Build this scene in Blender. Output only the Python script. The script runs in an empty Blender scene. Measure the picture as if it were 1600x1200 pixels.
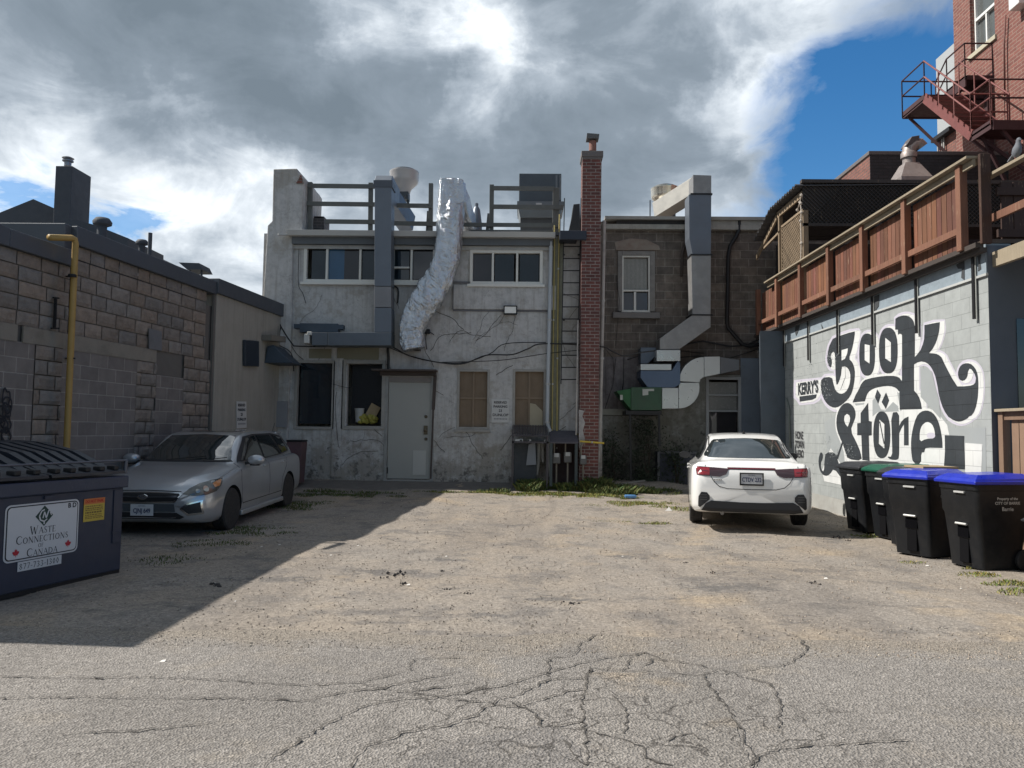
import bpy, bmesh, math, random
from mathutils import Vector, Matrix, Euler
from mathutils.bvhtree import BVHTree
from mathutils.geometry import delaunay_2d_cdt
R = math.radians
random.seed(7)
SC = bpy.context.scene
COL = SC.collection

# ---------------------------------------------------------------- camera
cam_d = bpy.data.cameras.new('camera'); cam = bpy.data.objects.new('camera', cam_d); COL.objects.link(cam)
cam_d.sensor_width = 36; cam_d.lens = 27.0; cam_d.clip_start = 0.05; cam_d.clip_end = 2000
FPX = 1200.0
CAMZ = 1.5
cam.location = (0, 0, CAMZ)
cam_rot = (Matrix.Rotation(math.atan(23 / FPX), 3, 'Z') @ Matrix.Rotation(R(90) + math.atan(72.5 / FPX), 3, 'X')
           @ Matrix.Rotation(0.012, 3, 'Z'))
cam.rotation_euler = cam_rot.to_euler()
SC.camera = cam
# ---------------------------------------------------------------- sun, sky, exposure
TOSUN = Vector((-0.955, 0.06, 1.0)).normalized()
sd = bpy.data.lights.new('sun', 'SUN'); sd.energy = 3.75; sd.angle = R(0.53); sd.color = (1.0, 0.95, 0.88)
sun = bpy.data.objects.new('sun', sd); COL.objects.link(sun)
sun.rotation_euler = (-TOSUN).to_track_quat('-Z', 'Y').to_euler(); sun.location = (-20, 10, 30)
SC.view_settings.view_transform = 'Standard'; SC.view_settings.look = 'None'
SC.view_settings.exposure = 0.78; SC.view_settings.gamma = 1.0
SC.cycles.max_bounces = 6; SC.cycles.use_denoising = True

def make_world():
    w = bpy.data.worlds.new('World'); SC.world = w; w.use_nodes = True
    nt = w.node_tree; nt.nodes.clear()
    N = nt.nodes.new; L = nt.links.new
    out = N('ShaderNodeOutputWorld'); mix = N('ShaderNodeMixShader')
    sky = N('ShaderNodeTexSky'); sky.sky_type = 'NISHITA'; sky.sun_disc = False
    sky.sun_elevation = math.asin(TOSUN.z); sky.sun_rotation = math.atan2(TOSUN.x, TOSUN.y)
    sky.air_density = 1.0; sky.dust_density = 0.3; sky.ozone_density = 2.5
    hs = N('ShaderNodeHueSaturation'); hs.inputs['Saturation'].default_value = 1.35
    bgs = N('ShaderNodeBackground'); bgs.inputs[1].default_value = 0.078
    L(sky.outputs[0], hs.inputs['Color']); L(hs.outputs[0], bgs.inputs[0])
    tc = N('ShaderNodeTexCoord'); sp = N('ShaderNodeSeparateXYZ'); L(tc.outputs['Generated'], sp.inputs[0])
    def m(op, a, b=None, c=None, clamp=False):
        n = N('ShaderNodeMath'); n.operation = op; n.use_clamp = clamp
        for i, v in enumerate((a, b, c)):
            if v is None: continue
            if isinstance(v, (int, float)): n.inputs[i].default_value = v
            else: L(v, n.inputs[i])
        return n.outputs[0]
    def ramp(v, stops):
        n = N('ShaderNodeValToRGB'); e = n.color_ramp.elements
        while len(e) > 1: e.remove(e[0])
        for i, (p, c) in enumerate(stops):
            q = e[0] if i == 0 else e.new(p)
            q.position = p; q.color = (c, c, c, 1) if isinstance(c, (int, float)) else (*c, 1)
        L(v, n.inputs[0]); return n.outputs[0]
    zz = m('MAXIMUM', sp.outputs[2], 0.03)
    zz = m('ADD', zz, 0.06)
    u = m('DIVIDE', sp.outputs[0], zz); v = m('DIVIDE', sp.outputs[1], zz)
    cb = N('ShaderNodeCombineXYZ'); L(m('MULTIPLY', sp.outputs[0], 2.2), cb.inputs[0]); L(m('MULTIPLY', sp.outputs[1], 2.2), cb.inputs[1]); L(m('MULTIPLY', sp.outputs[2], 4.2), cb.inputs[2])
    def noise(scale, detail, rough, off, dist=0.0, sy=1.0):
        mp = N('ShaderNodeMapping'); mp.inputs['Location'].default_value = off
        mp.inputs['Scale'].default_value = (1, sy, 1)
        L(cb.outputs[0], mp.inputs[0])
        n = N('ShaderNodeTexNoise'); n.inputs['Scale'].default_value = scale
        n.inputs['Detail'].default_value = detail; n.inputs['Roughness'].default_value = rough
        n.inputs['Distortion'].default_value = dist
        L(mp.outputs[0], n.inputs['Vector']); return n.outputs['Fac']
    n1 = noise(1.15, 10, 0.56, (3.1, 7.7, 0), 0.25, 1)
    n2 = noise(3.0, 9, 0.60, (11.3, 2.1, 4), 0.5, 1)
    n3 = noise(0.7, 3, 0.5, (5.3, 9.1, 8), 0.0)
    # blue opening on the right: u between about .9 and 3.4
    edge = m('ADD', u, m('MULTIPLY', m('SUBTRACT', n2, 0.5), 1.1))
    edge = m('ADD', edge, m('MULTIPLY', m('SUBTRACT', n1, 0.5), 0.55))
    bd = cam_rot @ Vector(((1345 - 800) / FPX, -(215 - 600) / FPX, -1.0)); bd.normalize()
    dpp = N('ShaderNodeVectorMath'); dpp.operation = 'DOT_PRODUCT'; L(tc.outputs['Generated'], dpp.inputs[0]); dpp.inputs[1].default_value = bd
    mrr = N('ShaderNodeMapRange'); mrr.interpolation_type = 'SMOOTHSTEP'; L(dpp.outputs['Value'], mrr.inputs['Value']); mrr.inputs['From Min'].default_value = math.cos(R(9.0)); mrr.inputs['From Max'].default_value = 1.0; mrr.inputs['To Min'].default_value = 0; mrr.inputs['To Max'].default_value = .42
    edge = m('ADD', edge, mrr.outputs[0])
    edge = m('SUBTRACT', edge, m('MULTIPLY', m('MAXIMUM', m('SUBTRACT', v, 2.0), 0), 0.02))
    cl_r = ramp(m('MULTIPLY_ADD', edge, 0.5, 0.0), [(0.0, 1.0), (0.33, 1.0), (0.40, 0.62), (0.46, 0.2), (0.53, 0.0)])
    back = ramp(m('MULTIPLY', u, 0.1), [(0.40, 0.0), (0.60, 0.8)])
    cl = m('MAXIMUM', cl_r, m('MULTIPLY', back, n1))
    # thin blue rifts low on the left
    dx = m('ABSOLUTE', m('ADD', u, 1.72)); dy = m('ABSOLUTE', m('SUBTRACT', v, 2.95))
    rift = m('SUBTRACT', 1.0, m('ADD', m('MULTIPLY', dx, 1.3), m('MULTIPLY', dy, 0.75)), clamp=True)
    hole = ramp(m('ADD', rift, m('MULTIPLY', m('SUBTRACT', n2, 0.5), 3.2)), [(0.62, 0.0), (0.95, 1.0)])
    hole = m('MULTIPLY', hole, ramp(rift, [(0.0, 0.0), (0.25, 1.0)]))
    cl = m('MULTIPLY', cl, m('SUBTRACT', 1.0, m('MULTIPLY', hole, 0.85)), clamp=True)
    # brightness of the cloud deck: brighter low down and at thin edges
    low = m('MULTIPLY', m('SUBTRACT', v, 1.6), 0.11)
    br = m('MULTIPLY_ADD', n1, 1.4, -0.30)
    br = m('ADD', br, m('MULTIPLY', m('SUBTRACT', n2, 0.5), 1.0))
    br = m('ADD', br, m('MULTIPLY', m('SUBTRACT', n3, 0.5), 0.3))
    br = m('ADD', br, m('MAXIMUM', m('MINIMUM', low, 0.22), -0.03))
    left = m('MULTIPLY', m('SUBTRACT', m('MULTIPLY', u, -1.0), 0.9), 0.12)
    left = m('MULTIPLY', m('MAXIMUM', m('MINIMUM', left, 0.12), 0.0), m('MINIMUM', m('MAXIMUM', m('SUBTRACT', v, 2.2), 0.0), 1.0))
    br = m('ADD', br, left)
    edgeb = m('MULTIPLY', m('MINIMUM', m('MAXIMUM', m('SUBTRACT', u, 0.3), 0.0), 0.6), 0.22)
    br = m('ADD', br, edgeb)
    # individual bright breaks and dark undersides, in fixed compass directions
    nc = N('ShaderNodeTexNoise'); nc.inputs['Scale'].default_value = 5; nc.inputs['Detail'].default_value = 7; nc.inputs['Roughness'].default_value = .62; L(tc.outputs['Generated'], nc.inputs['Vector'])
    wv = N('ShaderNodeVectorMath'); wv.operation = 'MULTIPLY_ADD'; L(nc.outputs['Color'], wv.inputs[0]); wv.inputs[1].default_value = (.34, .34, .34)
    sb = N('ShaderNodeVectorMath'); sb.operation = 'SUBTRACT'; L(tc.outputs['Generated'], sb.inputs[0]); sb.inputs[1].default_value = (.17, .17, .17); L(sb.outputs[0], wv.inputs[2])
    nv = N('ShaderNodeVectorMath'); nv.operation = 'NORMALIZE'; L(wv.outputs[0], nv.inputs[0])
    for bx, by, rad, amp in ((40, 300, 150, .20), (230, 275, 150, .24), (370, 370, 110, .20), (300, 310, 90, .10), (742, 25, 85, .34), (597, 112, 90, .28), (790, 120, 75, .28), (707, 250, 85, .26), (640, 330, 80, .16), (380, 225, 60, .12), (1190, 60, 120, .22), (1235, 230, 80, .34), (1130, 290, 90, .18), (1340, 20, 90, .22), (950, 60, 90, .12),
                             (450, 50, 150, -.14), (310, 160, 130, -.13), (655, 195, 75, -.13), (530, 250, 80, -.08), (250, 30, 150, -.10), (1000, 190, 130, -.13), (1080, 100, 80, -.08), (870, 260, 90, -.08), (0, 0, 300, .7)):
        d = cam_rot @ Vector(((bx - 800) / FPX, -(by - 600) / FPX, -1.0)); d = Vector((-.40, .40, .80)) if bx == 0 else d; d.normalize(); c0 = math.cos(math.atan(rad / FPX))
        dp = N('ShaderNodeVectorMath'); dp.operation = 'DOT_PRODUCT'; L(nv.outputs[0], dp.inputs[0]); dp.inputs[1].default_value = d
        mr = N('ShaderNodeMapRange'); mr.interpolation_type = 'SMOOTHSTEP'; L(dp.outputs['Value'], mr.inputs['Value']); mr.inputs['From Min'].default_value = 1 - (1 - c0) * 2.4; mr.inputs['From Max'].default_value = 1.0; mr.inputs['To Min'].default_value = 0; mr.inputs['To Max'].default_value = amp * (.52 if amp > 0 else 1.0)
        br = m('ADD', br, mr.outputs[0])
    colr = ramp(br, [(0.0, (0.115, 0.145, 0.175)), (0.34, (0.165, 0.20, 0.238)), (0.54, (0.27, 0.31, 0.355)),
                     (0.72, (0.46, 0.50, 0.54)), (0.9, (0.72, 0.75, 0.78)), (1.0, (0.95, 0.97, 1.0))])
    bgc = N('ShaderNodeBackground'); L(colr, bgc.inputs[0]); bgc.inputs[1].default_value = 1.0
    L(cl, mix.inputs[0]); L(bgs.outputs[0], mix.inputs[1]); L(bgc.outputs[0], mix.inputs[2])
    L(mix.outputs[0], out.inputs[0])
make_world()

# ---------------------------------------------------------------- measuring: where a point of the photo lies on a real plane
def ray(x, y):
    d = cam_rot @ Vector(((x - 800) / FPX, -(y - 600) / FPX, -1.0)); return d
def onY(x, y, Y):
    d = ray(x, y); return Vector((0, 0, CAMZ)) + d * (Y / d.y)
def onX(x, y, X):
    d = ray(x, y); return Vector((0, 0, CAMZ)) + d * (X / d.x)
def onP(x, y, p, n):
    d = ray(x, y); o = Vector((0, 0, CAMZ)); t = (Vector(p) - o).dot(Vector(n)) / d.dot(Vector(n)); return o + d * t
def sm(t): t = min(1, max(0, t)); return t * t * (3 - 2 * t)
def interp(xs, ys, x):
    if x <= xs[0]: return ys[0]
    for i in range(len(xs) - 1):
        if x <= xs[i + 1]:
            t = (x - xs[i]) / (xs[i + 1] - xs[i]); return ys[i] * (1 - t) + ys[i + 1] * t
    return ys[-1]
def gz(x, y):
    b = interp([9, 11.5, 13.5, 15.5, 16.8, 17.5], [0, .03, .08, .15, .20, .33], y)
    return b * (1 - .78 * sm((x - 3.2) / 1.8))
def onG(x, y):
    z = 0.0
    for _ in range(12):
        d = ray(x, y); t = (z - CAMZ) / d.z; p = Vector((0, 0, CAMZ)) + d * t
        z = gz(p.x, p.y)
    return Vector((p.x, p.y, z))

# ---------------------------------------------------------------- objects
def tag(o, label=None, cat=None, group=None, kind=None):
    if label: o['label'] = label
    if cat: o['category'] = cat
    if group: o['group'] = group
    if kind: o['kind'] = kind
    return o
def thing(name, label, cat, loc=(0, 0, 0), rotz=0.0, group=None, kind=None):
    o = bpy.data.objects.new(name, None); COL.objects.link(o)
    o.location = loc; o.rotation_euler = (0, 0, rotz); o.empty_display_size = .2
    return tag(o, label, cat, group, kind)
def origin_of(o):
    v = Vector((0, 0, 0))
    while o is not None:
        v += o.location; o = o.parent
    return v
class MB:
    def __init__(s): s.v = []; s.f = []; s.c = []
    def add(s, vs, fs, col=None):
        n = len(s.v); s.v += [Vector(v) for v in vs]
        for f in fs: s.f.append([n + i for i in f]); s.c.append(col)
        return s
    def box(s, a, b, col=None, M=None):
        x0, x1 = sorted((a[0], b[0])); y0, y1 = sorted((a[1], b[1])); z0, z1 = sorted((a[2], b[2]))
        vs = [(x, y, z) for z in (z0, z1) for y in (y0, y1) for x in (x0, x1)]
        vs = [Vector(v) for v in vs]
        if M is not None: vs = [M @ v for v in vs]
        return s.add(vs, [(0, 2, 3, 1), (4, 5, 7, 6), (0, 1, 5, 4), (2, 6, 7, 3), (0, 4, 6, 2), (1, 3, 7, 5)], col)
    def bar(s, p, q, w, h=None, up=(0, 0, 1), col=None):
        p = Vector(p); q = Vector(q); h = h or w; d = (q - p).normalized(); up = Vector(up)
        if abs(d.dot(up)) > .95: up = Vector((0, 1, 0)) if abs(d.y) < .9 else Vector((1, 0, 0))
        a = d.cross(up).normalized(); b = a.cross(d).normalized()
        vs = [r + a * i * w / 2 + b * j * h / 2 for r in (p, q) for i, j in ((-1, -1), (1, -1), (1, 1), (-1, 1))]
        return s.add(vs, [(0, 3, 2, 1), (4, 5, 6, 7), (0, 1, 5, 4), (1, 2, 6, 5), (2, 3, 7, 6), (3, 0, 4, 7)], col)
    def prism(s, poly, off, col=None):
        """poly: list of points in a plane, off: extrusion vector"""
        n = len(poly); off = Vector(off); ps = [Vector(p) for p in poly]
        return s.add(ps + [p + off for p in ps], [list(range(n))[::-1], list(range(n, 2 * n))] +
                     [(i, (i + 1) % n, n + (i + 1) % n, n + i) for i in range(n)], col)
    def ring(s, rings, closed=True, cap=True, col=None):
        n = len(rings[0]); vs = [v for r in rings for v in r]; fs = []
        for i in range(len(rings) - 1):
            for j in range(n if closed else n - 1):
                k = (j + 1) % n
                fs.append((i * n + j, i * n + k, (i + 1) * n + k, (i + 1) * n + j))
        if cap: fs += [list(range(n))[::-1], [(len(rings) - 1) * n + j for j in range(n)]]
        return s.add(vs, fs, col)
    def tube(s, pts, r, n=8, cap=True, col=None):
        pts = [Vector(p) for p in pts]; rings = []
        d0 = (pts[1] - pts[0]).normalized(); up = Vector((0, 0, 1)) if abs(d0.z) < .9 else Vector((0, 1, 0))
        a = d0.cross(up).normalized()
        for i, p in enumerate(pts):
            d = ((pts[min(i + 1, len(pts) - 1)] - pts[max(i - 1, 0)])).normalized()
            a = (a - d * a.dot(d)).normalized(); b = d.cross(a)
            rr = r[i] if isinstance(r, (list, tuple)) else r
            rings.append([p + (a * math.cos(t) + b * math.sin(t)) * rr for t in [2 * math.pi * k / n for k in range(n)]])
        return s.ring(rings, True, cap, col)
    def lathe(s, prof, c, n=24, axis='Z', M=None, col=None):
        rings = []
        for r, h in prof:
            rg = []
            for k in range(n):
                t = 2 * math.pi * k / n; x, y = r * math.cos(t), r * math.sin(t)
                v = {'Z': Vector((x, y, h)), 'X': Vector((h, x, y)), 'Y': Vector((x, h, y))}[axis]
                if M is not None: v = M @ v
                rg.append(v + Vector(c))
            rings.append(rg)
        return s.ring(rings, True, True, col)
    def build(s, name, mat, parent=None, smooth=False, bevel=0, local=False, label=None, mods=None, cat=None, kind=None, group=None, split=None):
        me = bpy.data.meshes.new(name)
        vs = s.v
        if parent is not None and not local:
            o0 = origin_of(parent); vs = [v - o0 for v in vs]
        me.from_pydata([tuple(v) for v in vs], [], s.f)
        bm = bmesh.new(); bm.from_mesh(me); bmesh.ops.recalc_face_normals(bm, faces=bm.faces); bm.to_mesh(me); bm.free()
        if any(c is not None for c in s.c):
            at = me.color_attributes.new('Col', 'FLOAT_COLOR', 'CORNER')
            for p in me.polygons:
                c = s.c[p.index] or (1, 1, 1)
                c = (*c, 1) if not isinstance(c, (int, float)) else (c, c, c, 1)
                for li in p.loop_indices: at.data[li].color = c
        if smooth:
            for p in me.polygons: p.use_smooth = True
        o = bpy.data.objects.new(name, me); COL.objects.link(o)
        for mm in (mat if isinstance(mat, (list, tuple)) else [mat]): me.materials.append(mm)
        if parent is not None: o.parent = parent
        if bevel:
            b = o.modifiers.new('bevel', 'BEVEL'); b.width = bevel; b.segments = 2; b.limit_method = 'ANGLE'; b.angle_limit = R(40)
        if split:
            e = o.modifiers.new('split', 'EDGE_SPLIT'); e.split_angle = R(split)
        return tag(o, label, cat, group, kind)

# ---------------------------------------------------------------- materials
MATS = {}
def nodes(name):
    m = bpy.data.materials.new(name); m.use_nodes = True; nt = m.node_tree
    return m, nt, nt.nodes['Principled BSDF']
def mth(nt, op, a, b=None, c=None, clamp=False):
    n = nt.nodes.new('ShaderNodeMath'); n.operation = op; n.use_clamp = clamp
    for i, v in enumerate((a, b, c)):
        if v is None: continue
        if isinstance(v, (int, float)): n.inputs[i].default_value = v
        else: nt.links.new(v, n.inputs[i])
    return n.outputs[0]
def nz(nt, scale, detail=5, rough=.55, vec=None, mapscale=None, dist=0, loc=None):
    n = nt.nodes.new('ShaderNodeTexNoise'); n.inputs['Scale'].default_value = scale
    n.inputs['Detail'].default_value = detail; n.inputs['Roughness'].default_value = rough; n.inputs['Distortion'].default_value = dist
    if vec is None:
        tc = nt.nodes.new('ShaderNodeTexCoord'); vec = tc.outputs['Object']
    if mapscale or loc:
        mp = nt.nodes.new('ShaderNodeMapping')
        if mapscale: mp.inputs['Scale'].default_value = mapscale
        if loc: mp.inputs['Location'].default_value = loc
        nt.links.new(vec, mp.inputs[0]); vec = mp.outputs[0]
    nt.links.new(vec, n.inputs['Vector']); return n.outputs['Fac']
def rmp(nt, v, stops):
    n = nt.nodes.new('ShaderNodeValToRGB'); e = n.color_ramp.elements
    while len(e) > 1: e.remove(e[0])
    for i, (p, c) in enumerate(stops):
        q = e[0] if i == 0 else e.new(p)
        q.position = p; q.color = (c, c, c, 1) if isinstance(c, (int, float)) else (*c, 1)
    nt.links.new(v, n.inputs[0]); return n.outputs[0]
def mixc(nt, f, a, b, mode='MIX'):
    n = nt.nodes.new('ShaderNodeMix'); n.data_type = 'RGBA'; n.blend_type = mode
    for k, v in ((0, f), (6, a), (7, b)):
        if isinstance(v, (int, float)): n.inputs[k].default_value = v
        elif isinstance(v, tuple): n.inputs[k].default_value = (*v, 1) if len(v) == 3 else v
        else: nt.links.new(v, n.inputs[k])
    return n.outputs[2]
def bump(nt, bs, h, strength=.3, dist=.01, prev=None):
    b = nt.nodes.new('ShaderNodeBump'); b.inputs['Strength'].default_value = strength; b.inputs['Distance'].default_value = dist
    nt.links.new(h, b.inputs['Height'])
    if prev: nt.links.new(prev, b.inputs['Normal'])
    nt.links.new(b.outputs[0], bs.inputs['Normal']); return b.outputs[0]
def pm(name, col, rough=.7, metal=0.0, var=.18, vs=2.5, bmp=.25, bs=45, dirt=0.0, dirtcol=(.05, .045, .04), streak=0.0, coat=0.0, attr=False, spec=.5):
    if name in MATS: return MATS[name]
    m, nt, p = nodes(name)
    f = nz(nt, vs, 6, .6)
    c = mixc(nt, f, tuple(x * (1 - var) for x in col), tuple(min(1, x * (1 + var)) for x in col))
    if attr:
        a = nt.nodes.new('ShaderNodeVertexColor'); a.layer_name = 'Col'; c = mixc(nt, 1.0, c, a.outputs[0], 'MULTIPLY')
    if dirt:
        d = rmp(nt, nz(nt, vs * 1.7, 8, .68, loc=(5, 3, 9)), [(.5 - .12 * dirt, 0.0), (.72, min(1.0, .9 * dirt + .1))])
        c = mixc(nt, d, c, dirtcol)
    if streak:
        d = rmp(nt, nz(nt, 6, 5, .6, mapscale=(2.2, 2.2, .16), loc=(2, 8, 1)), [(.48, 0.0), (.75, streak)])
        c = mixc(nt, d, c, tuple(x * .45 for x in col))
    nt.links.new(c, p.inputs['Base Color'])
    r = rmp(nt, nz(nt, vs * 3, 4, .6, loc=(1, 1, 4)), [(.3, max(0, rough - .1)), (.7, min(1, rough + .08))])
    nt.links.new(r, p.inputs['Roughness'])
    p.inputs['Metallic'].default_value = metal; p.inputs['Coat Weight'].default_value = coat
    p.inputs['Specular IOR Level'].default_value = spec
    if bmp: bump(nt, p, nz(nt, bs, 5, .6), bmp, .01)
    MATS[name] = m; return m
def plain(name, col, rough=.5, metal=0.0, coat=0.0, spec=.5, emit=0):
    if name in MATS: return MATS[name]
    m, nt, p = nodes(name)
    f = nz(nt, 14, 3, .5)
    c = mixc(nt, f, tuple(x * .93 for x in col), tuple(min(1, x * 1.06) for x in col))
    nt.links.new(c, p.inputs['Base Color']); p.inputs['Roughness'].default_value = rough
    p.inputs['Metallic'].default_value = metal; p.inputs['Coat Weight'].default_value = coat; p.inputs['Coat Roughness'].default_value = .04
    p.inputs['Specular IOR Level'].default_value = spec
    MATS[name] = m; return m
def swz(nt, mode):
    tc = nt.nodes.new('ShaderNodeTexCoord'); sp = nt.nodes.new('ShaderNodeSeparateXYZ'); nt.links.new(tc.outputs['Object'], sp.inputs[0])
    cb = nt.nodes.new('ShaderNodeCombineXYZ')
    a = {'XZ': 0, 'YZ': 1}.get(mode[:2], 0)
    if mode == 'ANY':
        nt.links.new(mth(nt, 'ADD', sp.outputs[0], sp.outputs[1]), cb.inputs[0])
    else: nt.links.new(sp.outputs[a], cb.inputs[0])
    nt.links.new(sp.outputs[2], cb.inputs[1]); return cb.outputs[0]
def brick(name, c1, c2, mortar, bw, bh, ms, mode='XZ', bmp=.6, rough=.85, dirt=0.0, dirtcol=(.05, .045, .04), mixn=.3, offz=0.0, streak=0, bias=0.0, rockbump=0.0):
    if name in MATS: return MATS[name]
    m, nt, p = nodes(name)
    vec = swz(nt, mode)
    mp = nt.nodes.new('ShaderNodeMapping'); mp.inputs['Location'].default_value = (.13, offz, 0); nt.links.new(vec, mp.inputs[0])
    b = nt.nodes.new('ShaderNodeTexBrick'); nt.links.new(mp.outputs[0], b.inputs['Vector'])
    b.inputs['Scale'].default_value = 1.0; b.inputs['Brick Width'].default_value = bw; b.inputs['Row Height'].default_value = bh
    b.inputs['Mortar Size'].default_value = ms; b.inputs['Mortar Smooth'].default_value = .2; b.inputs['Bias'].default_value = bias
    for k, c in (('Color1', c1), ('Color2', c2), ('Mortar', mortar)): b.inputs[k].default_value = (*c, 1)
    c = b.outputs['Color']
    f = nz(nt, 5, 7, .65)
    c = mixc(nt, mixn, c, rmp(nt, f, [(.3, .35), (.7, 1.35)]), 'MULTIPLY') if mixn else c
    if dirt:
        d = rmp(nt, nz(nt, 1.3, 8, .7, loc=(7, 3, 2)), [(.52 - .12 * dirt, 0.0), (.74, min(1.0, dirt))])
        c = mixc(nt, d, c, dirtcol)
    if streak:
        d = rmp(nt, nz(nt, 6, 5, .6, mapscale=(1.8, 1.8, .14), loc=(2, 8, 1)), [(.5, 0.0), (.75, streak)])
        c = mixc(nt, d, c, tuple(x * .35 for x in c1))
    nt.links.new(c, p.inputs['Base Color']); p.inputs['Roughness'].default_value = rough
    h = mth(nt, 'SUBTRACT', 1.0, b.outputs['Fac'])
    n1 = bump(nt, p, h, bmp, .012)
    n2 = bump(nt, p, nz(nt, 60, 5, .65), .35, .006, n1)
    if rockbump: bump(nt, p, nz(nt, 9, 7, .6), rockbump, .05, n2)
    MATS[name] = m; return m

def text_on(s, size, mat, M, parent, name, extrude=.001, local=False, sx=1.0, label=None, align='CENTER', bold=0.0, space=1.0):
    cu = bpy.data.curves.new(name, 'FONT'); cu.body = s; cu.size = size; cu.align_x = align; cu.align_y = 'CENTER'
    cu.extrude = extrude; cu.offset = bold; cu.resolution_u = 3; cu.space_character = space
    t = bpy.data.objects.new('tmp', cu); COL.objects.link(t)
    dg = bpy.context.evaluated_depsgraph_get(); dg.update()
    me = bpy.data.meshes.new_from_object(t.evaluated_get(dg)); bpy.data.objects.remove(t); bpy.data.curves.remove(cu)
    off = Vector((0, 0, 0)) if (local or parent is None) else origin_of(parent)
    for v in me.vertices:
        c = v.co.copy(); c.x *= sx; v.co = (M @ c) - off
    me.materials.clear(); me.materials.append(mat); me.name = name
    o = bpy.data.objects.new(name, me); COL.objects.link(o)
    if parent is not None: o.parent = parent
    return tag(o, label)
def frame_M(p, right, up):
    r = Vector(right).normalized(); n = r.cross(Vector(up)).normalized(); u = n.cross(r)
    M = Matrix((r, u, n)).transposed().to_4x4(); M.translation = Vector(p); return M
# ================================================================ ground and road
def ground_mat():
    m, nt, p = nodes('gravel_lot')
    fine = nz(nt, 95, 3, .7); mid = nz(nt, 14, 6, .65); big = nz(nt, .55, 5, .6, loc=(3, 1, 0)); pat = nz(nt, 1.6, 6, .62, loc=(9, 4, 0))
    c = mixc(nt, rmp(nt, big, [(.38, 0.0), (.62, 1.0)]), (.270, .232, .190), (.245, .220, .192))
    c = mixc(nt, rmp(nt, pat, [(.52, 0.0), (.64, .75)]), c, (.155, .143, .132))
    c = mixc(nt, rmp(nt, nz(nt, .9, 5, .6, loc=(1, 12, 3)), [(.55, 0.0), (.7, .8)]), c, (.33, .265, .19))
    c = mixc(nt, rmp(nt, nz(nt, 1.0, 5, .6, mapscale=(1.5, .22, 1), loc=(4, 8, 2)), [(.50, 0.0), (.60, .5)]), c, (.17, .152, .135))
    c = mixc(nt, rmp(nt, nz(nt, 2.2, 7, .7, mapscale=(.5, 1, 1), loc=(14, 3, 2)), [(.58, 0.0), (.64, .7)]), c, (.13, .12, .112))
    tg = nt.nodes.new('ShaderNodeTexCoord')
    for qx, qy, rx, ry in ((615, 893, .75, .30), (700, 875, .5, .2), (1120, 918, .65, .35), (870, 935, .5, .35), (430, 905, .8, .3), (980, 870, .5, .25), (760, 960, .7, .18), (1300, 842, .4, .3)):
        q = onG(qx, qy); mp = nt.nodes.new('ShaderNodeMapping'); mp.inputs['Location'].default_value = (-q.x / rx, -q.y / ry, 0); mp.inputs['Scale'].default_value = (1 / rx, 1 / ry, 0); nt.links.new(tg.outputs['Object'], mp.inputs[0])
        ln = nt.nodes.new('ShaderNodeVectorMath'); ln.operation = 'LENGTH'; nt.links.new(mp.outputs[0], ln.inputs[0])
        k = mth(nt, 'ADD', mth(nt, 'SUBTRACT', 1.0, ln.outputs['Value']), mth(nt, 'MULTIPLY', mth(nt, 'SUBTRACT', nz(nt, 6, 7, .72, loc=(q.x, q.y, 0)), .5), 3.4))
        c = mixc(nt, rmp(nt, k, [(.45, 0.0), (.75, .8)]), c, (.125, .117, .11))
    c = mixc(nt, .7, c, rmp(nt, mid, [(.3, .78), (.7, 1.22)]), 'MULTIPLY')
    v = nt.nodes.new('ShaderNodeTexVoronoi'); v.inputs['Scale'].default_value = 55
    tc = nt.nodes.new('ShaderNodeTexCoord'); nt.links.new(tc.outputs['Object'], v.inputs['Vector'])
    c = mixc(nt, .45, c, rmp(nt, v.outputs['Color'], [(.1, .5), (.5, 1.0), (.95, 1.6)]), 'MULTIPLY')
    c = mixc(nt, .8, c, rmp(nt, fine, [(.3, .7), (.7, 1.3)]), 'MULTIPLY')
    nt.links.new(c, p.inputs['Base Color']); p.inputs['Roughness'].default_value = .95; p.inputs['Specular IOR Level'].default_value = .2
    b1 = bump(nt, p, v.outputs['Distance'], .35, .012); b2 = bump(nt, p, fine, .4, .01, b1); bump(nt, p, nz(nt, 5, 6, .6), .4, .04, b2)
    return m
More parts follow.
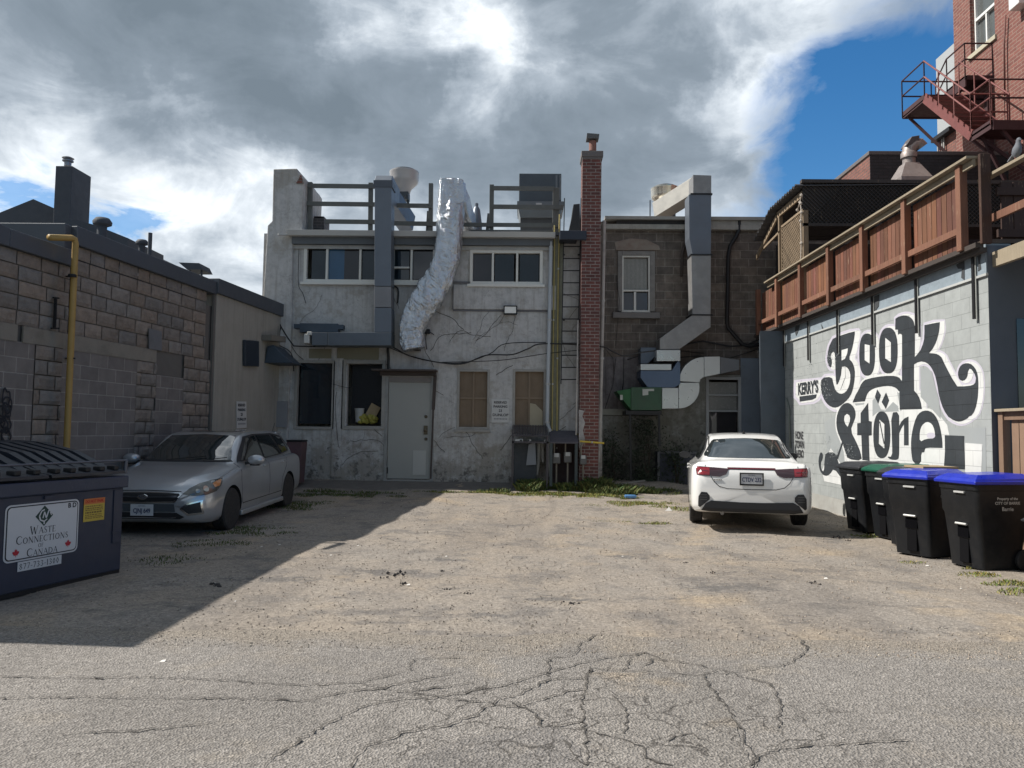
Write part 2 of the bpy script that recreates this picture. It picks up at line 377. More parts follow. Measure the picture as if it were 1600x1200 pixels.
def road_mat(name, base, dusty):
    m, nt, p = nodes(name)
    v = nt.nodes.new('ShaderNodeTexVoronoi'); v.inputs['Scale'].default_value = 75
    tc = nt.nodes.new('ShaderNodeTexCoord'); nt.links.new(tc.outputs['Object'], v.inputs['Vector'])
    big = nz(nt, .7, 5, .6, loc=(2, 7, 0))
    spp = nt.nodes.new('ShaderNodeSeparateXYZ'); nt.links.new(tc.outputs['Object'], spp.inputs[0])
    rim = rmp(nt, mth(nt, 'ADD', mth(nt, 'SUBTRACT', spp.outputs[1], 5.15), mth(nt, 'MULTIPLY', mth(nt, 'SUBTRACT', nz(nt, 1.6, 6, .65, loc=(6, 2, 0)), .5), 1.8)), [(.0, 0.0), (.5, 1.0)])
    c = mixc(nt, rmp(nt, big, [(.4, 0.0), (.64, 1.0)]), base, tuple(x * .84 for x in base))
    c = mixc(nt, rmp(nt, nz(nt, 1.4, 6, .62, loc=(4, 4, 0)), [(.56, 0.0), (.72, .6)]), c, dusty)
    c = mixc(nt, rim, c, (.262, .23, .192))
    c = mixc(nt, .9, c, rmp(nt, v.outputs['Color'], [(.05, .55), (.5, .97), (.8, 1.22), (1.0, 1.7)]), 'MULTIPLY')
    c = mixc(nt, .8, c, rmp(nt, nz(nt, 130, 3, .7), [(.3, .55), (.7, 1.45)]), 'MULTIPLY')
    # fine crazing: real thin open cracks, thickest round the broken patch
    w = nt.nodes.new('ShaderNodeTexVoronoi'); w.feature = 'DISTANCE_TO_EDGE'; w.inputs['Scale'].default_value = 3.4
    n_ = nt.nodes.new('ShaderNodeTexNoise'); n_.inputs['Scale'].default_value = 5; n_.inputs['Detail'].default_value = 6; nt.links.new(tc.outputs['Object'], n_.inputs['Vector'])
    va = nt.nodes.new('ShaderNodeVectorMath'); va.operation = 'MULTIPLY_ADD'; nt.links.new(n_.outputs['Color'], va.inputs[0]); va.inputs[1].default_value = (.35, .35, 0); nt.links.new(tc.outputs['Object'], va.inputs[2]); nt.links.new(va.outputs[0], w.inputs['Vector'])
    sp = nt.nodes.new('ShaderNodeSeparateXYZ'); nt.links.new(tc.outputs['Object'], sp.inputs[0])
    ex = mth(nt, 'POWER', mth(nt, 'MULTIPLY', mth(nt, 'SUBTRACT', sp.outputs[0], .45), .55), 2.0); ey = mth(nt, 'POWER', mth(nt, 'MULTIPLY', mth(nt, 'SUBTRACT', sp.outputs[1], 4.15), 1.0), 2.0)
    near = mth(nt, 'SUBTRACT', 1.15, mth(nt, 'ADD', ex, ey)); near = mth(nt, 'ADD', near, mth(nt, 'MULTIPLY', mth(nt, 'SUBTRACT', nz(nt, 1.3, 4, .6, loc=(3, 9, 0)), .5), 2.2))
    ck = mth(nt, 'MULTIPLY', rmp(nt, w.outputs['Distance'], [(0.0, 1.0), (.010, .85), (.024, 0.0)]), rmp(nt, near, [(.35, 0.0), (.8, .75)]))
    c = mixc(nt, ck, c, (.05, .045, .04))
    nt.links.new(c, p.inputs['Base Color']); p.inputs['Roughness'].default_value = .9; p.inputs['Specular IOR Level'].default_value = .25
    b1 = bump(nt, p, v.outputs['Distance'], .8, .012); bump(nt, p, nz(nt, 130, 4, .7), .6, .008, b1)
    return m
def build_ground():
    def axis(lo, a, b, hi, step):
        out = [lo, (lo + a) / 2]; x = a
        while x < b: out.append(x); x += step
        return out + [b, (b + hi) / 2, hi]
    xs = axis(-200, -9, 8, 200, .12); ys = axis(-60, 5.6, 19.5, 300, .12)
    from mathutils import noise
    vs = []
    for y in ys:
        for x in xs:
            z = gz(x, y)
            if 5.6 < y < 19 and -9 < x < 8:
                k = min(1, (y - 5.6) / .8)
                z += k * (noise.fractal(Vector((x * 1.1, y * 1.1, 0)), 1.0, 2.0, 4) * .022 + noise.noise(Vector((x * .45, y * .45, 3))) * .02)
            vs.append((x, y, z))
    n = len(xs); fs = [(j * n + i, j * n + i + 1, (j + 1) * n + i + 1, (j + 1) * n + i) for j in range(len(ys) - 1) for i in range(n - 1)]
    MB().add(vs, fs).build('ground', ground_mat(), smooth=True, kind='structure', label='sandy gravel parking lot with patches of worn asphalt')
    # asphalt lane: sheet with a ragged worn edge
    top = []; x = -60.0
    while x <= 60:
        top.append((x, 5.72 + .12 * noise.fractal(Vector((x * .9, 0, 0)), 1.0, 2.0, 5) + .02 * x * .3, .006)); x += .1
    m = MB(); n = len(top)
    m.add(top + [(p[0], -30, .006) for p in top], [(i, i + 1, n + i + 1, n + i) for i in range(n - 1)])
    road = m.build('road', road_mat('old_asphalt', (.262, .242, .220), (.31, .27, .22)), kind='structure', label='worn grey asphalt lane with cracks across the foreground')
    # darker repair patch
    def gp(pts, z): return [Vector((*onG(*q).xy, z)) for q in pts]
    rough = lambda P, amp: [Vector((p.x + random.uniform(-amp, amp), p.y + random.uniform(-amp, amp), p.z)) for p in dens(P, .04)]
    def dens(P, st):
        o = []
        for i in range(len(P)):
            a, b = P[i], P[(i + 1) % len(P)]; k = max(1, int((b - a).length / st)); o += [a.lerp(b, j / k) for j in range(k)]
        return o
    pa = gp([(922, 1052), (1100, 1056), (1150, 1130), (1185, 1230), (905, 1230), (910, 1110)], .010)
    MB().add(rough(pa, .012), [list(range(len(rough(pa, 0))))]).build('asphalt_patch', road_mat('patch_asphalt', (.245, .226, .204), (.34, .27, .19)), parent=road)
    pb = gp([(700, 1165), (860, 1135), (905, 1170), (915, 1240), (600, 1240), (640, 1195)], .012)
    MB().add(rough(pb, .014), [list(range(len(rough(pb, 0))))]).build('asphalt_patch', road_mat('dark_asphalt', (.215, .20, .185), (.27, .24, .2)), parent=road)
    # traced cracks
    CR = [[(0, 1094), (90, 1093), (160, 1092), (260, 1094), (350, 1094), (430, 1096), (480, 1098), (540, 1084), (600, 1077), (660, 1063), (720, 1052)],
          [(0, 1060), (120, 1062), (220, 1061), (330, 1064), (420, 1071), (480, 1073), (560, 1070), (640, 1050), (645, 1032), (720, 1030)],
          [(410, 1200), (440, 1180), (470, 1158), (520, 1130), (560, 1110), (600, 1098), (690, 1092), (760, 1078), (800, 1070), (860, 1052), (900, 1040), (960, 1028), (1010, 1022)],
          [(545, 1200), (570, 1170), (620, 1152), (700, 1136), (745, 1120), (780, 1096), (810, 1086), (860, 1064), (910, 1062), (920, 1050)],
          [(650, 1085), (700, 1095), (760, 1100), (800, 1108), (840, 1098), (880, 1084), (915, 1080)],
          [(920, 1200), (915, 1150), (910, 1100), (918, 1060), (925, 1046), (975, 1050), (1020, 1052), (1060, 1056), (1095, 1058), (1120, 1050)],
          [(855, 1060), (858, 1032), (900, 1025), (905, 1008), (930, 995)],
          [(1000, 1045), (1022, 1032), (1080, 1040), (1140, 1052), (1160, 1060)], [(975, 1050), (985, 1028), (1010, 1022), (1030, 1030)],
          [(1130, 1055), (1180, 1048), (1230, 1040), (1262, 1018), (1250, 1000), (1225, 992)], [(920, 1200), (905, 1196), (890, 1165), (880, 1160)],
          [(800, 1100), (840, 1120), (845, 1140), (890, 1135), (912, 1132)], [(1170, 1200), (1200, 1175), (1260, 1168), (1350, 1164), (1420, 1160)],
          [(1100, 1058), (1118, 1090), (1145, 1120), (1160, 1150), (1180, 1200)], [(1160, 1060), (1200, 1070), (1220, 1100), (1215, 1140)],
          [(930, 1150), (960, 1155), (1000, 1170), (1010, 1190), (1050, 1200)], [(960, 1090), (980, 1120), (975, 1150)], [(1040, 1160), (1080, 1150), (1110, 1165)],
          [(560, 1070), (620, 1085), (700, 1075), (740, 1070)], [(100, 1150), (200, 1146), (280, 1140), (330, 1132)]]
    m = MB()
    for ln in CR:
        P = [Vector(onG(*q).xy).to_3d() for q in ln]; Q = []
        for i in range(len(P) - 1):
            a, b = P[i], P[i + 1]; k = max(1, int((b - a).length / .03))
            for j in range(k):
                q = a.lerp(b, j / k); s = random.uniform(-.016, .016); Q.append(q + Vector((s, random.uniform(-.016, .016), 0)))
        Q.append(P[-1]); L = []; Rr = []
        for i, q in enumerate(Q):
            d = (Q[min(i + 1, len(Q) - 1)] - Q[max(i - 1, 0)]); d = Vector((-d.y, d.x, 0)).normalized()
            w = random.uniform(.0014, .0062) * (1.9 if random.random() < .15 else 1)
            L.append(q + d * w + Vector((0, 0, .0145))); Rr.append(q - d * w + Vector((0, 0, .0145)))
        n = len(Q); m.add(L + Rr, [(i, i + 1, n + i + 1, n + i) for i in range(n - 1)])
    m.build('crack', pm('crack_dark', (.075, .068, .06), .95, bmp=0), parent=road)
    # dark strip of old pavement along the facade
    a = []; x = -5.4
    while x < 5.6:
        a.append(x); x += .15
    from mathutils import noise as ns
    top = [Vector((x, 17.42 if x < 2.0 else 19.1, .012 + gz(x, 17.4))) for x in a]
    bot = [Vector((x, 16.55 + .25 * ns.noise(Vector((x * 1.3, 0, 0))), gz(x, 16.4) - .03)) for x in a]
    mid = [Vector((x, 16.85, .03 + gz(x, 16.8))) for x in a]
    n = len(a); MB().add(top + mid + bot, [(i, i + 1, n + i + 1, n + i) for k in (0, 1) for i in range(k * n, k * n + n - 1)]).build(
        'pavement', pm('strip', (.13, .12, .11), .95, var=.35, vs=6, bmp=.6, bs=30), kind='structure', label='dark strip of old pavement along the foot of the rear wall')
build_ground()

# ---------------------------------------------------------------- loose stones, grass
def stones():
    m = MB(); rnd = random.Random(3)
    def stone(p, r, c):
        vs = []
        for d in ((1, 0, 0), (-.5, .87, 0), (-.5, -.87, 0), (.1, 0, .9), (0, .1, -.6)):
            vs.append(Vector(p) + Vector((d[0] * r * rnd.uniform(.6, 1.3), d[1] * r * rnd.uniform(.6, 1.3), d[2] * r * rnd.uniform(.5, .9))))
        m.add(vs, [(0, 1, 3), (1, 2, 3), (2, 0, 3), (1, 0, 4), (2, 1, 4), (0, 2, 4)], c)
    for _ in range(15000):
        y = 5.3 + (rnd.random() ** 1.7) * 12; x = rnd.uniform(-.62 * y - .3, .66 * y)
        if x > 5.7 or x < -6: continue
        r = rnd.choice((.003, .004, .005, .006, .007, .010)) * (1 + (y - 5) * .06)
        g = rnd.choice((.8, .95, 1.05, 1.15, 1.4, 1.8)); w = rnd.uniform(.9, 1.0)
        stone((x, y, gz(x, y) + r * .3 + .004), r, (g, g * w, g * w * .92))
    for _ in range(2600):
        y = rnd.uniform(2.6, 5.6); x = rnd.uniform(-.7 * y, .7 * y); r = rnd.uniform(.002, .005)
        g = rnd.choice((.5, .9, 1.3)); stone((x, y, .008 + r * .3), r, (g, g, g * .95))
    m.build('gravel', pm('stones', (.24, .21, .18), .95, attr=True, bmp=0), kind='stuff', cat='gravel', label='loose gravel stones scattered over the sandy lot')
    # clods and bits of asphalt
    m = MB()
    for px, py, r in ((729, 929, .035), (633, 912, .03), (620, 897, .05), (602, 903, .025), (690, 892, .02), (700, 921, .02), (893, 944, .04), (905, 943, .02), (938, 937, .015), (1270, 912, .04), (1198, 852, .03), (1535, 956, .03), (1073, 880, .02), (1110, 895, .025), (1310, 840, .05), (1325, 845, .03), (1230, 870, .015), (1477, 983, .02), (340, 915, .05), (1425, 983, .02), (278, 955, .02), (233, 963, .02)):
        p = onG(px, py)
        for _ in range(9):
            a = rnd.uniform(0, 6.28); d = rnd.random() * r * 2.2; rr = r * rnd.uniform(.2, .65)
            q = p + Vector((math.cos(a) * d, math.sin(a) * d, rr * .3)); vs = []
            for dd in ((1, 0, 0), (-.5, .87, 0), (-.5, -.87, 0), (.1, 0, .8), (0, .1, -.6)):
                vs.append(q + Vector((dd[0] * rr * rnd.uniform(.6, 1.3), dd[1] * rr * rnd.uniform(.6, 1.3), dd[2] * rr)))
            m.add(vs, [(0, 1, 3), (1, 2, 3), (2, 0, 3), (1, 0, 4), (2, 1, 4), (0, 2, 4)])
    m.build('asphalt_crumbs', pm('clod', (.06, .052, .048), .95, bmp=0), kind='stuff', cat='rubble', label='dark broken asphalt crumbs lying on the gravel')
stones()
from mathutils import noise as NSB
def blades(name, spots, mat, label, seed=1):
    rnd = random.Random(seed); m = MB()
    for (px, py, rx, ry, n, h) in spots:
        c = onG(px, py)
        for _ in range(n):
            a = rnd.uniform(0, 6.28); d = math.sqrt(rnd.random()); x = c.x + math.cos(a) * d * rx; y = c.y + math.sin(a) * d * ry
            if 17.38 < y and x < 2: y = 17.4 - rnd.random() * .35
            if NSB.noise(Vector((x * 2.6, y * 3.4, seed))) < -.42 + .5 * d: continue
            z = gz(x, y) - .005; hh = h * rnd.uniform(.35, 1.2) * (1 - .5 * d); t = rnd.uniform(0, 6.28); w = .004 + hh * .05
            k = rnd.uniform(.2, .9) * hh; e = Vector((math.cos(t), math.sin(t), 0)); s = Vector((-e.y, e.x, 0)) * w
            b = Vector((x, y, z)); g = rnd.uniform(.55, 1.5); yl = rnd.uniform(.7, 1.5)
            m.add([b - s, b + s, b + e * k * .4 + Vector((0, 0, hh * .7)) + s * .7, b + e * k + Vector((0, 0, hh))], [(0, 1, 2), (0, 2, 3)], (g * yl, g, g * .8))
    m.build(name, mat, kind='stuff', cat='grass', label=label)
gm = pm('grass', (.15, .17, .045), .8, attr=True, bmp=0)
gm2 = pm('grass_dark_shade', (.06, .085, .025), .85, attr=True, bmp=0)  # darker green copy, shade mixed into its colour for the shaded patches
blades('grass', [(680, 769, .5, .15, 500, .05), (760, 770, .7, .2, 1000, .055), (850, 773, 1.0, .4, 3800, .075), (930, 776, 1.0, .45, 3600, .07), (1000, 788, .8, .5, 3000, .06), (1055, 795, .35, .35, 500, .05),
                 (1020, 817, .45, .18, 800, .04), (960, 815, .4, .15, 350, .03), (930, 790, .5, .3, 500, .03)], gm, 'sunlit strip of grass and weeds between the gravel and the wall shadow', 2)
blades('grass', [(1545, 900, .35, .18, 800, .05), (1500, 888, .3, .12, 400, .05), (1580, 912, .4, .2, 900, .045), (1430, 880, .2, .1, 200, .04), (1360, 838, .3, .25, 400, .05), (1290, 788, .3, .5, 500, .09),
                 (1262, 783, .12, .25, 240, .16), (1600, 925, .4, .2, 500, .04)], gm, 'weedy grass tufts growing round the feet of the bins', 5)
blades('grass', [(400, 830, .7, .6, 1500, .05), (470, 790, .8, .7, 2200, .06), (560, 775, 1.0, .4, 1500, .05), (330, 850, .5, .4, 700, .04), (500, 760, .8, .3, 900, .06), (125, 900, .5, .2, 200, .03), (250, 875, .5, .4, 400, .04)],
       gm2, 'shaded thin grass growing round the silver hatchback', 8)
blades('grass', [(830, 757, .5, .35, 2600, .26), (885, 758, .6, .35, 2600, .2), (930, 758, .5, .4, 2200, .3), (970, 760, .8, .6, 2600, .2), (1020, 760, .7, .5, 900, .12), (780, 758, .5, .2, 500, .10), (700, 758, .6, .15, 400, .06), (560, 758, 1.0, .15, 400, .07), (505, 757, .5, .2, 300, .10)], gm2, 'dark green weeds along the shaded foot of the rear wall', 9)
# ================================================================ building on the left
from mathutils import noise as NS
def XW(y): return -7.406 + .0975 * y
WD = Vector((.0975, 1, 0)).normalized(); WN = Vector((1, -.0975, 0)).normalized()   # along the wall, out of the wall
def yofpx(x): return 7.406 / (.0975 + (823 - x) / FPX)
def onL(x, y, off=0.0): return onP(x, y, Vector((XW(0), 0, 0)) + WN * off, WN)
def wl(y, z, off=0.0): return Vector((XW(y), y, z)) + WN * off
def left_building():
    b = thing('block_building', 'long low building of rock-faced grey blocks with dark metal coping on the left', 'building', wl(10.5, 0))
    rnd = random.Random(4)
    mrock = pm('rock_block', (.205, .178, .155), .95, attr=True, vs=5, var=.35, bmp=.9, bs=28, dirt=.35, dirtcol=(.07, .06, .055))
    msm = brick('infill_block', (.20, .18, .165), (.15, .135, .128), (.28, .26, .24), .40, .2, .008, 'YZ', .6, dirt=.3, dirtcol=(.09, .08, .075), offz=.05)
    mmort = pm('mortar', (.12, .11, .10), .95)
    m = MB(); foot = [(XW(6.5), 6.5), (XW(14.45), 14.45), (-20, 14.45), (-20, 6.5)]
    def solid(y0, y1, top, off):
        a, c = wl(y0, -.3, off), wl(y1, -.3, off)
        m.prism([a, c, Vector((-20, y1, -.3)), Vector((-20, y0, -.3))], (0, 0, top + .3))
    solid(5.6, 14.45, 3.8, -.03)
    m.build('wall', mmort, b)
    def rock(y0, y1, z0, z1, bw, bh, amp, name, off=0.0, mat=None, gap=.008, parent=b):
        m = MB(); L = (y1 - y0) / WD.y; nrow = max(1, round((z1 - z0) / bh)); bh = (z1 - z0) / nrow
        for r in range(nrow):
            u = -(bw / 2 if r % 2 else 0) - rnd.random() * .05
            while u < L:
                w = bw * rnd.uniform(.75, 1.25); a = max(0, u); c = min(L, u + w); u += w
                if c - a < .05: continue
                g = rnd.uniform(.85, 1.12); t = rnd.uniform(.93, 1.08); col = (g * t, g, g / t)
                nx, nzz = 6, 4; vs = []; sd_ = rnd.uniform(0, 99)
                for j in range(nzz + 1):
                    for i in range(nx + 1):
                        fi, fj = i / nx, j / nzz
                        uu = a + gap + (c - a - 2 * gap) * fi; zz = z0 + r * bh + gap + (bh - 2 * gap) * fj
                        e = (min(fi, 1 - fi) > .01) and (min(fj, 1 - fj) > .01)
                        d = -.009 if not e else amp * (.5 + .9 * NS.noise(Vector((uu * 9, zz * 11, sd_))))
                        q = wl(y0, zz, off + d) + WD * uu; vs.append(q)
                k = nx + 1
                m.add(vs, [(j * k + i, j * k + i + 1, (j + 1) * k + i + 1, (j + 1) * k + i) for j in range(nzz) for i in range(nx)], col)
        return m.build(name, mat or mrock, parent, smooth=False)
    Yb = [5.6] + [yofpx(x) for x in (40, 85, 205, 237, 280, 322)] + [14.45]
    rock(5.6, 10.5, 2.76, 3.72, .42, .21, .012, 'stone_course'); rock(10.5, 14.2, 2.76, 4.05, .42, .21, .012, 'stone_course')
    # ledge of rendered lintels
    m = MB()
    for a, c in ((5.6, 9.55), (9.65, 12.6)):
        m.prism([wl(a, 2.55, .0), wl(c, 2.55, .0), wl(c, 2.76, .0), wl(a, 2.76, .0)], WN * .025)
    m.build('lintel', pm('lintel', (.21, .19, .16), .95, dirt=.3), b)
    for k, (i, z1) in enumerate(((0, 2.55), (2, 2.55), (4, 2.35))):
        m = MB(); m.prism([wl(Yb[i], -.2), wl(Yb[i + 1], -.2), wl(Yb[i + 1], z1), wl(Yb[i], z1)], WN * .012); m.build('infill_panel', msm, b)
    rock(Yb[1], Yb[2], 0, 2.55, .45, .2, .014, 'pier', .03); rock(Yb[3], Yb[4], 0, 2.55, .45, .2, .016, 'pier', .02); rock(Yb[5], Yb[6], 0, 2.76, .42, .21, .014, 'pier', .02)
    m = MB(); m.prism([wl(Yb[6], -.2), wl(14.45, -.2), wl(14.45, 4.05), wl(Yb[6], 4.05)], WN * .05); m.build('corner_strip', pm('cstrip', (.12, .11, .10), .9), b)
    m = MB(); m.prism([onL(232, 513, .03), onL(252, 518, .03), onL(252, 548, .03), onL(232, 545, .03)], WN * .01); m.build('patch_plate', pm('plate_grey', (.15, .155, .165), .6, .2, dirt=.2), b)
    m = MB(); m.bar(onL(87, 465, .05), onL(85, 512, .05), .03); m.bar(onL(83, 465, .05), onL(92, 466, .05), .02); m.bar(onL(80, 513, .05), onL(92, 513, .05), .02); m.build('iron_bracket', plain('iron_dark', (.02, .02, .022), .6, .5), b)
    mc = pm('coping_metal', (.075, .085, .10), .55, .25, var=.12, vs=1, bmp=.08, bs=5)
    m = MB()
    for y0, y1, zb, zt, za in ((5.5, 9.3, 3.70, 3.93, 4.38), (9.3, 10.5, 3.70, 3.93, 3.93), (10.5, 14.45, 4.02, 4.27, 4.29)):  # near run rises out of view, height added to widen its ground shadow
        m.ring([[wl(y0, zb, .07), wl(y0, za, .07), wl(y0, za, -.28), wl(y0, zb, -.28)], [wl(y1, zb, .07), wl(y1, zt, .07), wl(y1, zt, -.28), wl(y1, zb, -.28)]])
    m.prism([Vector((-20, 5.52, 3.7)), Vector((-20, 5.52, 3.95)), Vector((-20, 5.9, 3.95)), Vector((-20, 5.9, 3.7))], (13.1, 0, 0))
    m.prism([Vector((-20, 10.35, 3.7)), Vector((-20, 10.35, 4.29)), Vector((-20, 10.52, 4.29)), Vector((-20, 10.52, 3.7))], (13.6, 0, 0))
    m.prism([wl(10.5, 3.75, -.3), wl(14.45, 3.75, -.3), Vector((-20, 14.45, 3.75)), Vector((-20, 10.5, 3.75))], (0, 0, .25))
    m.build('coping', mc, b, bevel=.012)
    # graffiti tag: loops of dark spray
    m = MB()
    for k in range(9):
        c = (4 + rnd.uniform(-5, 7), 650 + rnd.uniform(-32, 36)); pts = []
        for t in range(14):
            a = t * .5 + k; pts.append(onL(c[0] + math.cos(a) * rnd.uniform(5, 9), c[1] + math.sin(a) * rnd.uniform(8, 17), .032))
        for q in range(13):
            d = (pts[q + 1] - pts[q]).normalized(); s = d.cross(WN) * .012; o = WN * (.0012 * k + .0001 * q)
            m.add([pts[q] - s + o, pts[q] + s + o, pts[q + 1] + s + o, pts[q + 1] - s + o], [(0, 1, 2, 3)])
    m.build('graffiti_tag', pm('spray', (.012, .014, .02), .8, bmp=0), b)
    # rendered rear part
    s = thing('rendered_building', 'beige rendered end section of the low building with dark coping, left of the rear wall', 'building', wl(16, 0))
    m = MB(); m.prism([wl(14.45, -.2, .06), wl(17.6, -.2, .06), Vector((-20, 17.6, -.2)), Vector((-20, 14.45, -.2))], (0, 0, 4.3)); m.build('wall', pm('beige_render', (.30, .285, .25), .92, var=.14, vs=1.2, bmp=.3, bs=20, dirt=.15, dirtcol=(.17, .155, .13), streak=.3), s)
    m = MB(); m.prism([wl(14.4, 4.04, .12), wl(14.4, 4.33, .12), wl(14.4, 4.33, -.25), wl(14.4, 4.04, -.25)], WD * (3.12 / WD.y)); m.build('coping', mc, s, bevel=.01)
    m = MB(); p = onL(379, 531, .07); q = onL(401, 533, .07); m.prism([p, q, onL(401, 573, .07), onL(379, 572, .07)], WN * .06); m.build('vent_box', plain('ventbox', (.03, .04, .055), .4, .2), s, bevel=.01)
    m = MB(); m.prism([onL(409, 523, .07), onL(432, 526, .07), onL(432, 535, .07), onL(409, 532, .07)], WN * .22); m.build('canopy_arm', pm('lint2', (.16, .15, .13), .9), s)
    # yellow gas pipe
    p = MB(); P = [onL(77, 371, -.25), onL(112, 372, .22), onL(118, 380, .24), onL(117, 400, .24), onL(110, 560, .24), onL(104, 700, .24), onL(102, 745, .24)]
    P[0] = onL(77, 371, .2); p.tube(P[:2] + [onL(116.5, 374, .235)] + P[2:], .042, 12)
    t = thing('gas_pipe', 'tall yellow gas pipe standing in front of the block wall', 'pipe', (P[-1].x, P[-1].y, 0))
    p.build('pipe', pm('yellow_paint', (.33, .21, .06), .6, var=.2, vs=6, bmp=.1), t, smooth=True)
    m = MB()
    for y in (432, 560): m.bar(onL(104, y, .02), onL(116, y, .29), .03, .02)
    m.lathe([(.05, -.02), (.055, 0), (.05, .02)], onL(113, 431, .24), 12); m.build('clamp', MATS['iron_dark'], t)
    # parking sign on the render
    t = thing('parking_sign', 'narrow white reserved parking sign on the beige rendered wall', 'sign', onL(377, 647, .07))
    A = [onL(369, 627, .07), onL(384.5, 627.5, .07), onL(385, 668.5, .07), onL(369.3, 669.5, .07)]
    MB().prism(A, WN * .006).build('panel', pm('sign_white', (.48, .48, .47), .6, var=.1, vs=5, bmp=0), t)
    sign_text(t, A, WN * .009)
def sign_text(t, A, off):
    """A: corners tl, tr, br, bl of the plate"""
    dk = plain('sign_ink', (.05, .05, .055), .7)
    right = (A[1] - A[0]); W = right.length; up = (A[0] - A[3]); H = up.length
    for s, fy, sz, fx in (('RESERVED', .86, .14, 1), ('PARKING', .685, .14, 1), ('23', .51, .15, 1), ('DUNLOP', .33, .15, 1)):
        c = A[3] + right * .5 + up * fy + off
        tw = W * (.86 if len(s) > 4 else .26); cw = len(s) * .66 * sz * H
        text_on(s, sz * H, dk, frame_M(c, right, up), t, 'lettering', extrude=.0008, sx=tw / cw, bold=.002)
    m = MB(); nrm = off.normalized()
    for fx in range(9):
        a = A[3] + right * (.14 + fx * .085) + up * .14 + off; m.add([a, a + right * .055, a + right * .055 + up * .055, a + up * .055], [(0, 1, 2, 3)])
    m.build('fine_print', pm('print_grey', (.2, .2, .21), .7, bmp=0), t)
left_building()

def left_background():
    dk = pm('dark_slate', (.055, .062, .075), .8, var=.1)
    t = thing('gabled_house', 'dark grey gabled house end rising behind the low block building', 'house', (-10.5, 16.5, 0))
    Y = 16.2
    P = [onY(x, y, Y) for x, y in ((-180, 400), (0, 332), (52, 311), (100, 332), (118, 345), (118, 420), (-180, 420))]
    for q in P[-2:]: q.z = 0
    MB().prism(P, (0, 9, 0)).build('gable', dk, t)
    c = [onY(x, y, 15.6) for x, y in ((86, 259), (116, 259), (118, 380), (84, 380))]; m = MB()
    base = [(86, 258, .0), (123, 264, .0)]
    a = onY(87, 259, 15.6); d = onY(113, 259, 15.6); z0 = 3.5
    m.box((a.x, 15.6, z0), (d.x, 16.3, a.z)); st = m.build('chimney', dk, t, bevel=.01)
    k = onY(106, 256, 15.9); m = MB(); m.lathe([(.07, -.05), (.07, .03), (.11, .05), (.11, .07), (.08, .08), (.12, .12), (.06, .15)], k, 16); m.build('flue_cap', plain('galv_dark', (.25, .27, .3), .4, .7), st, smooth=True, split=40)
    P = [onY(x, y, 14.9) for x, y in ((92, 346), (121, 344), (150, 352), (200, 372), (200, 430), (92, 430))]
    t2 = thing('roof_monitor', 'low dark raised roof box behind the coping of the block building', 'roof box', (P[1].x, 14.9, 3.9))
    P[-1].z = P[-2].z = 4.0; MB().prism(P, (0, 1.5, 0)).build('box', dk, t2)
    def vent(px, py, r, Y, lab):
        c = onY(px, py, Y); t = thing('roof_vent', lab, 'roof vent', (c.x, c.y, 4.0), group='round roof vents')
        m = MB(); m.lathe([(r * .5, 0), (r * .5, c.z - 4.0 - r * .5), (r * .95, c.z - 4.0 - r * .3), (r, c.z - 4.0), (r * .7, c.z - 4 + r * .42), (.01, c.z - 4 + r * .5)], (c.x, c.y, 4.0), 20); m.build('cowl', dk, t, smooth=True, split=50)
    vent(160, 347, .16, 13.2, 'larger round roof vent above the left block building'); vent(222, 379, .11, 13.6, 'smaller round roof vent beside the thin upright pipe')
    a = onY(235, 364, 13.4); t = thing('vent_pipe', 'thin upright dark vent pipe on the left roof beside the smaller round vent', 'pipe', (a.x, a.y, 4.0)); m = MB(); m.tube([(a.x, a.y, 3.95), (a.x, a.y, a.z)], .035, 10); m.build('stack', dk, t, smooth=True, split=50)
    a, c = onY(279, 410, 14.6), onY(311, 410, 14.6); t = thing('roof_hood', 'dark slanted roof hood on thin legs near the far end of the left roof', 'roof hood', (a.x, a.y, 4.0))
    m = MB(); q = [onY(x, y, 14.6) for x, y in ((279, 410), (311, 411), (316, 421), (292, 421))]; m.prism(q, (0, .5, 0)); m.build('hood', dk, t)
    m = MB(); m.bar(onY(315, 421, 14.7), onY(315, 436, 14.7), .03); m.bar(onY(297, 421, 14.7), onY(297, 436, 14.7), .03); m.build('legs', dk, t)
left_background()
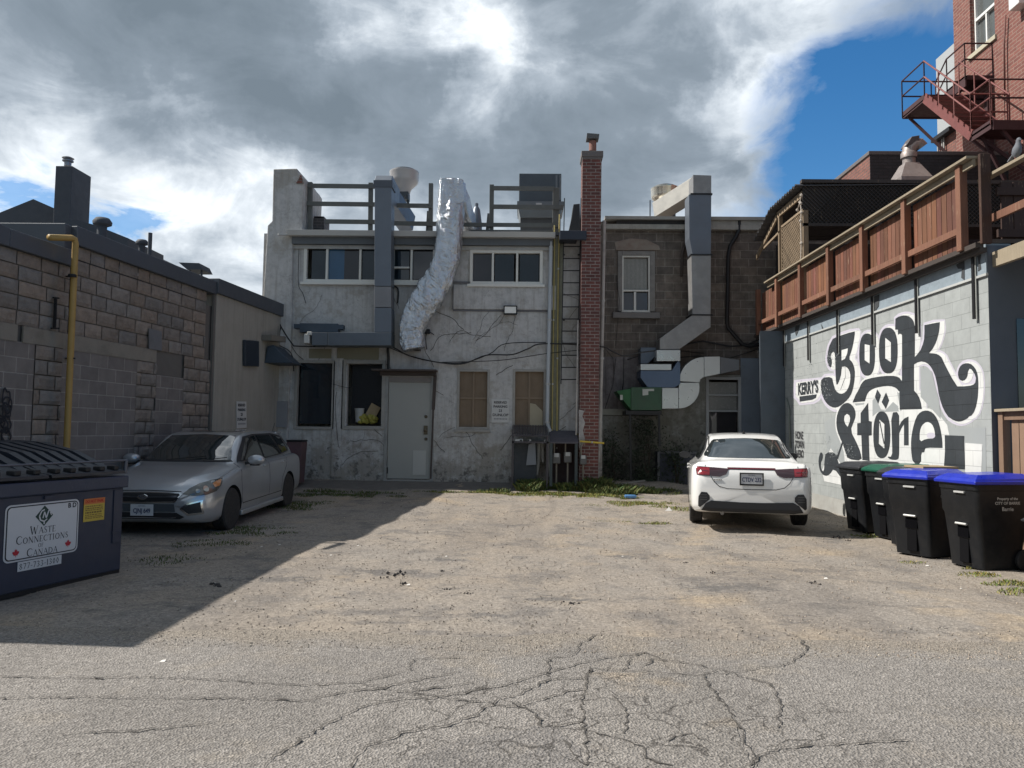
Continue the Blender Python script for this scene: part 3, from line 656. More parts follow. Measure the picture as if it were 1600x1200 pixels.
# ================================================================ rear buildings
YF = 17.5; YS = 19.2
def stucco(name, base, low, dark, lowz=1.3):
    m, nt, p = nodes(name)
    tc = nt.nodes.new('ShaderNodeTexCoord'); sp = nt.nodes.new('ShaderNodeSeparateXYZ'); nt.links.new(tc.outputs['Object'], sp.inputs[0]); z = sp.outputs[2]
    c = mixc(nt, nz(nt, 1.2, 6, .6), tuple(x * .82 for x in base), tuple(x * 1.15 for x in base))
    c = mixc(nt, .55, c, rmp(nt, nz(nt, 7, 8, .7, loc=(3, 3, 3)), [(.3, .55), (.5, 1.0), (.75, 1.25)]), 'MULTIPLY')
    # damp, peeling lower part
    k = mth(nt, 'ADD', nz(nt, 2.2, 8, .7, loc=(1, 5, 2)), mth(nt, 'MULTIPLY', mth(nt, 'SUBTRACT', lowz, z), .13))
    c = mixc(nt, rmp(nt, k, [(.47, 0.0), (.60, .9)]), c, low)
    k2 = mth(nt, 'ADD', nz(nt, 5, 9, .75, loc=(8, 5, 2)), mth(nt, 'MULTIPLY', mth(nt, 'SUBTRACT', lowz * .6, z), .12))
    c = mixc(nt, rmp(nt, k2, [(.53, 0.0), (.62, .85)]), c, dark)
    # dead creeper traces
    v = nt.nodes.new('ShaderNodeTexVoronoi'); v.feature = 'DISTANCE_TO_EDGE'; v.inputs['Scale'].default_value = 2.6
    mp = nt.nodes.new('ShaderNodeVectorMath'); mp.operation = 'MULTIPLY_ADD'
    n = nt.nodes.new('ShaderNodeTexNoise'); n.inputs['Scale'].default_value = 4; n.inputs['Detail'].default_value = 5
    nt.links.new(tc.outputs['Object'], n.inputs['Vector']); nt.links.new(n.outputs['Color'], mp.inputs[0]); mp.inputs[1].default_value = (.5, .5, .5)
    nt.links.new(tc.outputs['Object'], mp.inputs[2]); nt.links.new(mp.outputs[0], v.inputs['Vector'])
    ln = rmp(nt, v.outputs['Distance'], [(.0, .55), (.010, .4), (.018, 0.0)])
    ln = mth(nt, 'MULTIPLY', ln, rmp(nt, nz(nt, .9, 4, .6, loc=(7, 1, 1)), [(.45, 0.0), (.6, .8)]))
    c = mixc(nt, ln, c, tuple(x * .35 for x in base))
    d = rmp(nt, nz(nt, 7, 5, .6, mapscale=(1.8, 1.8, .12), loc=(2, 8, 1)), [(.50, 0.0), (.72, .5)])
    c = mixc(nt, d, c, (base[0] * .5, base[1] * .46, base[2] * .40))
    d = rmp(nt, nz(nt, 1.1, 8, .72, loc=(12, 8, 5)), [(.54, 0.0), (.60, .55)])
    c = mixc(nt, d, c, (base[0] * .62, base[1] * .58, base[2] * .5))
    nt.links.new(c, p.inputs['Base Color']); p.inputs['Roughness'].default_value = .88
    b1 = bump(nt, p, nz(nt, 9, 8, .7), .55, .03); bump(nt, p, nz(nt, 60, 4, .6), .3, .008, b1)
    return m
FRAME = pm('white_frame', (.62, .61, .57), .5, var=.08, vs=4, bmp=.03)
def glassm(name, col, rough=.04):
    if name in MATS: return MATS[name]
    m, nt, p = nodes(name)
    c = mixc(nt, nz(nt, 1.5, 4, .6), tuple(x * .6 for x in col), tuple(x * 1.3 for x in col)); nt.links.new(c, p.inputs['Base Color'])
    p.inputs['Roughness'].default_value = rough; p.inputs['Specular IOR Level'].default_value = .6; p.inputs['Coat Weight'].default_value = .4; p.inputs['Coat Roughness'].default_value = .02
    bump(nt, p, nz(nt, .9, 3, .5), .05, .05); MATS[name] = m; return m
GL = glassm('pane_dark', (.012, .02, .028)); GL2 = glassm('pane_brown', (.03, .027, .03)); GLB = glassm('pane_blue', (.03, .09, .17))
def holed_wall(m, x0, x1, z0, z1, Y, holes, depth):
    xs = sorted(set([x0, x1] + [h[i] for h in holes for i in (0, 1)])); zs = sorted(set([z0, z1] + [h[i] for h in holes for i in (2, 3)]))
    for i in range(len(xs) - 1):
        for j in range(len(zs) - 1):
            cx, cz = (xs[i] + xs[i + 1]) / 2, (zs[j] + zs[j + 1]) / 2
            if any(h[0] < cx < h[1] and h[2] < cz < h[3] for h in holes): continue
            m.add([(xs[i], Y, zs[j]), (xs[i + 1], Y, zs[j]), (xs[i + 1], Y, zs[j + 1]), (xs[i], Y, zs[j + 1])], [(0, 1, 2, 3)])
    for a, b, c, d in holes:
        for p, q in (((a, c), (a, d)), ((b, c), (b, d)), ((a, c), (b, c)), ((a, d), (b, d))):
            m.add([(p[0], Y, p[1]), (q[0], Y, q[1]), (q[0], Y + depth, q[1]), (p[0], Y + depth, p[1])], [(0, 1, 2, 3)])
def rc(x0, y0, x1, y1, Y=YF):
    """photo rectangle -> (X0, X1, Z0, Z1) on the wall plane"""
    ym = (y0 + y1) / 2; xm = (x0 + x1) / 2
    return (onY(x0, ym, Y).x, onY(x1, ym, Y).x, onY(xm, y1, Y).z, onY(xm, y0, Y).z)
def frame_box(m, r, w, Y0, Y1):
    a, b, c, d = r
    m.box((a, Y0, c), (a + w, Y1, d)); m.box((b - w, Y0, c), (b, Y1, d)); m.box((a + w, Y0, d - w), (b - w, Y1, d)); m.box((a + w, Y0, c), (b - w, Y1, c + w))
def window(parent, rect, panes, Y, fw=.05, depth=.06, fmat=FRAME, label=None, sill=False, name='window'):
    r = rc(*rect, Y); m = MB()
    frame_box(m, r, fw, Y - .03 + depth * .0, Y + depth + .02)
    xs = [onY(x, (rect[1] + rect[3]) / 2, Y).x for x in panes.get('mull', [])]
    for x in xs: m.box((x - .025, Y - .022, r[2] + fw), (x + .025, Y + depth + .02, r[3] - fw))
    for (xa, xb, yy) in panes.get('bars', []):
        a = onY(xa, yy, Y); b = onY(xb, yy, Y); m.box((a.x, Y - .018, a.z - .02), (b.x, Y + depth + .02, a.z + .02))
    if sill: m.box((r[0] - .05, Y - .09, r[2] - .06), (r[1] + .05, Y + .02, r[2]))
    w = m.build(name, fmat, parent, bevel=.004, label=label)
    for k, (xa, ya, xb, yb, mt) in enumerate(panes['glass']):
        q = rc(xa, ya, xb, yb, Y); MB().box((q[0], Y + depth, q[2]), (q[1], Y + depth + .01, q[3])).build('pane', mt, w)
    return w
def rear_one():
    b = thing('white_building', 'two storey painted white-grey rear building with peeling walls and rooftop ducts', 'building', (-2, YF, 0))
    mw = stucco('stucco_white', (.45, .445, .44), (.28, .26, .235), (.07, .065, .06))
    top = onY(650, 365, YF).z; L = onY(432, 500, YF).x - .35; Rr = onY(942, 500, YF).x
    holes = [rc(477, 385, 690, 440), rc(735, 393, 846, 443), rc(462, 565, 520, 668), rc(542, 565, 601, 668), rc(603, 586, 674, 749), rc(715, 580, 764, 669), rc(803, 580, 852, 669)]
    m = MB(); holed_wall(m, L, Rr, -.1, top - .02, YF, holes, .12)
    m.box((L, YF + .9, -.1), (Rr, YF + 9, top - .03)); m.add([(L, YF, -.1), (L, YF + .95, -.1), (L, YF + .95, top - .02), (L, YF, top - .02)], [(0, 1, 2, 3)])
    m.add([(Rr, YF, -.1), (Rr, YF + .95, -.1), (Rr, YF + .95, top - .02), (Rr, YF, top - .02)], [(0, 1, 2, 3)])
    m.add([(L, YF, top - .02), (Rr, YF, top - .02), (Rr, YF + .95, top - .02), (L, YF + .95, top - .02)], [(0, 1, 2, 3)])
    m.build('wall', mw, b)
    # tall pier on the left
    P = [onY(x, y, YF - .12) for x, y in ((427, 264), (464, 263), (466, 270), (470, 271), (475, 279), (474, 298), (472, 335), (472, 362), (457, 366), (455, 520), (446, 752), (410, 752), (411, 465), (418, 352), (425, 345))]
    m = MB(); m.prism(P, (0, 1.6, 0)); m.build('pier', mw, b, bevel=.02)
    m = MB(); c = onY(469, 280, YF - .16)
    for k in range(5): m.box((c.x - .09 + .02 * k, YF - .15, c.z - .10 + k * .04), (c.x + .07 - .012 * k, YF + .1, c.z - .065 + k * .04))
    m.build('broken_bricks', brick('pier_brick', (.22, .08, .06), (.16, .07, .055), (.2, .18, .16), .2, .07, .01, 'XZ'), b)
    # eaves: gutter, fascia, soffit
    a = onY(454, 365, YF); c = onY(867, 369, YF)
    m = MB(); m.prism([(a.x, YF - .26, a.z - .10), (a.x, YF - .30, a.z + .02), (a.x, YF - .10, a.z + .02), (a.x, YF - .12, a.z - .10)], (c.x - a.x, 0, c.z - a.z)); m.build('gutter', pm('gutter_grey', (.42, .42, .41), .5, var=.1, vs=2, bmp=.05), b, bevel=.006)
    m = MB(); m.box((a.x + .08, YF - .14, a.z - .27), (c.x - .05, YF - .003, a.z - .10)); m.build('fascia', pm('fascia_dark', (.10, .11, .12), .7), b)
    m = MB(); m.box((a.x + .05, YF - .05, a.z - .36), (c.x - .03, YF - .002, a.z - .275)); m.build('trim', pm('trim_grey', (.36, .36, .35), .7, dirt=.2), b)
    m = MB(); m.box((a.x - .02, YF - .1, a.z - .02), (c.x + .9, YF + .3, a.z + .05)); m.build('roof_edge', pm('roof_dark', (.07, .07, .075), .8), b)
    a = onY(441, 371, YF); m = MB(); m.bar((a.x, YF - .3, a.z), (a.x + .22, YF - .2, a.z + .02), .07, .05); m.build('gutter_outlet', MATS['gutter_grey'], b)
    # windows
    window(b, (475, 382, 692, 442), dict(mull=[511, 563, 614, 643, 678], glass=[(486, 388, 509, 436, GL), (512, 388, 537, 436, GLB), (537, 388, 560, 436, GL2), (564, 388, 612, 436, GL), (612, 388, 639, 436, GL), (645, 388, 688, 436, GL2)], bars=[(612, 640, 418)]), YF, .07, label='wide upper window with a blue curtain panel', sill=True)
    window(b, (734, 391, 848, 445), dict(mull=[770, 808], glass=[(737, 396, 768, 440, GL2), (773, 396, 803, 440, GL), (812, 396, 842, 440, GL)]), YF, .07, label='upper right pair of cream framed sliding windows', sill=True)
    w = window(b, (460, 563, 523, 671), dict(glass=[(467, 567, 519, 662, GL)]), YF, .065, depth=.1, fmat=pm('old_frame', (.30, .29, .27), .7, dirt=.2), label='dark lower window beside the electric boxes')
    w = window(b, (534, 563, 602, 671), dict(glass=[(545, 567, 600, 662, pm('pane_black', (.012, .014, .018), .35, bmp=0, spec=.2))]), YF, .08, depth=.3, fmat=MATS['old_frame'], label='dark lower window with a yellow bag and boxes on its sill')
    c = rc(546, 560, 600, 661); m = MB()
    for k in range(40):
        x = random.uniform(c[0] + .22, c[1] - .2); z = c[2] + random.uniform(.02, .17); m.lathe([(.0, -.05), (.05, -.03), (.06, 0), (.04, .04), (0, .05)], (x, YF + .18 + random.uniform(-.04, .06), z), 6)
    t = m.build('yellow_bag', pm('bag', (.30, .27, .05), .6), None); tag(t, 'yellow bag of scraps on the sill of the dark window left of the door', 'bag')
    m = MB(); M = Matrix.Translation((c[1] - .28, YF + .22, c[2] + .28)) @ Matrix.Rotation(R(28), 4, 'Y'); m.box((-.12, -.03, -.15), (.12, .03, .15), M=M)
    tag(m.build('cardboard_box', pm('cardboard', (.30, .23, .14), .85), None), 'tilted cardboard box behind the yellow bag in the window', 'box')
    m = MB(); m.lathe([(.09, 0), (.11, .3), (.115, .32)], (c[0] + .2, YF + .2, c[2] + .02), 16); tag(m.build('plastic_tub', pm('tub', (.35, .36, .36), .5), None, smooth=True, split=40), 'pale plastic tub on the window sill left of the yellow bag', 'tub')
    # boarded windows
    bd = pm('boarding', (.17, .125, .085), .8, var=.25, vs=3, bmp=.2, streak=.3)
    for (x0, x1, lab) in ((714, 765, 'brown boarded window left of the parking sign'), (801, 853, 'brown boarded window above the small shelter')):
        r = rc(x0, 577, x1, 671); m = MB(); frame_box(m, r, .055, YF - .02, YF + .1); m.box((r[0] - .04, YF - .06, r[2] - .06), (r[1] + .03, YF, r[2])); w = m.build('boarded_window', MATS['old_frame'], b, bevel=.004, label=lab)
        m = MB(); m.box((r[0] + .05, YF + .06, r[2] + .05), (r[1] - .05, YF + .09, r[3] - .05)); m.build('board', bd, w)
        m = MB(); xm = (r[0] + r[1]) / 2; zm = r[2] + (r[3] - r[2]) * .52; m.box((xm - .02, YF + .035, r[2] + .05), (xm + .02, YF + .06, r[3] - .05)); m.box((r[0] + .05, YF + .038, zm - .02), (xm - .02, YF + .058, zm + .02)); m.box((xm + .02, YF + .038, zm - .02), (r[1] - .05, YF + .058, zm + .02)); m.build('muntin', pm('muntin', (.20, .15, .105), .75), w)
    r = rc(828, 630, 848, 668); m = MB(); m.prism([(r[0], YF + .03, r[2] + .02), (r[0], YF + .03, r[3]), (r[0] + .12, YF + .03, r[3] - .02), (r[1], YF + .03, r[3] - .18), (r[1], YF + .03, r[2] + .03)], (0, -.006, 0)); m.build('paper_sheet', pm('paper', (.33, .29, .21), .8), w)
    # door
    r = rc(601, 584, 678, 749); m = MB(); frame_box(m, (r[0], r[1], r[2] - .08, r[3]), .07, YF - .03, YF + .11); d = m.build('door_frame', pm('door_frame', (.27, .27, .26), .6, dirt=.25), b)
    q = rc(606, 586, 673, 597); m = MB(); m.box((q[0] - .02, YF - .01, q[2]), (q[1] + .02, YF + .08, q[3])); m.build('door_header', pm('header', (.22, .20, .19), .9, dirt=.3), b); q = rc(606, 597, 673, 749); m = MB(); m.box((q[0], YF + .02, q[2] + .01), (q[1], YF + .07, q[3])); dl = m.build('door', pm('door_grey', (.31, .31, .29), .5, var=.07, vs=1.5, bmp=.04), b, bevel=.005, label='plain pale grey steel door')
    m = MB(); q2 = rc(645, 704, 665, 742); m.box((q2[0], YF + .008, q2[2]), (q2[1], YF + .02, q2[3])); m.build('kick_plate', pm('kick', (.40, .40, .38), .45, var=.05), dl)
    m = MB()
    for yy in (651, 686): c = onY(665.5, yy, YF); m.lathe([(.035, .018), (.035, 0), (.02, -.02)], (c.x, YF + .0, c.z), 14, axis='Y')
    m.build('lock', plain('brass_dark', (.12, .10, .07), .4, .8), dl)
    c = onY(665, 672, YF); m = MB(); m.box((c.x - .045, YF, c.z - .10), (c.x + .045, YF + .02, c.z + .10)); m.lathe([(.015, 0), (.015, -.05), (.035, -.06), (.035, -.1), (.01, -.11)], (c.x, YF, c.z), 14, axis='Y'); m.build('handle', MATS['brass_dark'], dl)
    m = MB()
    for yy in (616, 660, 735): c = onY(604.5, yy, YF); m.box((c.x - .015, YF - .02, c.z - .07), (c.x + .02, YF + .02, c.z + .07))
    m.build('hinge', MATS['iron_dark'], dl)
    a = onY(584, 577, YF); c = onY(684, 583, YF); m = MB(); m.box((a.x, YF - .30, a.z - .05), (c.x, YF, a.z - .01)); m.box((a.x + .16, YF - .1, c.z - .07), (c.x - .03, YF - .002, a.z - .05)); m.build('door_canopy', pm('rotten_wood', (.07, .055, .05), .9, dirt=.4), b, bevel=.008)
    m = MB(); p0 = onY(680, 585, YF - .02); p1 = onY(677, 640, YF - .02); m.bar(p0, p1, .07, .05); p2 = onY(673, 748, YF - .02); m.bar(p1, p2, .04, .03); m.build('door_trim', MATS['rotten_wood'], b)
    # render panels and step lines
    m = MB()
    r = rc(708, 446, 868, 484); m.box((r[0], YF - .045, r[2]), (r[1], YF - .001, r[3])); r = rc(484, 443, 585, 455)
    m.build('raised_panel', mw, b, bevel=.008)
    m = MB(); r = rc(708, 484.5, 868, 487); m.box((r[0], YF - .025, r[2]), (r[1], YF - .001, r[3])); r = rc(709, 446, 711, 484); m.box((r[0] - .02, YF - .05, r[2]), (r[0], YF - .0015, r[3])); r = rc(690, 440, 735, 443); m.box((r[0], YF - .03, r[2]), (r[1], YF - .001, r[3]))
    m.build('drip_edge', pm('drip', (.13, .13, .14), .8), b)
    # lintel blocks above the lower windows, piers below
    m = MB(); r = rc(483, 545, 518, 560); m.box((r[0], YF - .012, r[2]), (r[1], YF - .001, r[3])); r = rc(527, 542, 592, 562); m.box((r[0], YF - .014, r[2]), (r[1], YF - .001, r[3])); m.build('lintel', pm('lintel_olive', (.20, .19, .14), .9), b)
    m = MB(); r = rc(520, 560, 535, 745); m.box((r[0], YF - .03, r[2]), (r[1], YF - .001, r[3])); m.build('wall_pier', mw, b)
    # creeper stems climbing the wall
    rnd = random.Random(12); m = MB()
    for k in range(46):
        x = rnd.uniform(430, 900); y = rnd.uniform(430, 730); p = onY(x, y, YF - .006); a = rnd.uniform(.3, 2.8); pts = [p]
        for i in range(rnd.randint(6, 20)):
            a += rnd.uniform(-.5, .5); p = p + Vector((math.cos(a), 0, math.sin(a) * .8 + .25)) * .07
            if p.z > 5.2 or p.z < .3 or any(h[0] < p.x < h[1] and h[2] < p.z < h[3] for h in holes): break
            pts.append(p)
        if len(pts) > 3: m.tube(pts, rnd.uniform(.002, .006), 4, cap=False)
    m.build('dead_creeper', pm('creeper', (.06, .055, .05), .9, bmp=0), None, kind='stuff', cat='creeper', label='thin dead creeper stems clinging to the white-grey wall')
    return b
B1 = rear_one()

def box_duct(m, p, q, w, d, up=(0, 1, 0)): m.bar(p, q, w, d, up)
GALV = pm('galvanised', (.135, .155, .185), .5, .4, var=.16, vs=1.2, bmp=.05, bs=6)
GALV2 = pm('galvanised_worn', (.25, .25, .25), .5, .4, var=.25, vs=2.5, bmp=.08, bs=6, dirt=.25, dirtcol=(.42, .42, .40))
SHEET = pm('bright_sheet', (.50, .52, .52), .35, .6, var=.12, vs=2, bmp=.05, bs=5)
DARKB = pm('dark_blue_box', (.045, .065, .09), .5, .3, var=.15)
BLK = plain('black_metal', (.018, .018, .02), .5, .3)
def rooftop():
    # ---- square duct down the wall
    t = thing('exhaust_duct', 'square blue-grey metal duct dropping from the roof and turning left above the lower windows', 'duct', onY(598, 545, YF - .2))
    Y0, Y1 = YF - .62, YF - .2
    m = MB()
    def seg(pts, y0=Y0, y1=Y1): m.prism([onY(x, y, y0) for x, y in pts], (0, y1 - y0, 0))
    seg([(585.5, 281), (611.5, 281), (611, 392), (611, 447), (585, 447)]); m.build('vertical_duct', GALV, t, bevel=.006)
    m = MB(); seg([(585, 447.8), (611, 447.8), (611, 480), (585, 480)]); m.build('duct_section', GALV2 if False else pm('galv_tan', (.20, .20, .21), .5, .4), t, bevel=.006)
    m = MB(); seg([(585, 480.8), (611.5, 480.8), (611.5, 519), (585, 519)]); m.build('duct_section', GALV, t, bevel=.006)
    m = MB(); seg([(487, 519.5), (512, 519.5), (512, 539.5), (487, 539.5)]); seg([(512.6, 519.5), (611.5, 519.5), (611, 539.8), (512.6, 539.8)], Y0 - .03); m.build('horizontal_duct', pm('galv_dark2', (.11, .13, .155), .5, .45), t, bevel=.006)
    m = MB(); seg([(459, 506), (468, 506), (468, 504.5), (528, 505.5), (528, 507), (536, 507), (536, 514.5), (528, 514.5), (528, 519), (468, 519), (468, 513), (459, 513)], YF - .3, YF - .1); m.build('wall_hood', DARKB, t, bevel=.005)
    m = MB(); seg([(583.5, 281.5), (613, 281.5), (613, 292), (583.5, 292)], Y0 - .015, Y1 + .015); m.build('flange', pm('galv_d3', (.09, .10, .12), .5, .5), t)
    # top: sloped cap, then back over the roof to the fan
    m = MB(); a = [onY(x, y, Y0) for x, y in ((585.5, 281), (611.5, 281))]; z = a[0].z
    m.prism([(a[0].x, Y0, z), (a[0].x, Y0 + .12, z + .14), (a[0].x, Y1 + .75, z + .14), (a[0].x, Y1 + .75, z - .35), (a[0].x, Y1, z - .45), (a[0].x, Y1, z)], (a[1].x - a[0].x, 0, 0))
    e = onY(633, 313, 18.9); s0 = Vector(((a[0].x + a[1].x) / 2, Y1 + .7, z - .12)); m.bar(s0, (s0.x + .25, 18.9, z - .45), .36, .42, (0, 0, 1)); m.build('roof_elbow', GALV, t, bevel=.006)
    m = MB(); seg([(452, 0), (452, 1)]) if False else None
    cl = onY(480, 528, Y0); m.box((cl.x - .07, Y0 - .02, cl.z - .12), (cl.x + .05, Y0 + .3, cl.z + .09)); m.box((cl.x, Y0 - .03, cl.z + .06), (cl.x + .1, Y0 + .3, cl.z + .14)); m.build('end_cap', pm('cap_white', (.5, .5, .48), .6), t, bevel=.012)
    # ---- mushroom fans
    def fan(px, Y, ys, rs, lab, dish):
        c = onY(px, ys[0], Y); t = thing('exhaust_fan', lab, 'roof fan', (c.x, Y, 5.9), group='mushroom roof fans')
        k = rs / FPX * Y; zt = c.z; zb = onY(px, ys[1], Y).z; H = zt - zb
        m = MB(); m.lathe([(k * .42, 0), (k * .48, H * .12), (k * .60, H * .22), (k * .92, H * .40), (k, H * .52), (k, H * .78), (k * 1.02, H * .80), (k * 1.02, H * .86), (k * .9, H * .88)], (c.x, Y, zb), 32)
        m.build('fan_bowl', dish, t, smooth=True, split=35)
        m = MB(); m.lathe([(k * .72, H * .86), (k * .74, H * .95), (k * .5, H), (0.01, H * 1.02)], (c.x, Y, zb), 28); m.build('motor_cap', pm('cap_grey', (.2, .21, .22), .5, .4), t, smooth=True, split=35)
        return t, c, zb, k
    t, c, zb, k = fan(632, 19.0, (264, 302), 23, 'white mushroom exhaust fan on a post behind the square duct', pm('fan_white', (.42, .41, .41), .4, .2, var=.1, vs=3, bmp=.02))
    m = MB(); m.box((c.x - .13, 18.85, zb - .18), (c.x + .13, 19.15, zb)); m.bar((c.x - .05, 19, zb - .15), (c.x - .05, 19, 5.9), .07); m.bar((c.x + .1, 19, zb - .15), (c.x + .22, 19, 5.9), .06); m.bar((c.x - .35, 19, 5.97), (c.x + .4, 19, 5.97), .1, .1); m.build('stand', plain('stand_dark', (.06, .07, .08), .6, .3), t)
    m = MB(); m.tube([(c.x + .1, 18.8, zb - .1), (c.x - .05, 18.7, zb - .5), (c.x - .35, 18.6, zb - .45)], .012, 6); m.build('power_cable', BLK, t)
    t, c, zb, k = fan(1039, 20.6, (290, 326), 22, 'shiny steel mushroom exhaust fan above the brown block building', plain('fan_steel', (.62, .58, .50), .25, .9))
    m = MB(); m.box((c.x - .25, 20.4, zb - .35), (c.x + .25, 20.8, zb - .02)); m.bar((c.x - .42, 20.5, zb + .2), (c.x - .42, 20.5, zb - .5), .03); m.build('curb', GALV, t)
    # ---- foil wrapped duct
    t = thing('foil_duct', 'foil-wrapped silver duct curving down the wall like an S', 'duct', onY(645, 545, YF - .3))
    def foil_mat():
        m, nt, p = nodes('foil')
        p.inputs['Base Color'].default_value = (.66, .68, .70, 1); p.inputs['Metallic'].default_value = .92
        nt.links.new(mixc(nt, nz(nt, 6, 5, .6), (.38, .41, .45), (.66, .68, .70)), p.inputs['Base Color'])
        p.inputs['Roughness'].default_value = .2
        b = bump(nt, p, nz(nt, 6, 6, .68, dist=1.2, mapscale=(1, 1, .4)), 1.0, .05); bump(nt, p, nz(nt, 22, 5, .7, dist=2.0), .7, .012, b); return m
    Yc = YF - .38
    C = [(707, 284, 34), (706, 300, 36), (704.5, 330, 37), (702, 370, 36), (699, 400, 36), (693, 420, 37), (681, 445, 40), (665, 470, 41), (652, 492, 38), (645, 512, 36), (644, 530, 34), (647, 546, 28)]
    pts = []
    for i in range(len(C) - 1):
        for j in range(13):
            f = j / 13; g = f
            p0, p1, p2, p3 = C[max(i - 1, 0)], C[i], C[i + 1], C[min(i + 2, len(C) - 1)]
            pts.append(tuple(.5 * ((2 * p1[q]) + (-p0[q] + p2[q]) * g + (2 * p0[q] - 5 * p1[q] + 4 * p2[q] - p3[q]) * g * g + (-p0[q] + 3 * p1[q] - 3 * p2[q] + p3[q]) * g ** 3) for q in range(3)))
    pts.append(C[-1]); W = [onY(x, y, Yc) for x, y, w in pts]; rings = []
    for i, p in enumerate(W):
        d = (W[min(i + 1, len(W) - 1)] - W[max(i - 1, 0)]).normalized(); s = Vector((d.z, 0, -d.x)); s = -s if s.x < 0 else s; w = pts[i][2] / FPX * Yc / 2 * 1.08; ring = []
        for k in range(52):
            a = 2 * math.pi * k / 52; cx = math.copysign(abs(math.cos(a)) ** .5, math.cos(a)); sy = math.copysign(abs(math.sin(a)) ** .5, math.sin(a))
            q = p + s * cx * w + Vector((0, 1, 0)) * sy * .24
            n = (abs(NS.noise(Vector((q.x * 6, q.y * 6, q.z * 2.2)))) - .2) * .07 + abs(NS.noise(Vector((q.x * 16, q.y * 16, q.z * 6)))) * .03 + abs(NS.noise(q * 30)) * .012
            ring.append(q + (q - p).normalized() * n)
        rings.append(ring)
    m = MB(); m.ring(rings); FO = foil_mat(); m.build('wrapped_duct', FO, t, smooth=False)
    # over the edge and back along the roof
    rings = []; top = W[0]
    for i in range(14):
        f = i / 13; y = Yc - .24 + f * 2.9; z = top.z - .28 - (.95 * max(0, f - .1) / .9); x = top.x + .02 + .40 * f; ring = []
        for k in range(20):
            a = 2 * math.pi * k / 20; cx = math.copysign(abs(math.cos(a)) ** .45, math.cos(a)); sz = math.copysign(abs(math.sin(a)) ** .45, math.sin(a))
            q = Vector((x + cx * .25, y, z + sz * .29)); q += (q - Vector((x, y, z))).normalized() * (NS.noise(q * 7) * .03 + NS.noise(q * 19) * .012); ring.append(q)
        rings.append(ring)
    m = MB(); m.ring(rings); m.build('roof_run', FO, t)
    a, c = onY(632, 544, YF), onY(658, 549, YF); m = MB(); m.box((a.x, YF - .45, a.z - .07), (c.x, YF, a.z + .03)); m.build('wall_collar', pm('collar', (.08, .075, .07), .7), t)
    # ---- timber roof railings
    WD_ = pm('weathered_wood', (.12, .125, .12), .85, var=.25, vs=6, bmp=.3)
    t = thing('roof_railing', 'weathered timber guard rail on the left half of the roof edge', 'railing', onY(530, 362, YF + .25)); Y = YF + .25
    def post(x, y0, y1, w=.10): m = MB(); m.bar(onY(x, y0, Y), onY(x - (y1 - y0) * .01, y1, Y), w, .09, (0, 1, 0)); m.build('post', WD_, t, bevel=.004)
    for x, y0 in ((485, 285), (579.5, 286), (673.5, 287)): post(x, y0, 363)
    for (xa, xb, ya) in ((463, 600, 290), (463, 600, 318), (508, 600, 346), (612, 676, 321), (612, 690, 349)):
        m = MB(); m.bar(onY(xa, ya, Y - .06), onY(xb, ya + (xb - xa) * .012, Y - .06), .04, .10, (0, 0, 1)); m.build('rail', WD_, t)
    m = MB(); m.bar(onY(669, 330, Y), onY(667, 363, Y), .05); m.bar(onY(481, 322, Y + .05), onY(474, 362, Y + .1), .05); m.build('brace', WD_, t)
    t = thing('roof_railing', 'weathered timber guard rail in front of the rooftop air unit', 'railing', onY(820, 364, YF + .25))
    post(768.5, 289, 364); post(869, 294, 366, .15)
    for (xa, xb, ya, w) in ((770, 866, 294, .10), (770, 880, 323, .10), (722, 872, 351, .09), (735, 865, 360, .03)):
        m = MB(); m.bar(onY(xa, ya, Y - .07), onY(xb, ya + 1, Y - .07), .04, w, (0, 0, 1)); m.build('rail', WD_, t)
    m = MB(); m.bar(onY(764, 334, Y), onY(761, 364, Y), .07); m.build('brace', WD_, t)
    # ---- broken brick parapet stub, hoses
    r = rc(457, 341, 508, 360, YF + .9); m = MB(); m.box((r[0], YF + .8, 5.85), (r[1], YF + 1.3, r[3] - .02))
    for k in range(9): x = random.uniform(r[0], r[1] - .2); m.box((x, YF + .85, r[3] - .03), (x + .19, YF + 1.1, r[3] + .035))
    tag(m.build('brick_stub', brick('stub_brick', (.11, .10, .105), (.09, .085, .09), (.15, .14, .14), .2, .07, .01, 'XZ'), None), 'low dark brick stub with loose bricks behind the left roof railing', 'brick stub')
    # ---- air handling unit
    t = thing('air_unit', 'tall dark grey rooftop air conditioning unit behind the right railing', 'air unit', (onY(845, 365, 18.9).x, 18.9, 5.9)); m = MB(); Y = 18.6
    r = rc(811, 271, 877, 315, Y); m.box((r[0], Y, r[2]), (r[1], Y + 1.1, r[3])); m.build('cabinet', pm('unit_dark', (.075, .09, .105), .55, .3, var=.12), t, bevel=.012)
    r2 = rc(808, 315, 881, 322, Y); m = MB(); m.box((r2[0], Y - .03, r2[2]), (r2[1], Y + 1.13, r2[3])); m.build('band', pm('unit_band', (.16, .175, .19), .5, .3), t)
    m = MB(); a = [onY(x, y, Y) for x, y in ((809, 322), (879, 322), (874, 340), (813, 340))]; m.prism(a, (0, 1.1, 0)); m.build('hopper', pm('unit_grey', (.17, .185, .19), .55, .3), t)
    r = rc(813, 340, 876, 366, Y); m = MB(); m.box((r[0], Y + .05, 5.9), (r[1], Y + 1.0, r[3])); m.build('base', pm('unit_base', (.07, .075, .08), .7), t)
    m = MB(); c = onY(842, 318.5, Y - .035); m.box((c.x - .07, c.y - .01, c.z - .02), (c.x + .07, c.y, c.z + .02)); m.build('badge', pm('badge', (.5, .5, .5), .5), t)
    m = MB()
    for x in (868, 874): q = rc(x, 274, x + 3, 313, Y); m.box((q[0], Y - .015, q[2]), (q[1], Y - .001, q[3]))
    m.build('corner_trim', MATS['unit_band'], t)
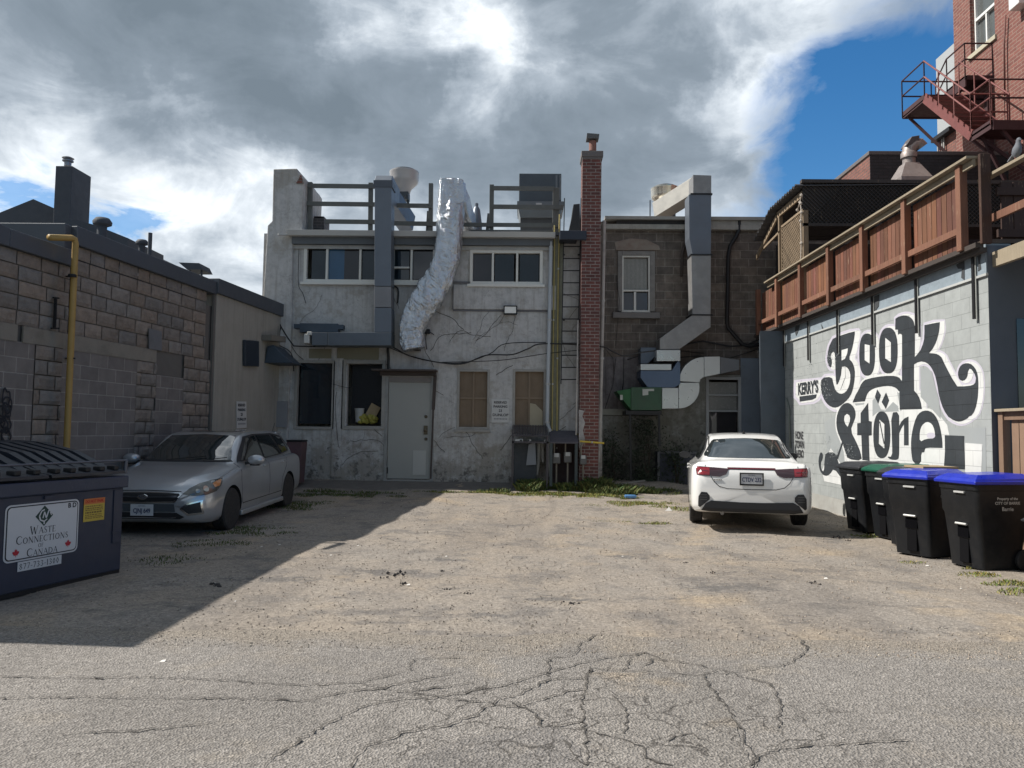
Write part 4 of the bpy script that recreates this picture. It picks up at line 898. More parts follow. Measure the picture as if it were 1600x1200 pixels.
    # small roof stack behind foil duct
    t = thing('flue_stack', 'small tapered metal flue standing on the roof right of the foil duct', 'flue', (onY(745, 362, 18.6).x, 18.6, 5.9)); c = onY(744, 362, 18.6); m = MB()
    m.lathe([(.16, 5.9 - c.z), (.14, .2), (.09, .55), (.05, .62)], c, 14); m.lathe([(.04, .6), (.045, .7), (.02, .72)], c, 10); m.build('stack', GALV, t, smooth=True, split=40)
    # vent triangle / hood right by chimney
    t = thing('roof_vent_hood', 'dark leaning roof hood between the ladder top and the brick chimney', 'roof hood', (onY(900, 362, 18.4).x, 18.4, 5.9)); m = MB()
    m.prism([onY(x, y, 18.2) for x, y in ((896, 319), (906, 318), (907, 362), (888, 362), (893, 340))], (0, .4, 0)); m.build('hood', plain('hood_dark', (.05, .055, .06), .6, .3), t, bevel=.01)
rooftop()

def wall_fittings():
    # ladder
    t = thing('ladder', 'dark steel wall ladder rising past the roof edge left of the brick chimney', 'ladder', onY(890, 600, YF - .18)); Y = YF - .2
    for xa, xb in ((882, 876.5), (908, 902)):
        m = MB(); m.bar(onY(xa, 310, Y), onY(xb, 600, Y), .05, .02, (1, 0, 0)); m.build('rail', BLK, t)
    for k in range(12):
        y = 385 + k * 18.9; a = 880.6 - (y - 385) * .019; m = MB(); m.tube([onY(a, y, Y), onY(a + 25.5, y, Y)], .013, 8); m.build('rung', BLK, t)
    m = MB()
    for y in (398, 500): m.bar(onY(881, y, Y), onY(881, y, YF), .04, .04); m.bar(onY(904, y, Y), onY(904, y, YF), .04, .04)
    m.build('bracket', BLK, t)
    # brick chimney
    bk = brick('chimney_brick', (.17, .06, .05), (.105, .043, .04), (.26, .23, .21), .21, .075, .0085, 'ANY', .6, dirt=.25, dirtcol=(.08, .06, .055), mixn=.5)
    t = thing('chimney', 'tall narrow red brick chimney against the rear wall', 'chimney', (onY(922, 740, YF - .3).x, YF - .3, .2)); Y0 = YF - .5
    m = MB(); P = [onY(x, y, Y0) for x, y in ((910.5, 248), (940, 248), (934.5, 700), (905, 700))]; P[2].z = P[3].z = .1; m.prism(P, (0, .495, 0)); m.build('shaft', bk, t)
    m = MB(); r = rc(908.5, 236, 942.5, 248.6, Y0); m.box((r[0], Y0 - .03, r[2] + .05), (r[1], YF + .03, r[3])); m.box((r[0] + .02, Y0 - .015, r[2]), (r[1] - .02, YF + .015, r[2] + .05)); m.build('cap', pm('cap_brick', (.14, .13, .13), .9), t, bevel=.01)
    m = MB(); c = onY(926, 236, Y0 + .22); m.lathe([(.085, 0), (.085, .22)], c, 14); fl = m.build('flue_pot', pm('pot', (.22, .11, .09), .8), t, smooth=True, split=40)
    m = MB(); a = onY(916, 219, Y0 + .22); b = onY(935, 219, Y0 + .22); m.prism([(a.x, Y0 + .1, a.z), (b.x, Y0 + .1, a.z), (b.x + .01, Y0 + .1, a.z + .1), (a.x + .01, Y0 + .1, a.z + .12)], (0, .26, 0)); m.bar((a.x + .05, Y0 + .2, a.z - .06), (a.x + .05, Y0 + .2, a.z), .015); m.bar((b.x - .05, Y0 + .2, a.z - .06), (b.x - .05, Y0 + .2, a.z), .015); m.build('rain_cap', plain('rcap', (.12, .12, .12), .6, .4), fl)
    # painted over brick patch
    m = MB(); P = [onY(x, y, Y0 - .004) for x, y in ((904.5, 640), (913, 642), (910, 650), (914, 660), (911, 672), (914, 690), (908, 700), (904.5, 700))]; m.prism(P, (0, -.003, 0)); m.build('paint_remnant', pm('remnant', (.38, .37, .37), .9, dirt=.5), t)
    # dark hood box at the ladder head
    r = rc(874, 365, 929, 379, YF - .35); m = MB(); m.box((r[0], YF - .62, r[2]), (r[1] - .2, YF - .53, r[3])); m.box((r[0], YF - .53, r[2] + .05), (r[0] + .4, YF - .02, r[3])); tag(m.build('flashing_box', plain('flash_navy', (.025, .03, .045), .5, .2), None, bevel=.01), 'dark flashing box wrapped round the chimney at roof level', 'flashing')
    # timber/board strip behind conduits
    r = rc(862, 372, 879, 680, YF); m = MB(); P = [onY(x, y, YF - .03) for x, y in ((864, 372), (881, 372), (875, 600), (873, 690), (857, 690))]; m.prism(P, (0, .028, 0)); tag(m.build('corner_board', pm('corner_board', (.20, .20, .15), .9, dirt=.4, streak=.6), None), 'mossy grey corner board behind the yellow conduits', 'board')
    def pipe(name, lab, cat, pts, r, mat, Y=YF - .07, n=10, group=None, clamps=()):
        W = [onY(x, y, Y) for x, y in pts]; t = thing(name, lab, cat, W[-1], group=group); MB().tube(W, r, n).build('pipe', mat, t, smooth=True, split=50)
        m = MB()
        for i, (x, y) in enumerate(pts[1:-1] or pts[:1]):
            c = onY(x, y, Y); m.lathe([(r * 1.25, -.02), (r * 1.3, 0), (r * 1.25, .02)], c, 10)
        m.build('clamp', MATS['gutter_grey'], t)
    pipe('downspout', 'pale blue-white downspout at the right end of the eaves', 'downspout', [(861, 378), (858.5, 500), (856, 600), (855, 660), (858.5, 672), (857, 735)], .045, pm('spout_white', (.40, .43, .46), .5, var=.1, bmp=.02), YF - .1)
    yc = pm('conduit_yellow', (.36, .30, .12), .6, var=.25, vs=5, bmp=.05)
    pipe('conduit', 'thin yellow conduit beside the downspout, left one of the pair', 'conduit', [(866.5, 352), (865, 500), (863.5, 600), (862.5, 677), (885, 677.5), (904, 679)], .016, yc, YF - .06, group='yellow conduits')
    pipe('conduit', 'thin yellow conduit by the ladder, right one of the pair', 'conduit', [(874.5, 335), (872.5, 420), (871, 560), (870, 700), (869.5, 748)], .018, yc, YF - .06, group='yellow conduits')
    pipe('drain_pipe', 'grey-white pipe standing on the seam right of the brick chimney', 'pipe', [(944, 345), (942, 470), (940, 560), (937, 660), (935, 722)], .042, pm('drain_white', (.40, .38, .36), .7, var=.2, dirt=.35), YF - .08)
    pipe('conduit', 'thin pale conduit running down the left edge of the chimney', 'conduit', [(903, 500), (902, 560), (901, 620), (900, 680)], .014, MATS['drain_white'], YF - .55)
    pipe('gas_line', 'short bright yellow gas line crossing the foot of the chimney', 'gas pipe', [(906, 689.5), (925, 691), (944, 692.5)], .022, pm('gas_yellow', (.55, .40, .05), .5), YF - .58)
    # flood light
    c = onY(797.5, 484.5, YF - .1); t = thing('floodlight', 'small square floodlight with a white lens on the white-grey wall', 'light', c); m = MB(); frame_box(m, (c.x - .155, c.x + .155, c.z - .1, c.z + .1), .025, c.y - .04, c.y + .1); m.build('housing', BLK, t, bevel=.006)
    m = MB(); m.box((c.x - .13, c.y - .03, c.z - .075), (c.x + .13, c.y - .0, c.z + .075)); m.build('lens', pm('lens_white', (.75, .74, .70), .3, bmp=0), t)
    # reserved sign
    A = [onY(x, y, YF - .02) for x, y in ((768, 623.5), (796, 624), (795, 660.5), (767.8, 660.5))]; t = thing('parking_sign', 'white reserved parking sign between the two brown boarded windows', 'sign', A[3]); MB().prism(A, (0, .008, 0)).build('panel', MATS['sign_white'], t, bevel=.003); sign_text(t, A, Vector((0, -.003, 0)))
    # cables along the walls
    cb = [([(405, 488), (436, 505), (437, 520), (432, 552)], .012, YF - .15), ([(433, 500), (455, 535), (470, 541), (560, 541), (608, 541), (640, 556), (690, 567), (725, 568), (760, 555), (800, 554), (825, 545), (850, 537), (935, 541), (955, 548), (975, 556), (1000, 551), (1024, 548)], .016, YF - .12),
          ([(608, 543), (660, 562), (720, 567), (765, 553), (790, 537), (853, 535)], .011, YF - .1), ([(690, 566), (780, 563), (850, 553), (905, 547)], .009, YF - .1), ([(453, 380), (452, 440), (451, 520), (460, 548), (474, 562)], .007, YF - .04),
          ([(468, 370), (466, 440), (473, 458), (478, 474)], .007, YF - .04), ([(613, 446), (622, 452), (621, 474)], .02, YF - .05), ([(520, 600), (545, 606), (550, 600)], .006, YF - .08), ([(526, 612), (524, 640), (528, 690), (530, 700)], .005, YF - .05),
          ([(606, 543), (607, 560), (606, 585)], .03, YF - .06), ([(437, 540), (455, 552), (459, 580)], .012, YF - .2), ([(668, 516), (665, 530), (667, 546)], .01, YF - .05), ([(415, 470), (430, 480), (434, 520), (430, 560)], .014, YF - .25)]
    m = MB()
    for pts, r, Y in cb:
        W = [onY(x, y, Y) for x, y in pts]; Q = []
        for i in range(len(W) - 1):
            for j in range(5):
                p0, p1, p2, p3 = W[max(i - 1, 0)], W[i], W[i + 1], W[min(i + 2, len(W) - 1)]; f = j / 5
                Q.append(.5 * ((2 * p1) + (-p0 + p2) * f + (2 * p0 - 5 * p1 + 4 * p2 - p3) * f * f + (-p0 + 3 * p1 - 3 * p2 + p3) * f ** 3))
        m = MB(); m.tube(Q + [W[-1]], r, 6); m.build('cable', plain('cable_black', (.02, .02, .022), .6), B1, smooth=True)
    # wall bracket by foil duct
    m = MB(); r = rc(661, 515, 672, 522); m.box((r[0], YF - .1, r[2]), (r[1], YF, r[3])); m.bar(onY(672, 519, YF - .05), onY(678, 523, YF - .05), .02); tag(m.build('wall_bracket', BLK, None), 'small dark bracket on the wall right of the foil duct end', 'bracket')
    # awning-like dark hood at the corner
    m = MB(); m.prism([onY(x, y, YF - .9) for x, y in ((418, 541), (427, 539), (440, 552), (457, 567), (413, 567))], (0, .8, 0)); t = m.build('corner_hood', DARKB, None, bevel=.01); tag(t, 'dark sloping metal hood in the corner above the electric boxes', 'hood')
    # electric boxes
    t = thing('meter_box', 'grey electric meter box with conduits in the left corner', 'electric box', onY(438, 668, YF - .1)); r = rc(431, 627, 449, 668, YF - .15); m = MB(); m.box((r[0], YF - .2, r[2]), (r[1], YF - .01, r[3])); m.build('box', pm('box_grey', (.22, .225, .24), .5, .2), t, bevel=.01)
    m = MB(); m.tube([onY(435, 627, YF - .1), onY(435, 613, YF - .1), onY(443, 611, YF - .1)], .02, 8); m.tube([onY(444, 627, YF - .1), onY(445, 572, YF - .1)], .018, 8); m.build('conduit', MATS['box_grey'], t); m = MB(); c = onY(452, 596, YF - .05); m.box((c.x - .1, YF - .08, c.z - .02), (c.x + .04, YF, c.z + .02)); m.build('bracket', MATS['cap_white'], t)
    m = MB(); m.box((r[0] - .06, YF - .06, .25), (r[0] - .01, YF - .0, r[3] + .12)); m.build('backboard', BLK, t)
    # metal shelter with shelf of odds and ends
    t = thing('small_shelter', 'low dark corrugated shelter with cluttered shelf below the right boarded window', 'shelter', (onY(830, 750, YF - .4).x, YF - .4, .3)); dk = pm('shelter_dark', (.065, .06, .068), .7, .2, var=.2); Y0 = YF - .75
    m = MB(); a = onY(800, 671, Y0); b = onY(857, 671, Y0); zb = onY(830, 681, Y0).z
    n = 22
    for k in range(n):
        x0 = a.x + (b.x - a.x) * k / n; x1 = a.x + (b.x - a.x) * (k + .6) / n; m.prism([(x0, Y0, zb), (x1, Y0, zb), (x1, Y0 + .02, zb + .03), (x0, Y0 + .02, zb + .03)], (0, .7, a.z - zb + .08))
    m.box((a.x, Y0 + .01, zb - .015), (b.x, Y0 + .06, zb + .01)); m.build('roof', dk, t)
    m = MB(); m.box((a.x, Y0 + .02, zb - .12), (b.x, YF - .05, zb - .16)); m.build('shelf', dk, t)
    for x in (a.x + .02, b.x - .02): m = MB(); m.bar((x, Y0 + .04, .25), (x, Y0 + .04, zb), .04); m.build('leg', dk, t)
    m = MB(); r = rc(803, 690, 838, 748, YF - .1); m.box((r[0], YF - .45, .28), (r[1], YF - .1, r[3])); m.build('cabinet', pm('cab_blue', (.035, .042, .05), .7, var=.2), t, bevel=.02)
    g = 'junk on the little shelf'
    for x, y, w, h, c in ((811, 683, 12, 3, (.4, .42, .42)), (814, 687, 4, 4, (.3, .33, .36)), (826, 682, 3, 3, (.5, .5, .48)), (827, 686, 5, 3, (.35, .35, .35)), (853, 683, 4, 3, (.5, .5, .5)), (853, 686.5, 3, 3, (.45, .45, .45))):
        p = onY(x, y, Y0 + .02); m = MB(); m.box((p.x - w * .0145 / 2, Y0 + .03, zb - .12), (p.x + w * .0145 / 2, Y0 + .13, zb - .12 + h * .014)); tag(m.build('shelf_clutter', pm('junk%d' % int(c[0] * 99 + w), c, .7), None, bevel=.006), 'small pale odds and ends on the shelf of the low shelter', 'clutter', g)
    for pts, r, lab in (([(842, 690), (841, 722), (838, 742)], .045, 'pale upright pipe leaning in the shelter'), ([(847, 690), (848, 722)], .03, 'thin grey pipe hanging in the shelter'), ([(857, 692), (857, 722), (860, 745)], .035, 'white pipe bending to the ground right of the shelter')):
        m = MB(); m.tube([onY(x, y, YF - .35) for x, y in pts], r, 10); tag(m.build('loose_pipe', pm('pipe_pale', (.26, .26, .25), .7, dirt=.3), None, smooth=True, split=50), lab, 'pipe')
    p = [onY(x, y, YF - .5) for x, y in ((826, 694), (836, 692), (838, 726), (822, 727))]; m = MB(); m.prism(p, (0, .04, 0)); tag(m.build('grey_panel', pm('panel_g', (.20, .22, .25), .7), None), 'leaning pale grey panel inside the low shelter', 'panel')
    # meter shelter
    t = thing('meter_shelter', 'dark sloped hood over the gas meters beside the chimney foot', 'shelter', (onY(880, 750, YF - .4).x, YF - .4, .3)); m = MB(); a = onY(859, 681, Y0 + .1); b = onY(903, 681, Y0 + .1); zb = onY(880, 693, Y0).z
    m.prism([(a.x, Y0, zb), (a.x, Y0, zb + .03), (a.x, YF - .05, a.z + .12), (a.x, YF - .05, a.z + .09)], (b.x - a.x, 0, 0)); m.build('roof', pm('hood_purple', (.075, .07, .085), .7), t)
    for x in (a.x + .03, b.x - .04): m = MB(); m.box((x - .03, Y0 + .02, .3), (x + .03, Y0 + .08, zb)); m.build('leg', pm('post_teal', (.05, .065, .07), .8), t)
    m = MB(); m.box((a.x, YF - .08, .25), (b.x, YF - .02, a.z)); m.build('backboard', pm('dark_back', (.05, .035, .035), .9, var=.3), t)
    for x, y, lab, s in ((869.5, 711, 'gas meter with a pale dial under the dark hood, leftmost of three', .085), (887, 709.5, 'gas meter with a pale square dial under the dark hood, middle of three', .085), (911, 714, 'gas meter in front of the chimney foot, rightmost of three', .075)):
        c = onY(x, y, YF - .58 if x > 900 else YF - .5); t = thing('gas_meter', lab, 'gas meter', (c.x, c.y, .3), group='gas meters'); m = MB(); m.box((c.x - s, c.y - .06, c.z - s * 2.2), (c.x + s, c.y + .08, c.z + s * .5)); m.build('body', pm('meter_body', (.13, .13, .13), .6, .2), t, bevel=.02)
        m = MB(); m.box((c.x - s * .6, c.y - .075, c.z - s * .5), (c.x + s * .6, c.y - .06, c.z + s * .5)); m.build('dial', pm('dial', (.45, .46, .46), .5), t); m = MB(); m.tube([(c.x - s * .6, c.y, c.z + s * .5), (c.x - s * .6, c.y, c.z + .26), (c.x + s * .2, c.y, c.z + .30)], .018, 8); m.tube([(c.x, c.y, c.z - s * 2), (c.x, c.y, .3)], .02, 8); m.build('riser', pm('riser', (.2, .18, .15), .7), t)
    # drum / red bin half hidden by the hatchback
    p = onY(474, 745, YF - .6); t = thing('wheeled_tub', 'faded pink plastic tub with dark rim behind the silver hatchback', 'tub', (p.x, p.y, .3)); m = MB(); c = onY(467, 690, YF - .6); m.prism([(c.x - .15, YF - .85, .3), (c.x + .10, YF - .85, .3), (c.x + .15, YF - .85, c.z), (c.x - .2, YF - .85, c.z)], (0, .4, 0)); m.build('body', pm('tub_pink', (.10, .055, .065), .8, dirt=.6), t, bevel=.02); m = MB(); m.box((c.x - .20, YF - .86, c.z), (c.x + .15, YF - .44, c.z + .04)); m.build('rim', BLK, t, bevel=.01)
    p = onG(501, 741); m = MB(); m.lathe([(.06, 0), (.075, .16), (.08, .17), (.07, .17)], (p.x, p.y, .33), 14); tag(m.build('paint_can', pm('can_w', (.35, .37, .37), .5), None, smooth=True, split=40), 'small white can at the foot of the wall left of the grey door', 'can')
wall_fittings()

def rear_two():
    b = thing('stone_block_building', 'dark brown block rear building set back right of the chimney', 'building', (4, YS, 0))
    mw = brick('brown_block', (.175, .145, .122), (.11, .095, .085), (.24, .215, .19), .42, .21, .011, 'XZ', .8, dirt=.5, dirtcol=(.045, .04, .035), mixn=.7, streak=.5)
    L = onY(900, 500, YS).x; Rr = 9.0; top = onY(1060, 347, YS).z
    holes = [rc(972, 400, 1015, 487, YS), rc(1104, 590, 1157, 752, YS)]
    m = MB(); holed_wall(m, L, Rr, -.1, top, YS, holes, .14); m.add([(L, YS, top), (Rr, YS, top), (Rr, YS + 8, top), (L, YS + 8, top)], [(0, 1, 2, 3)]); m.box((L, YS + .8, -.1), (Rr, YS + 8, top - .02)); m.build('wall', mw, b)
    # rendered lower storey: dirty, grey-green
    low = stucco('render_lower', (.26, .265, .25), (.15, .145, .125), (.045, .042, .04), 2.2)
    m = MB(); r = rc(1030, 586, 1186, 762, YS); holed_wall(m, r[0], 5.78, 0, r[3], YS - .03, [holes[1]], .02); r2 = rc(941, 650, 1030, 760, YS); m.add([(r2[0], YS - .028, 0), (r[0], YS - .028, 0), (r[0], YS - .028, r2[3]), (r2[0], YS - .028, r2[3])], [(0, 1, 2, 3)]); m.build('render', low, b)
    m = MB(); r3 = rc(941, 558, 1010, 648, YS); m.box((r3[0], YS - .02, r3[2]), (r3[1], YS - .001, r3[3])); m.build('stained_board', pm('stained', (.18, .165, .17), .9, streak=1.0, var=.4, vs=5, dirt=.5), b)
    m = MB(); r = rc(938, 639, 983, 648.5, YS - .05); m.box((r[0], YS - .07, r[2]), (r[1], YS - .02, r[3])); m.build('pale_lintel', pm('pale_lintel', (.30, .30, .27), .85, dirt=.2), b)
    # grey-blue plaster strip near the bookshop wall
    m = MB(); r = rc(1157, 560, 1190, 760, YS); m.box((r[0], YS - .05, 0), (5.8, YS - .031, r[3])); m.build('blue_render', pm('blue_render', (.16, .19, .23), .85, var=.1, dirt=.1), b)
    a = onY(1188, 600, 17.25); m = MB(); m.prism([(a.x, 17.25, 0), (5.775, 17.25, 0), (5.775, YS - .06, 0)], (0, 0, 3.8)); m.build('blue_bay', pm('blue_bay', (.085, .105, .128), .85, var=.15, dirt=.2, vs=1.5), b)  # bay shaped as a wedge so that no sunlit side face shows
    # eaves
    a = onY(944, 344, YS); c = onY(1192, 343, YS)
    m = MB(); m.box((a.x, YS - .22, a.z - .03), (c.x, YS + .05, a.z + .05)); m.build('roof_edge', pm('edge_grey', (.30, .29, .27), .7, dirt=.2), b)
    m = MB(); m.box((a.x, YS - .16, a.z - .26), (c.x, YS - .002, a.z - .14)); m.build('fascia', pm('fascia_grey', (.33, .32, .29), .75, dirt=.3, streak=.4), b)
    m = MB(); m.box((a.x + .3, YS - .13, a.z - .14), (a.x + 2.3, YS - .001, a.z - .03)); m.build('soffit_gap', pm('gap_dark', (.03, .03, .03), .9), b)
    m = MB(); m.box((a.x + 2.3, YS - .15, a.z - .14), (c.x, YS - .0015, a.z - .03)); m.build('fascia_board', MATS['fascia_grey'], b)
    # window surround
    sf = pm('stone_surround', (.21, .20, .19), .9, dirt=.35, var=.25, vs=4)
    m = MB(); r = rc(965, 393, 1023, 489, YS); i = rc(972, 400, 1015, 487, YS)
    m.box((r[0], YS - .05, i[2]), (i[0], YS - .002, r[3])); m.box((i[1], YS - .05, i[2]), (r[1], YS - .002, r[3])); m.box((i[0], YS - .05, i[3]), (i[1], YS - .002, r[3])); m.build('window_surround', sf, b, bevel=.01)
    r = rc(957, 489, 1030, 498, YS); m = MB(); m.box((r[0], YS - .12, r[2]), (r[1], YS - .002, r[3])); m.build('window_sill', pm('sill_grey', (.17, .16, .155), .9), b, bevel=.01)
    m = MB(); P = [onY(x, y, YS - .03) for x, y in ((960, 378), (985, 372), (1010, 374), (1030, 384), (1032, 391), (962, 391))]; m.prism(P, (0, .028, 0)); m.build('lintel', pm('lintel_rough', (.23, .20, .17), .95, dirt=.5, dirtcol=(.16, .07, .05)), b, bevel=.01)
    GC = pm('curtain_glass', (.20, .20, .19), .25, var=.15, vs=7, bmp=0, spec=.6)
    w = window(b, (971, 399, 1016, 488), dict(mull=[], bars=[(972, 1014, 454)], glass=[(975, 403, 1012, 452, GC), (975, 457, 991, 485, GL2), (993, 457, 1012, 485, GL2)]), YS, .05, label='upper sash window with a pale curtain')
    m = MB(); r = rc(975, 403, 1012, 452, YS)
    for k in range(18):
        x = r[0] + (r[1] - r[0]) * (k + .5) / 18; m.box((x - .006, YS + .052, r[2]), (x + .006, YS + .0595, r[3]))
    m.build('curtain', pm('curtain', (.34, .33, .30), .8, bmp=0), w); m = MB(); r = rc(991, 456, 993, 486, YS); m.box((r[0] - .01, YS - .02, r[2]), (r[1] + .01, YS + .07, r[3])); m.build('sash_bar', FRAME, w)
    # door with screen window
    w = window(b, (1103, 589, 1158, 754), dict(mull=[], bars=[(1104, 1156, 617), (1104, 1156, 642)], glass=[(1108, 597, 1152, 616, GC), (1108, 618, 1152, 641, GC), (1108, 644, 1152, 752, GL2)]), YS - .03, .07, name='screen_door', fmat=pm('frame_grey', (.34, .35, .36), .6, var=.1), label='pale framed screen door half hidden by the white sedan')
    # black board at the foot
    r = rc(1025, 705, 1076, 753, YS - .15); m = MB(); m.box((r[0], YS - .35, .05), (r[1] + .6, YS - .03, r[3])); t = m.build('areaway_box', pm('area_dark', (.06, .065, .085), .7), None, bevel=.01); tag(t, 'dark blue-grey basement hatch with pale frame left of the white sedan', 'hatch')
    m = MB(); frame_box(m, (r[0], r[1] + .6, .08, r[3]), .05, YS - .38, YS - .35); m.build('frame', pm('hatch_frame', (.17, .17, .18), .8), t)
    # bushes
    return b
B2 = rear_two()
def shrub(px, py, w, h, Y, lab, n=520, seed=1):
    rnd = random.Random(seed); c = onY(px, py, Y); t = thing('shrub', lab, 'shrub', (c.x, Y, gz(c.x, Y)), group='dark shrubs against the brown wall'); m = MB(); z0 = gz(c.x, Y)
    for _ in range(n):
        if _ % 40 == 0: fz = rnd.random() ** 1.3; cc = Vector((rnd.gauss(0, w * .30) * (1 - .5 * fz), rnd.uniform(-.1, .1), fz * h)); cr = rnd.uniform(.08, .2)
        p = Vector((c.x, Y, z0)) + cc + Vector((rnd.gauss(0, cr), rnd.gauss(0, cr * .6), rnd.gauss(0, cr))); p.z = max(p.z, z0); f = 0; s = rnd.uniform(.02, .05); u = Vector((rnd.uniform(-1, 1), rnd.uniform(-1, 1), rnd.uniform(-1, 1))).normalized(); v = u.orthogonal().normalized(); g = rnd.uniform(.5, 1.5)
        m.add([p, p + u * s + v * s * .5, p + u * s * 2, p + u * s - v * s * .5], [(0, 1, 2, 3)], (g, g, g))
    m.build('foliage', pm('shrub_leaf', (.028, .04, .022), .8, attr=True, bmp=0), t); m = MB()
    for k in range(4): m.tube([(c.x + k * .02, Y, z0), (c.x + rnd.uniform(-.1, .1), Y, z0 + h * .5), (c.x + rnd.uniform(-.15, .15), Y, z0 + h * .9)], [.015, .01, .004], 5)
    m.build('stem', pm('stem', (.05, .04, .03), .9), t)
shrub(1010, 700, .75, 1.35, YS - .45, 'tall dark ragged shrub under the green fan box', 1300, 3)
shrub(1056, 690, .5, .9, YS - .6, 'small dark shrub left of the white sedan', 500, 5)
shrub(958, 720, .6, 1.0, YS - .5, 'dark weedy shrub right of the chimney foot', 700, 9)

def duct_two():
    t = thing('exhaust_duct', 'tall worn square duct bending left down the brown block wall', 'duct', onY(1095, 500, YS - .5)); Y0, Y1 = YS - .75, YS - .25
    def P(pts, y0=Y0, y1=Y1): m = MB(); m.prism([onY(x, y, y0) for x, y in pts], (0, y1 - y0, 0)); return m
    P([(1083, 273), (1111.5, 274), (1111.5, 303), (1083, 303)]).build('duct_head', GALV2, t, bevel=.006)
    P([(1076.5, 303.6), (1111.5, 303.6), (1111, 398), (1082, 398), (1077, 372)]).build('duct_section', GALV, t, bevel=.006)
    P([(1080, 398.6), (1111, 398.6), (1110.5, 492), (1082, 492)]).build('duct_section', GALV2, t, bevel=.006)
    P([(1081.5, 492.6), (1110.5, 492.6), (1110.5, 511), (1061, 546), (1031, 546), (1031, 529)]).build('duct_offset', GALV2, t, bevel=.006)
    P([(1026, 547), (1063, 547), (1063, 564), (1026, 564)], Y0 - .05).build('collar', SHEET, t, bevel=.006)
    m = MB(); a = onY(1096, 285, Y0 + .3); m.bar(onY(1097, 288, Y1 + .1), Vector((onY(1030, 335, 20.4).x, 20.4, onY(1030, 330, 20.4).z)), .42, .42, (0, 0, 1)); m.build('roof_run', pm('galv_pale', (.40, .39, .36), .5, .35, var=.15, vs=3), t, bevel=.006)
    for y in (303, 398, 492): m = MB(); r = rc(1079, y - 1, 1113, y + 1.2, Y0); m.box((r[0], Y0 - .02, r[2]), (r[1], Y1 + .02, r[3])); m.build('flange', BLK, t)
    # blue transition box and green fan
    t = thing('fan_box', 'dark green fan box on a steel stand against the brown wall', 'fan box', onY(1000, 645, YS - .6)); Y0 = YS - .8; Y1 = YS - .15
    P([(986, 605), (1034, 605), (1034, 641), (986, 641)], Y0, Y1).build('housing', pm('green_dark', (.035, .085, .048), .55, .1, var=.25, dirt=.2), t, bevel=.01)
    P([(963, 611), (995, 607), (986, 641), (980, 634)][:1] + [(986, 607), (986, 640), (980, 633)], Y0 + .02, Y1).build('intake_hood', pm('green_mid', (.02, .10, .035), .55, .2), t, bevel=.006)
    m = MB(); m.prism([onY(x, y, Y0 - .01) for x, y in ((1004, 608), (1022, 607.5), (1022, 611), (1013, 611), (1013, 617), (1004, 618))], (0, .008, 0)); m.build('sticker', pm('sticker', (.45, .47, .44), .6), t)
    m = MB(); m.prism([onY(x, y, Y0 - .01) for x, y in ((969, 617), (973, 617), (973, 625), (969, 625))], (0, .008, 0)); m.build('sticker', MATS['sticker'], t)
    m = MB(); r = rc(978, 642, 1034, 648, Y0); m.box((r[0], Y0, r[2]), (r[1], Y1, r[3]))
    for x in (985, 1030): q = onY(x, 645, Y0); m.bar((q.x, Y0 + .05, q.z), (q.x + .02, Y0 + .05, .1 if x < 1000 else q.z - .8), .05)
    m.build('stand', BLK, t)
    t = thing('supply_duct', 'pale blue-grey duct box stacked above the green fan box', 'duct', onY(1030, 600, YS - .5))
    P([(1001, 543), (1025, 543), (1025, 556), (1012, 568), (1001, 568)], YS - .5, YS - .1).build('upper_box', pm('duct_b1', (.10, .125, .16), .5, .4), t, bevel=.006)
    P([(1001, 569), (1049, 569), (1049, 578), (1001, 578)], Y0 + .0, Y1).build('bright_flange', SHEET, t, bevel=.004)
    P([(1001, 578.6), (1050, 578.6), (1060, 563), (1063, 568), (1063, 600), (1054, 605.5), (1012, 605.5), (1001, 590)], Y0 + .03, Y1).build('lower_box', pm('duct_b2', (.09, .13, .20), .45, .4), t, bevel=.006)
    # bright S-shaped duct
    t = thing('elbow_duct', 'bright sheet metal duct with two round elbows left of the screen door', 'duct', onY(1070, 640, YS - .4)); Y0 = YS - .72; Y1 = YS - .22
    P([(1034.5, 606), (1060, 606), (1060, 638.5), (1034.5, 638.5)], Y0, Y1).build('duct_section', SHEET, t, bevel=.005)
    arc = lambda cx, cy, r, a0, a1, n=9: [(cx + r * math.cos(R(a0 + (a1 - a0) * k / n)), cy - r * math.sin(R(a0 + (a1 - a0) * k / n))) for k in range(n + 1)]
    P([(1060.6, 606)] + [(1061.5, 598)] + [(1093, 598)] + arc(1060.6, 605.8, 32.5, 12, -90), Y0, Y1).build('elbow', SHEET, t, bevel=.005)
    P(arc(1100, 597, 39, 178, 90) + [(1100, 589)] + [(1094, 593), (1093, 597.4)], Y0, Y1).build('elbow', SHEET, t, bevel=.005)
    P([(1100.6, 557.5), (1125, 557), (1125, 584), (1100.6, 589)], Y0, Y1).build('duct_section', SHEET, t, bevel=.005)
    P([(1125.6, 558), (1155, 562), (1155, 578), (1125.6, 584)], Y0, Y1).build('wall_inlet', pm('duct_grey', (.14, .145, .155), .5, .4), t, bevel=.005)
    # downspout
    W = [onY(x, y, YS - .12) for x, y in ((1155, 342), (1154.5, 360), (1150, 370), (1141, 384), (1138, 400), (1136, 505), (1138, 513), (1160, 538), (1172, 541), (1186, 538))]
    t = thing('downspout', 'black downspout zigzagging down the brown block wall', 'downspout', W[-1]); MB().tube(W, .05, 10).build('pipe', BLK, t, smooth=True, split=50); m = MB()
    for y in (430, 470): c = onY(1137, y, YS - .12); m.lathe([(.058, -.02), (.06, 0), (.058, .02)], c, 10)
    m.build('clamp', BLK, t)
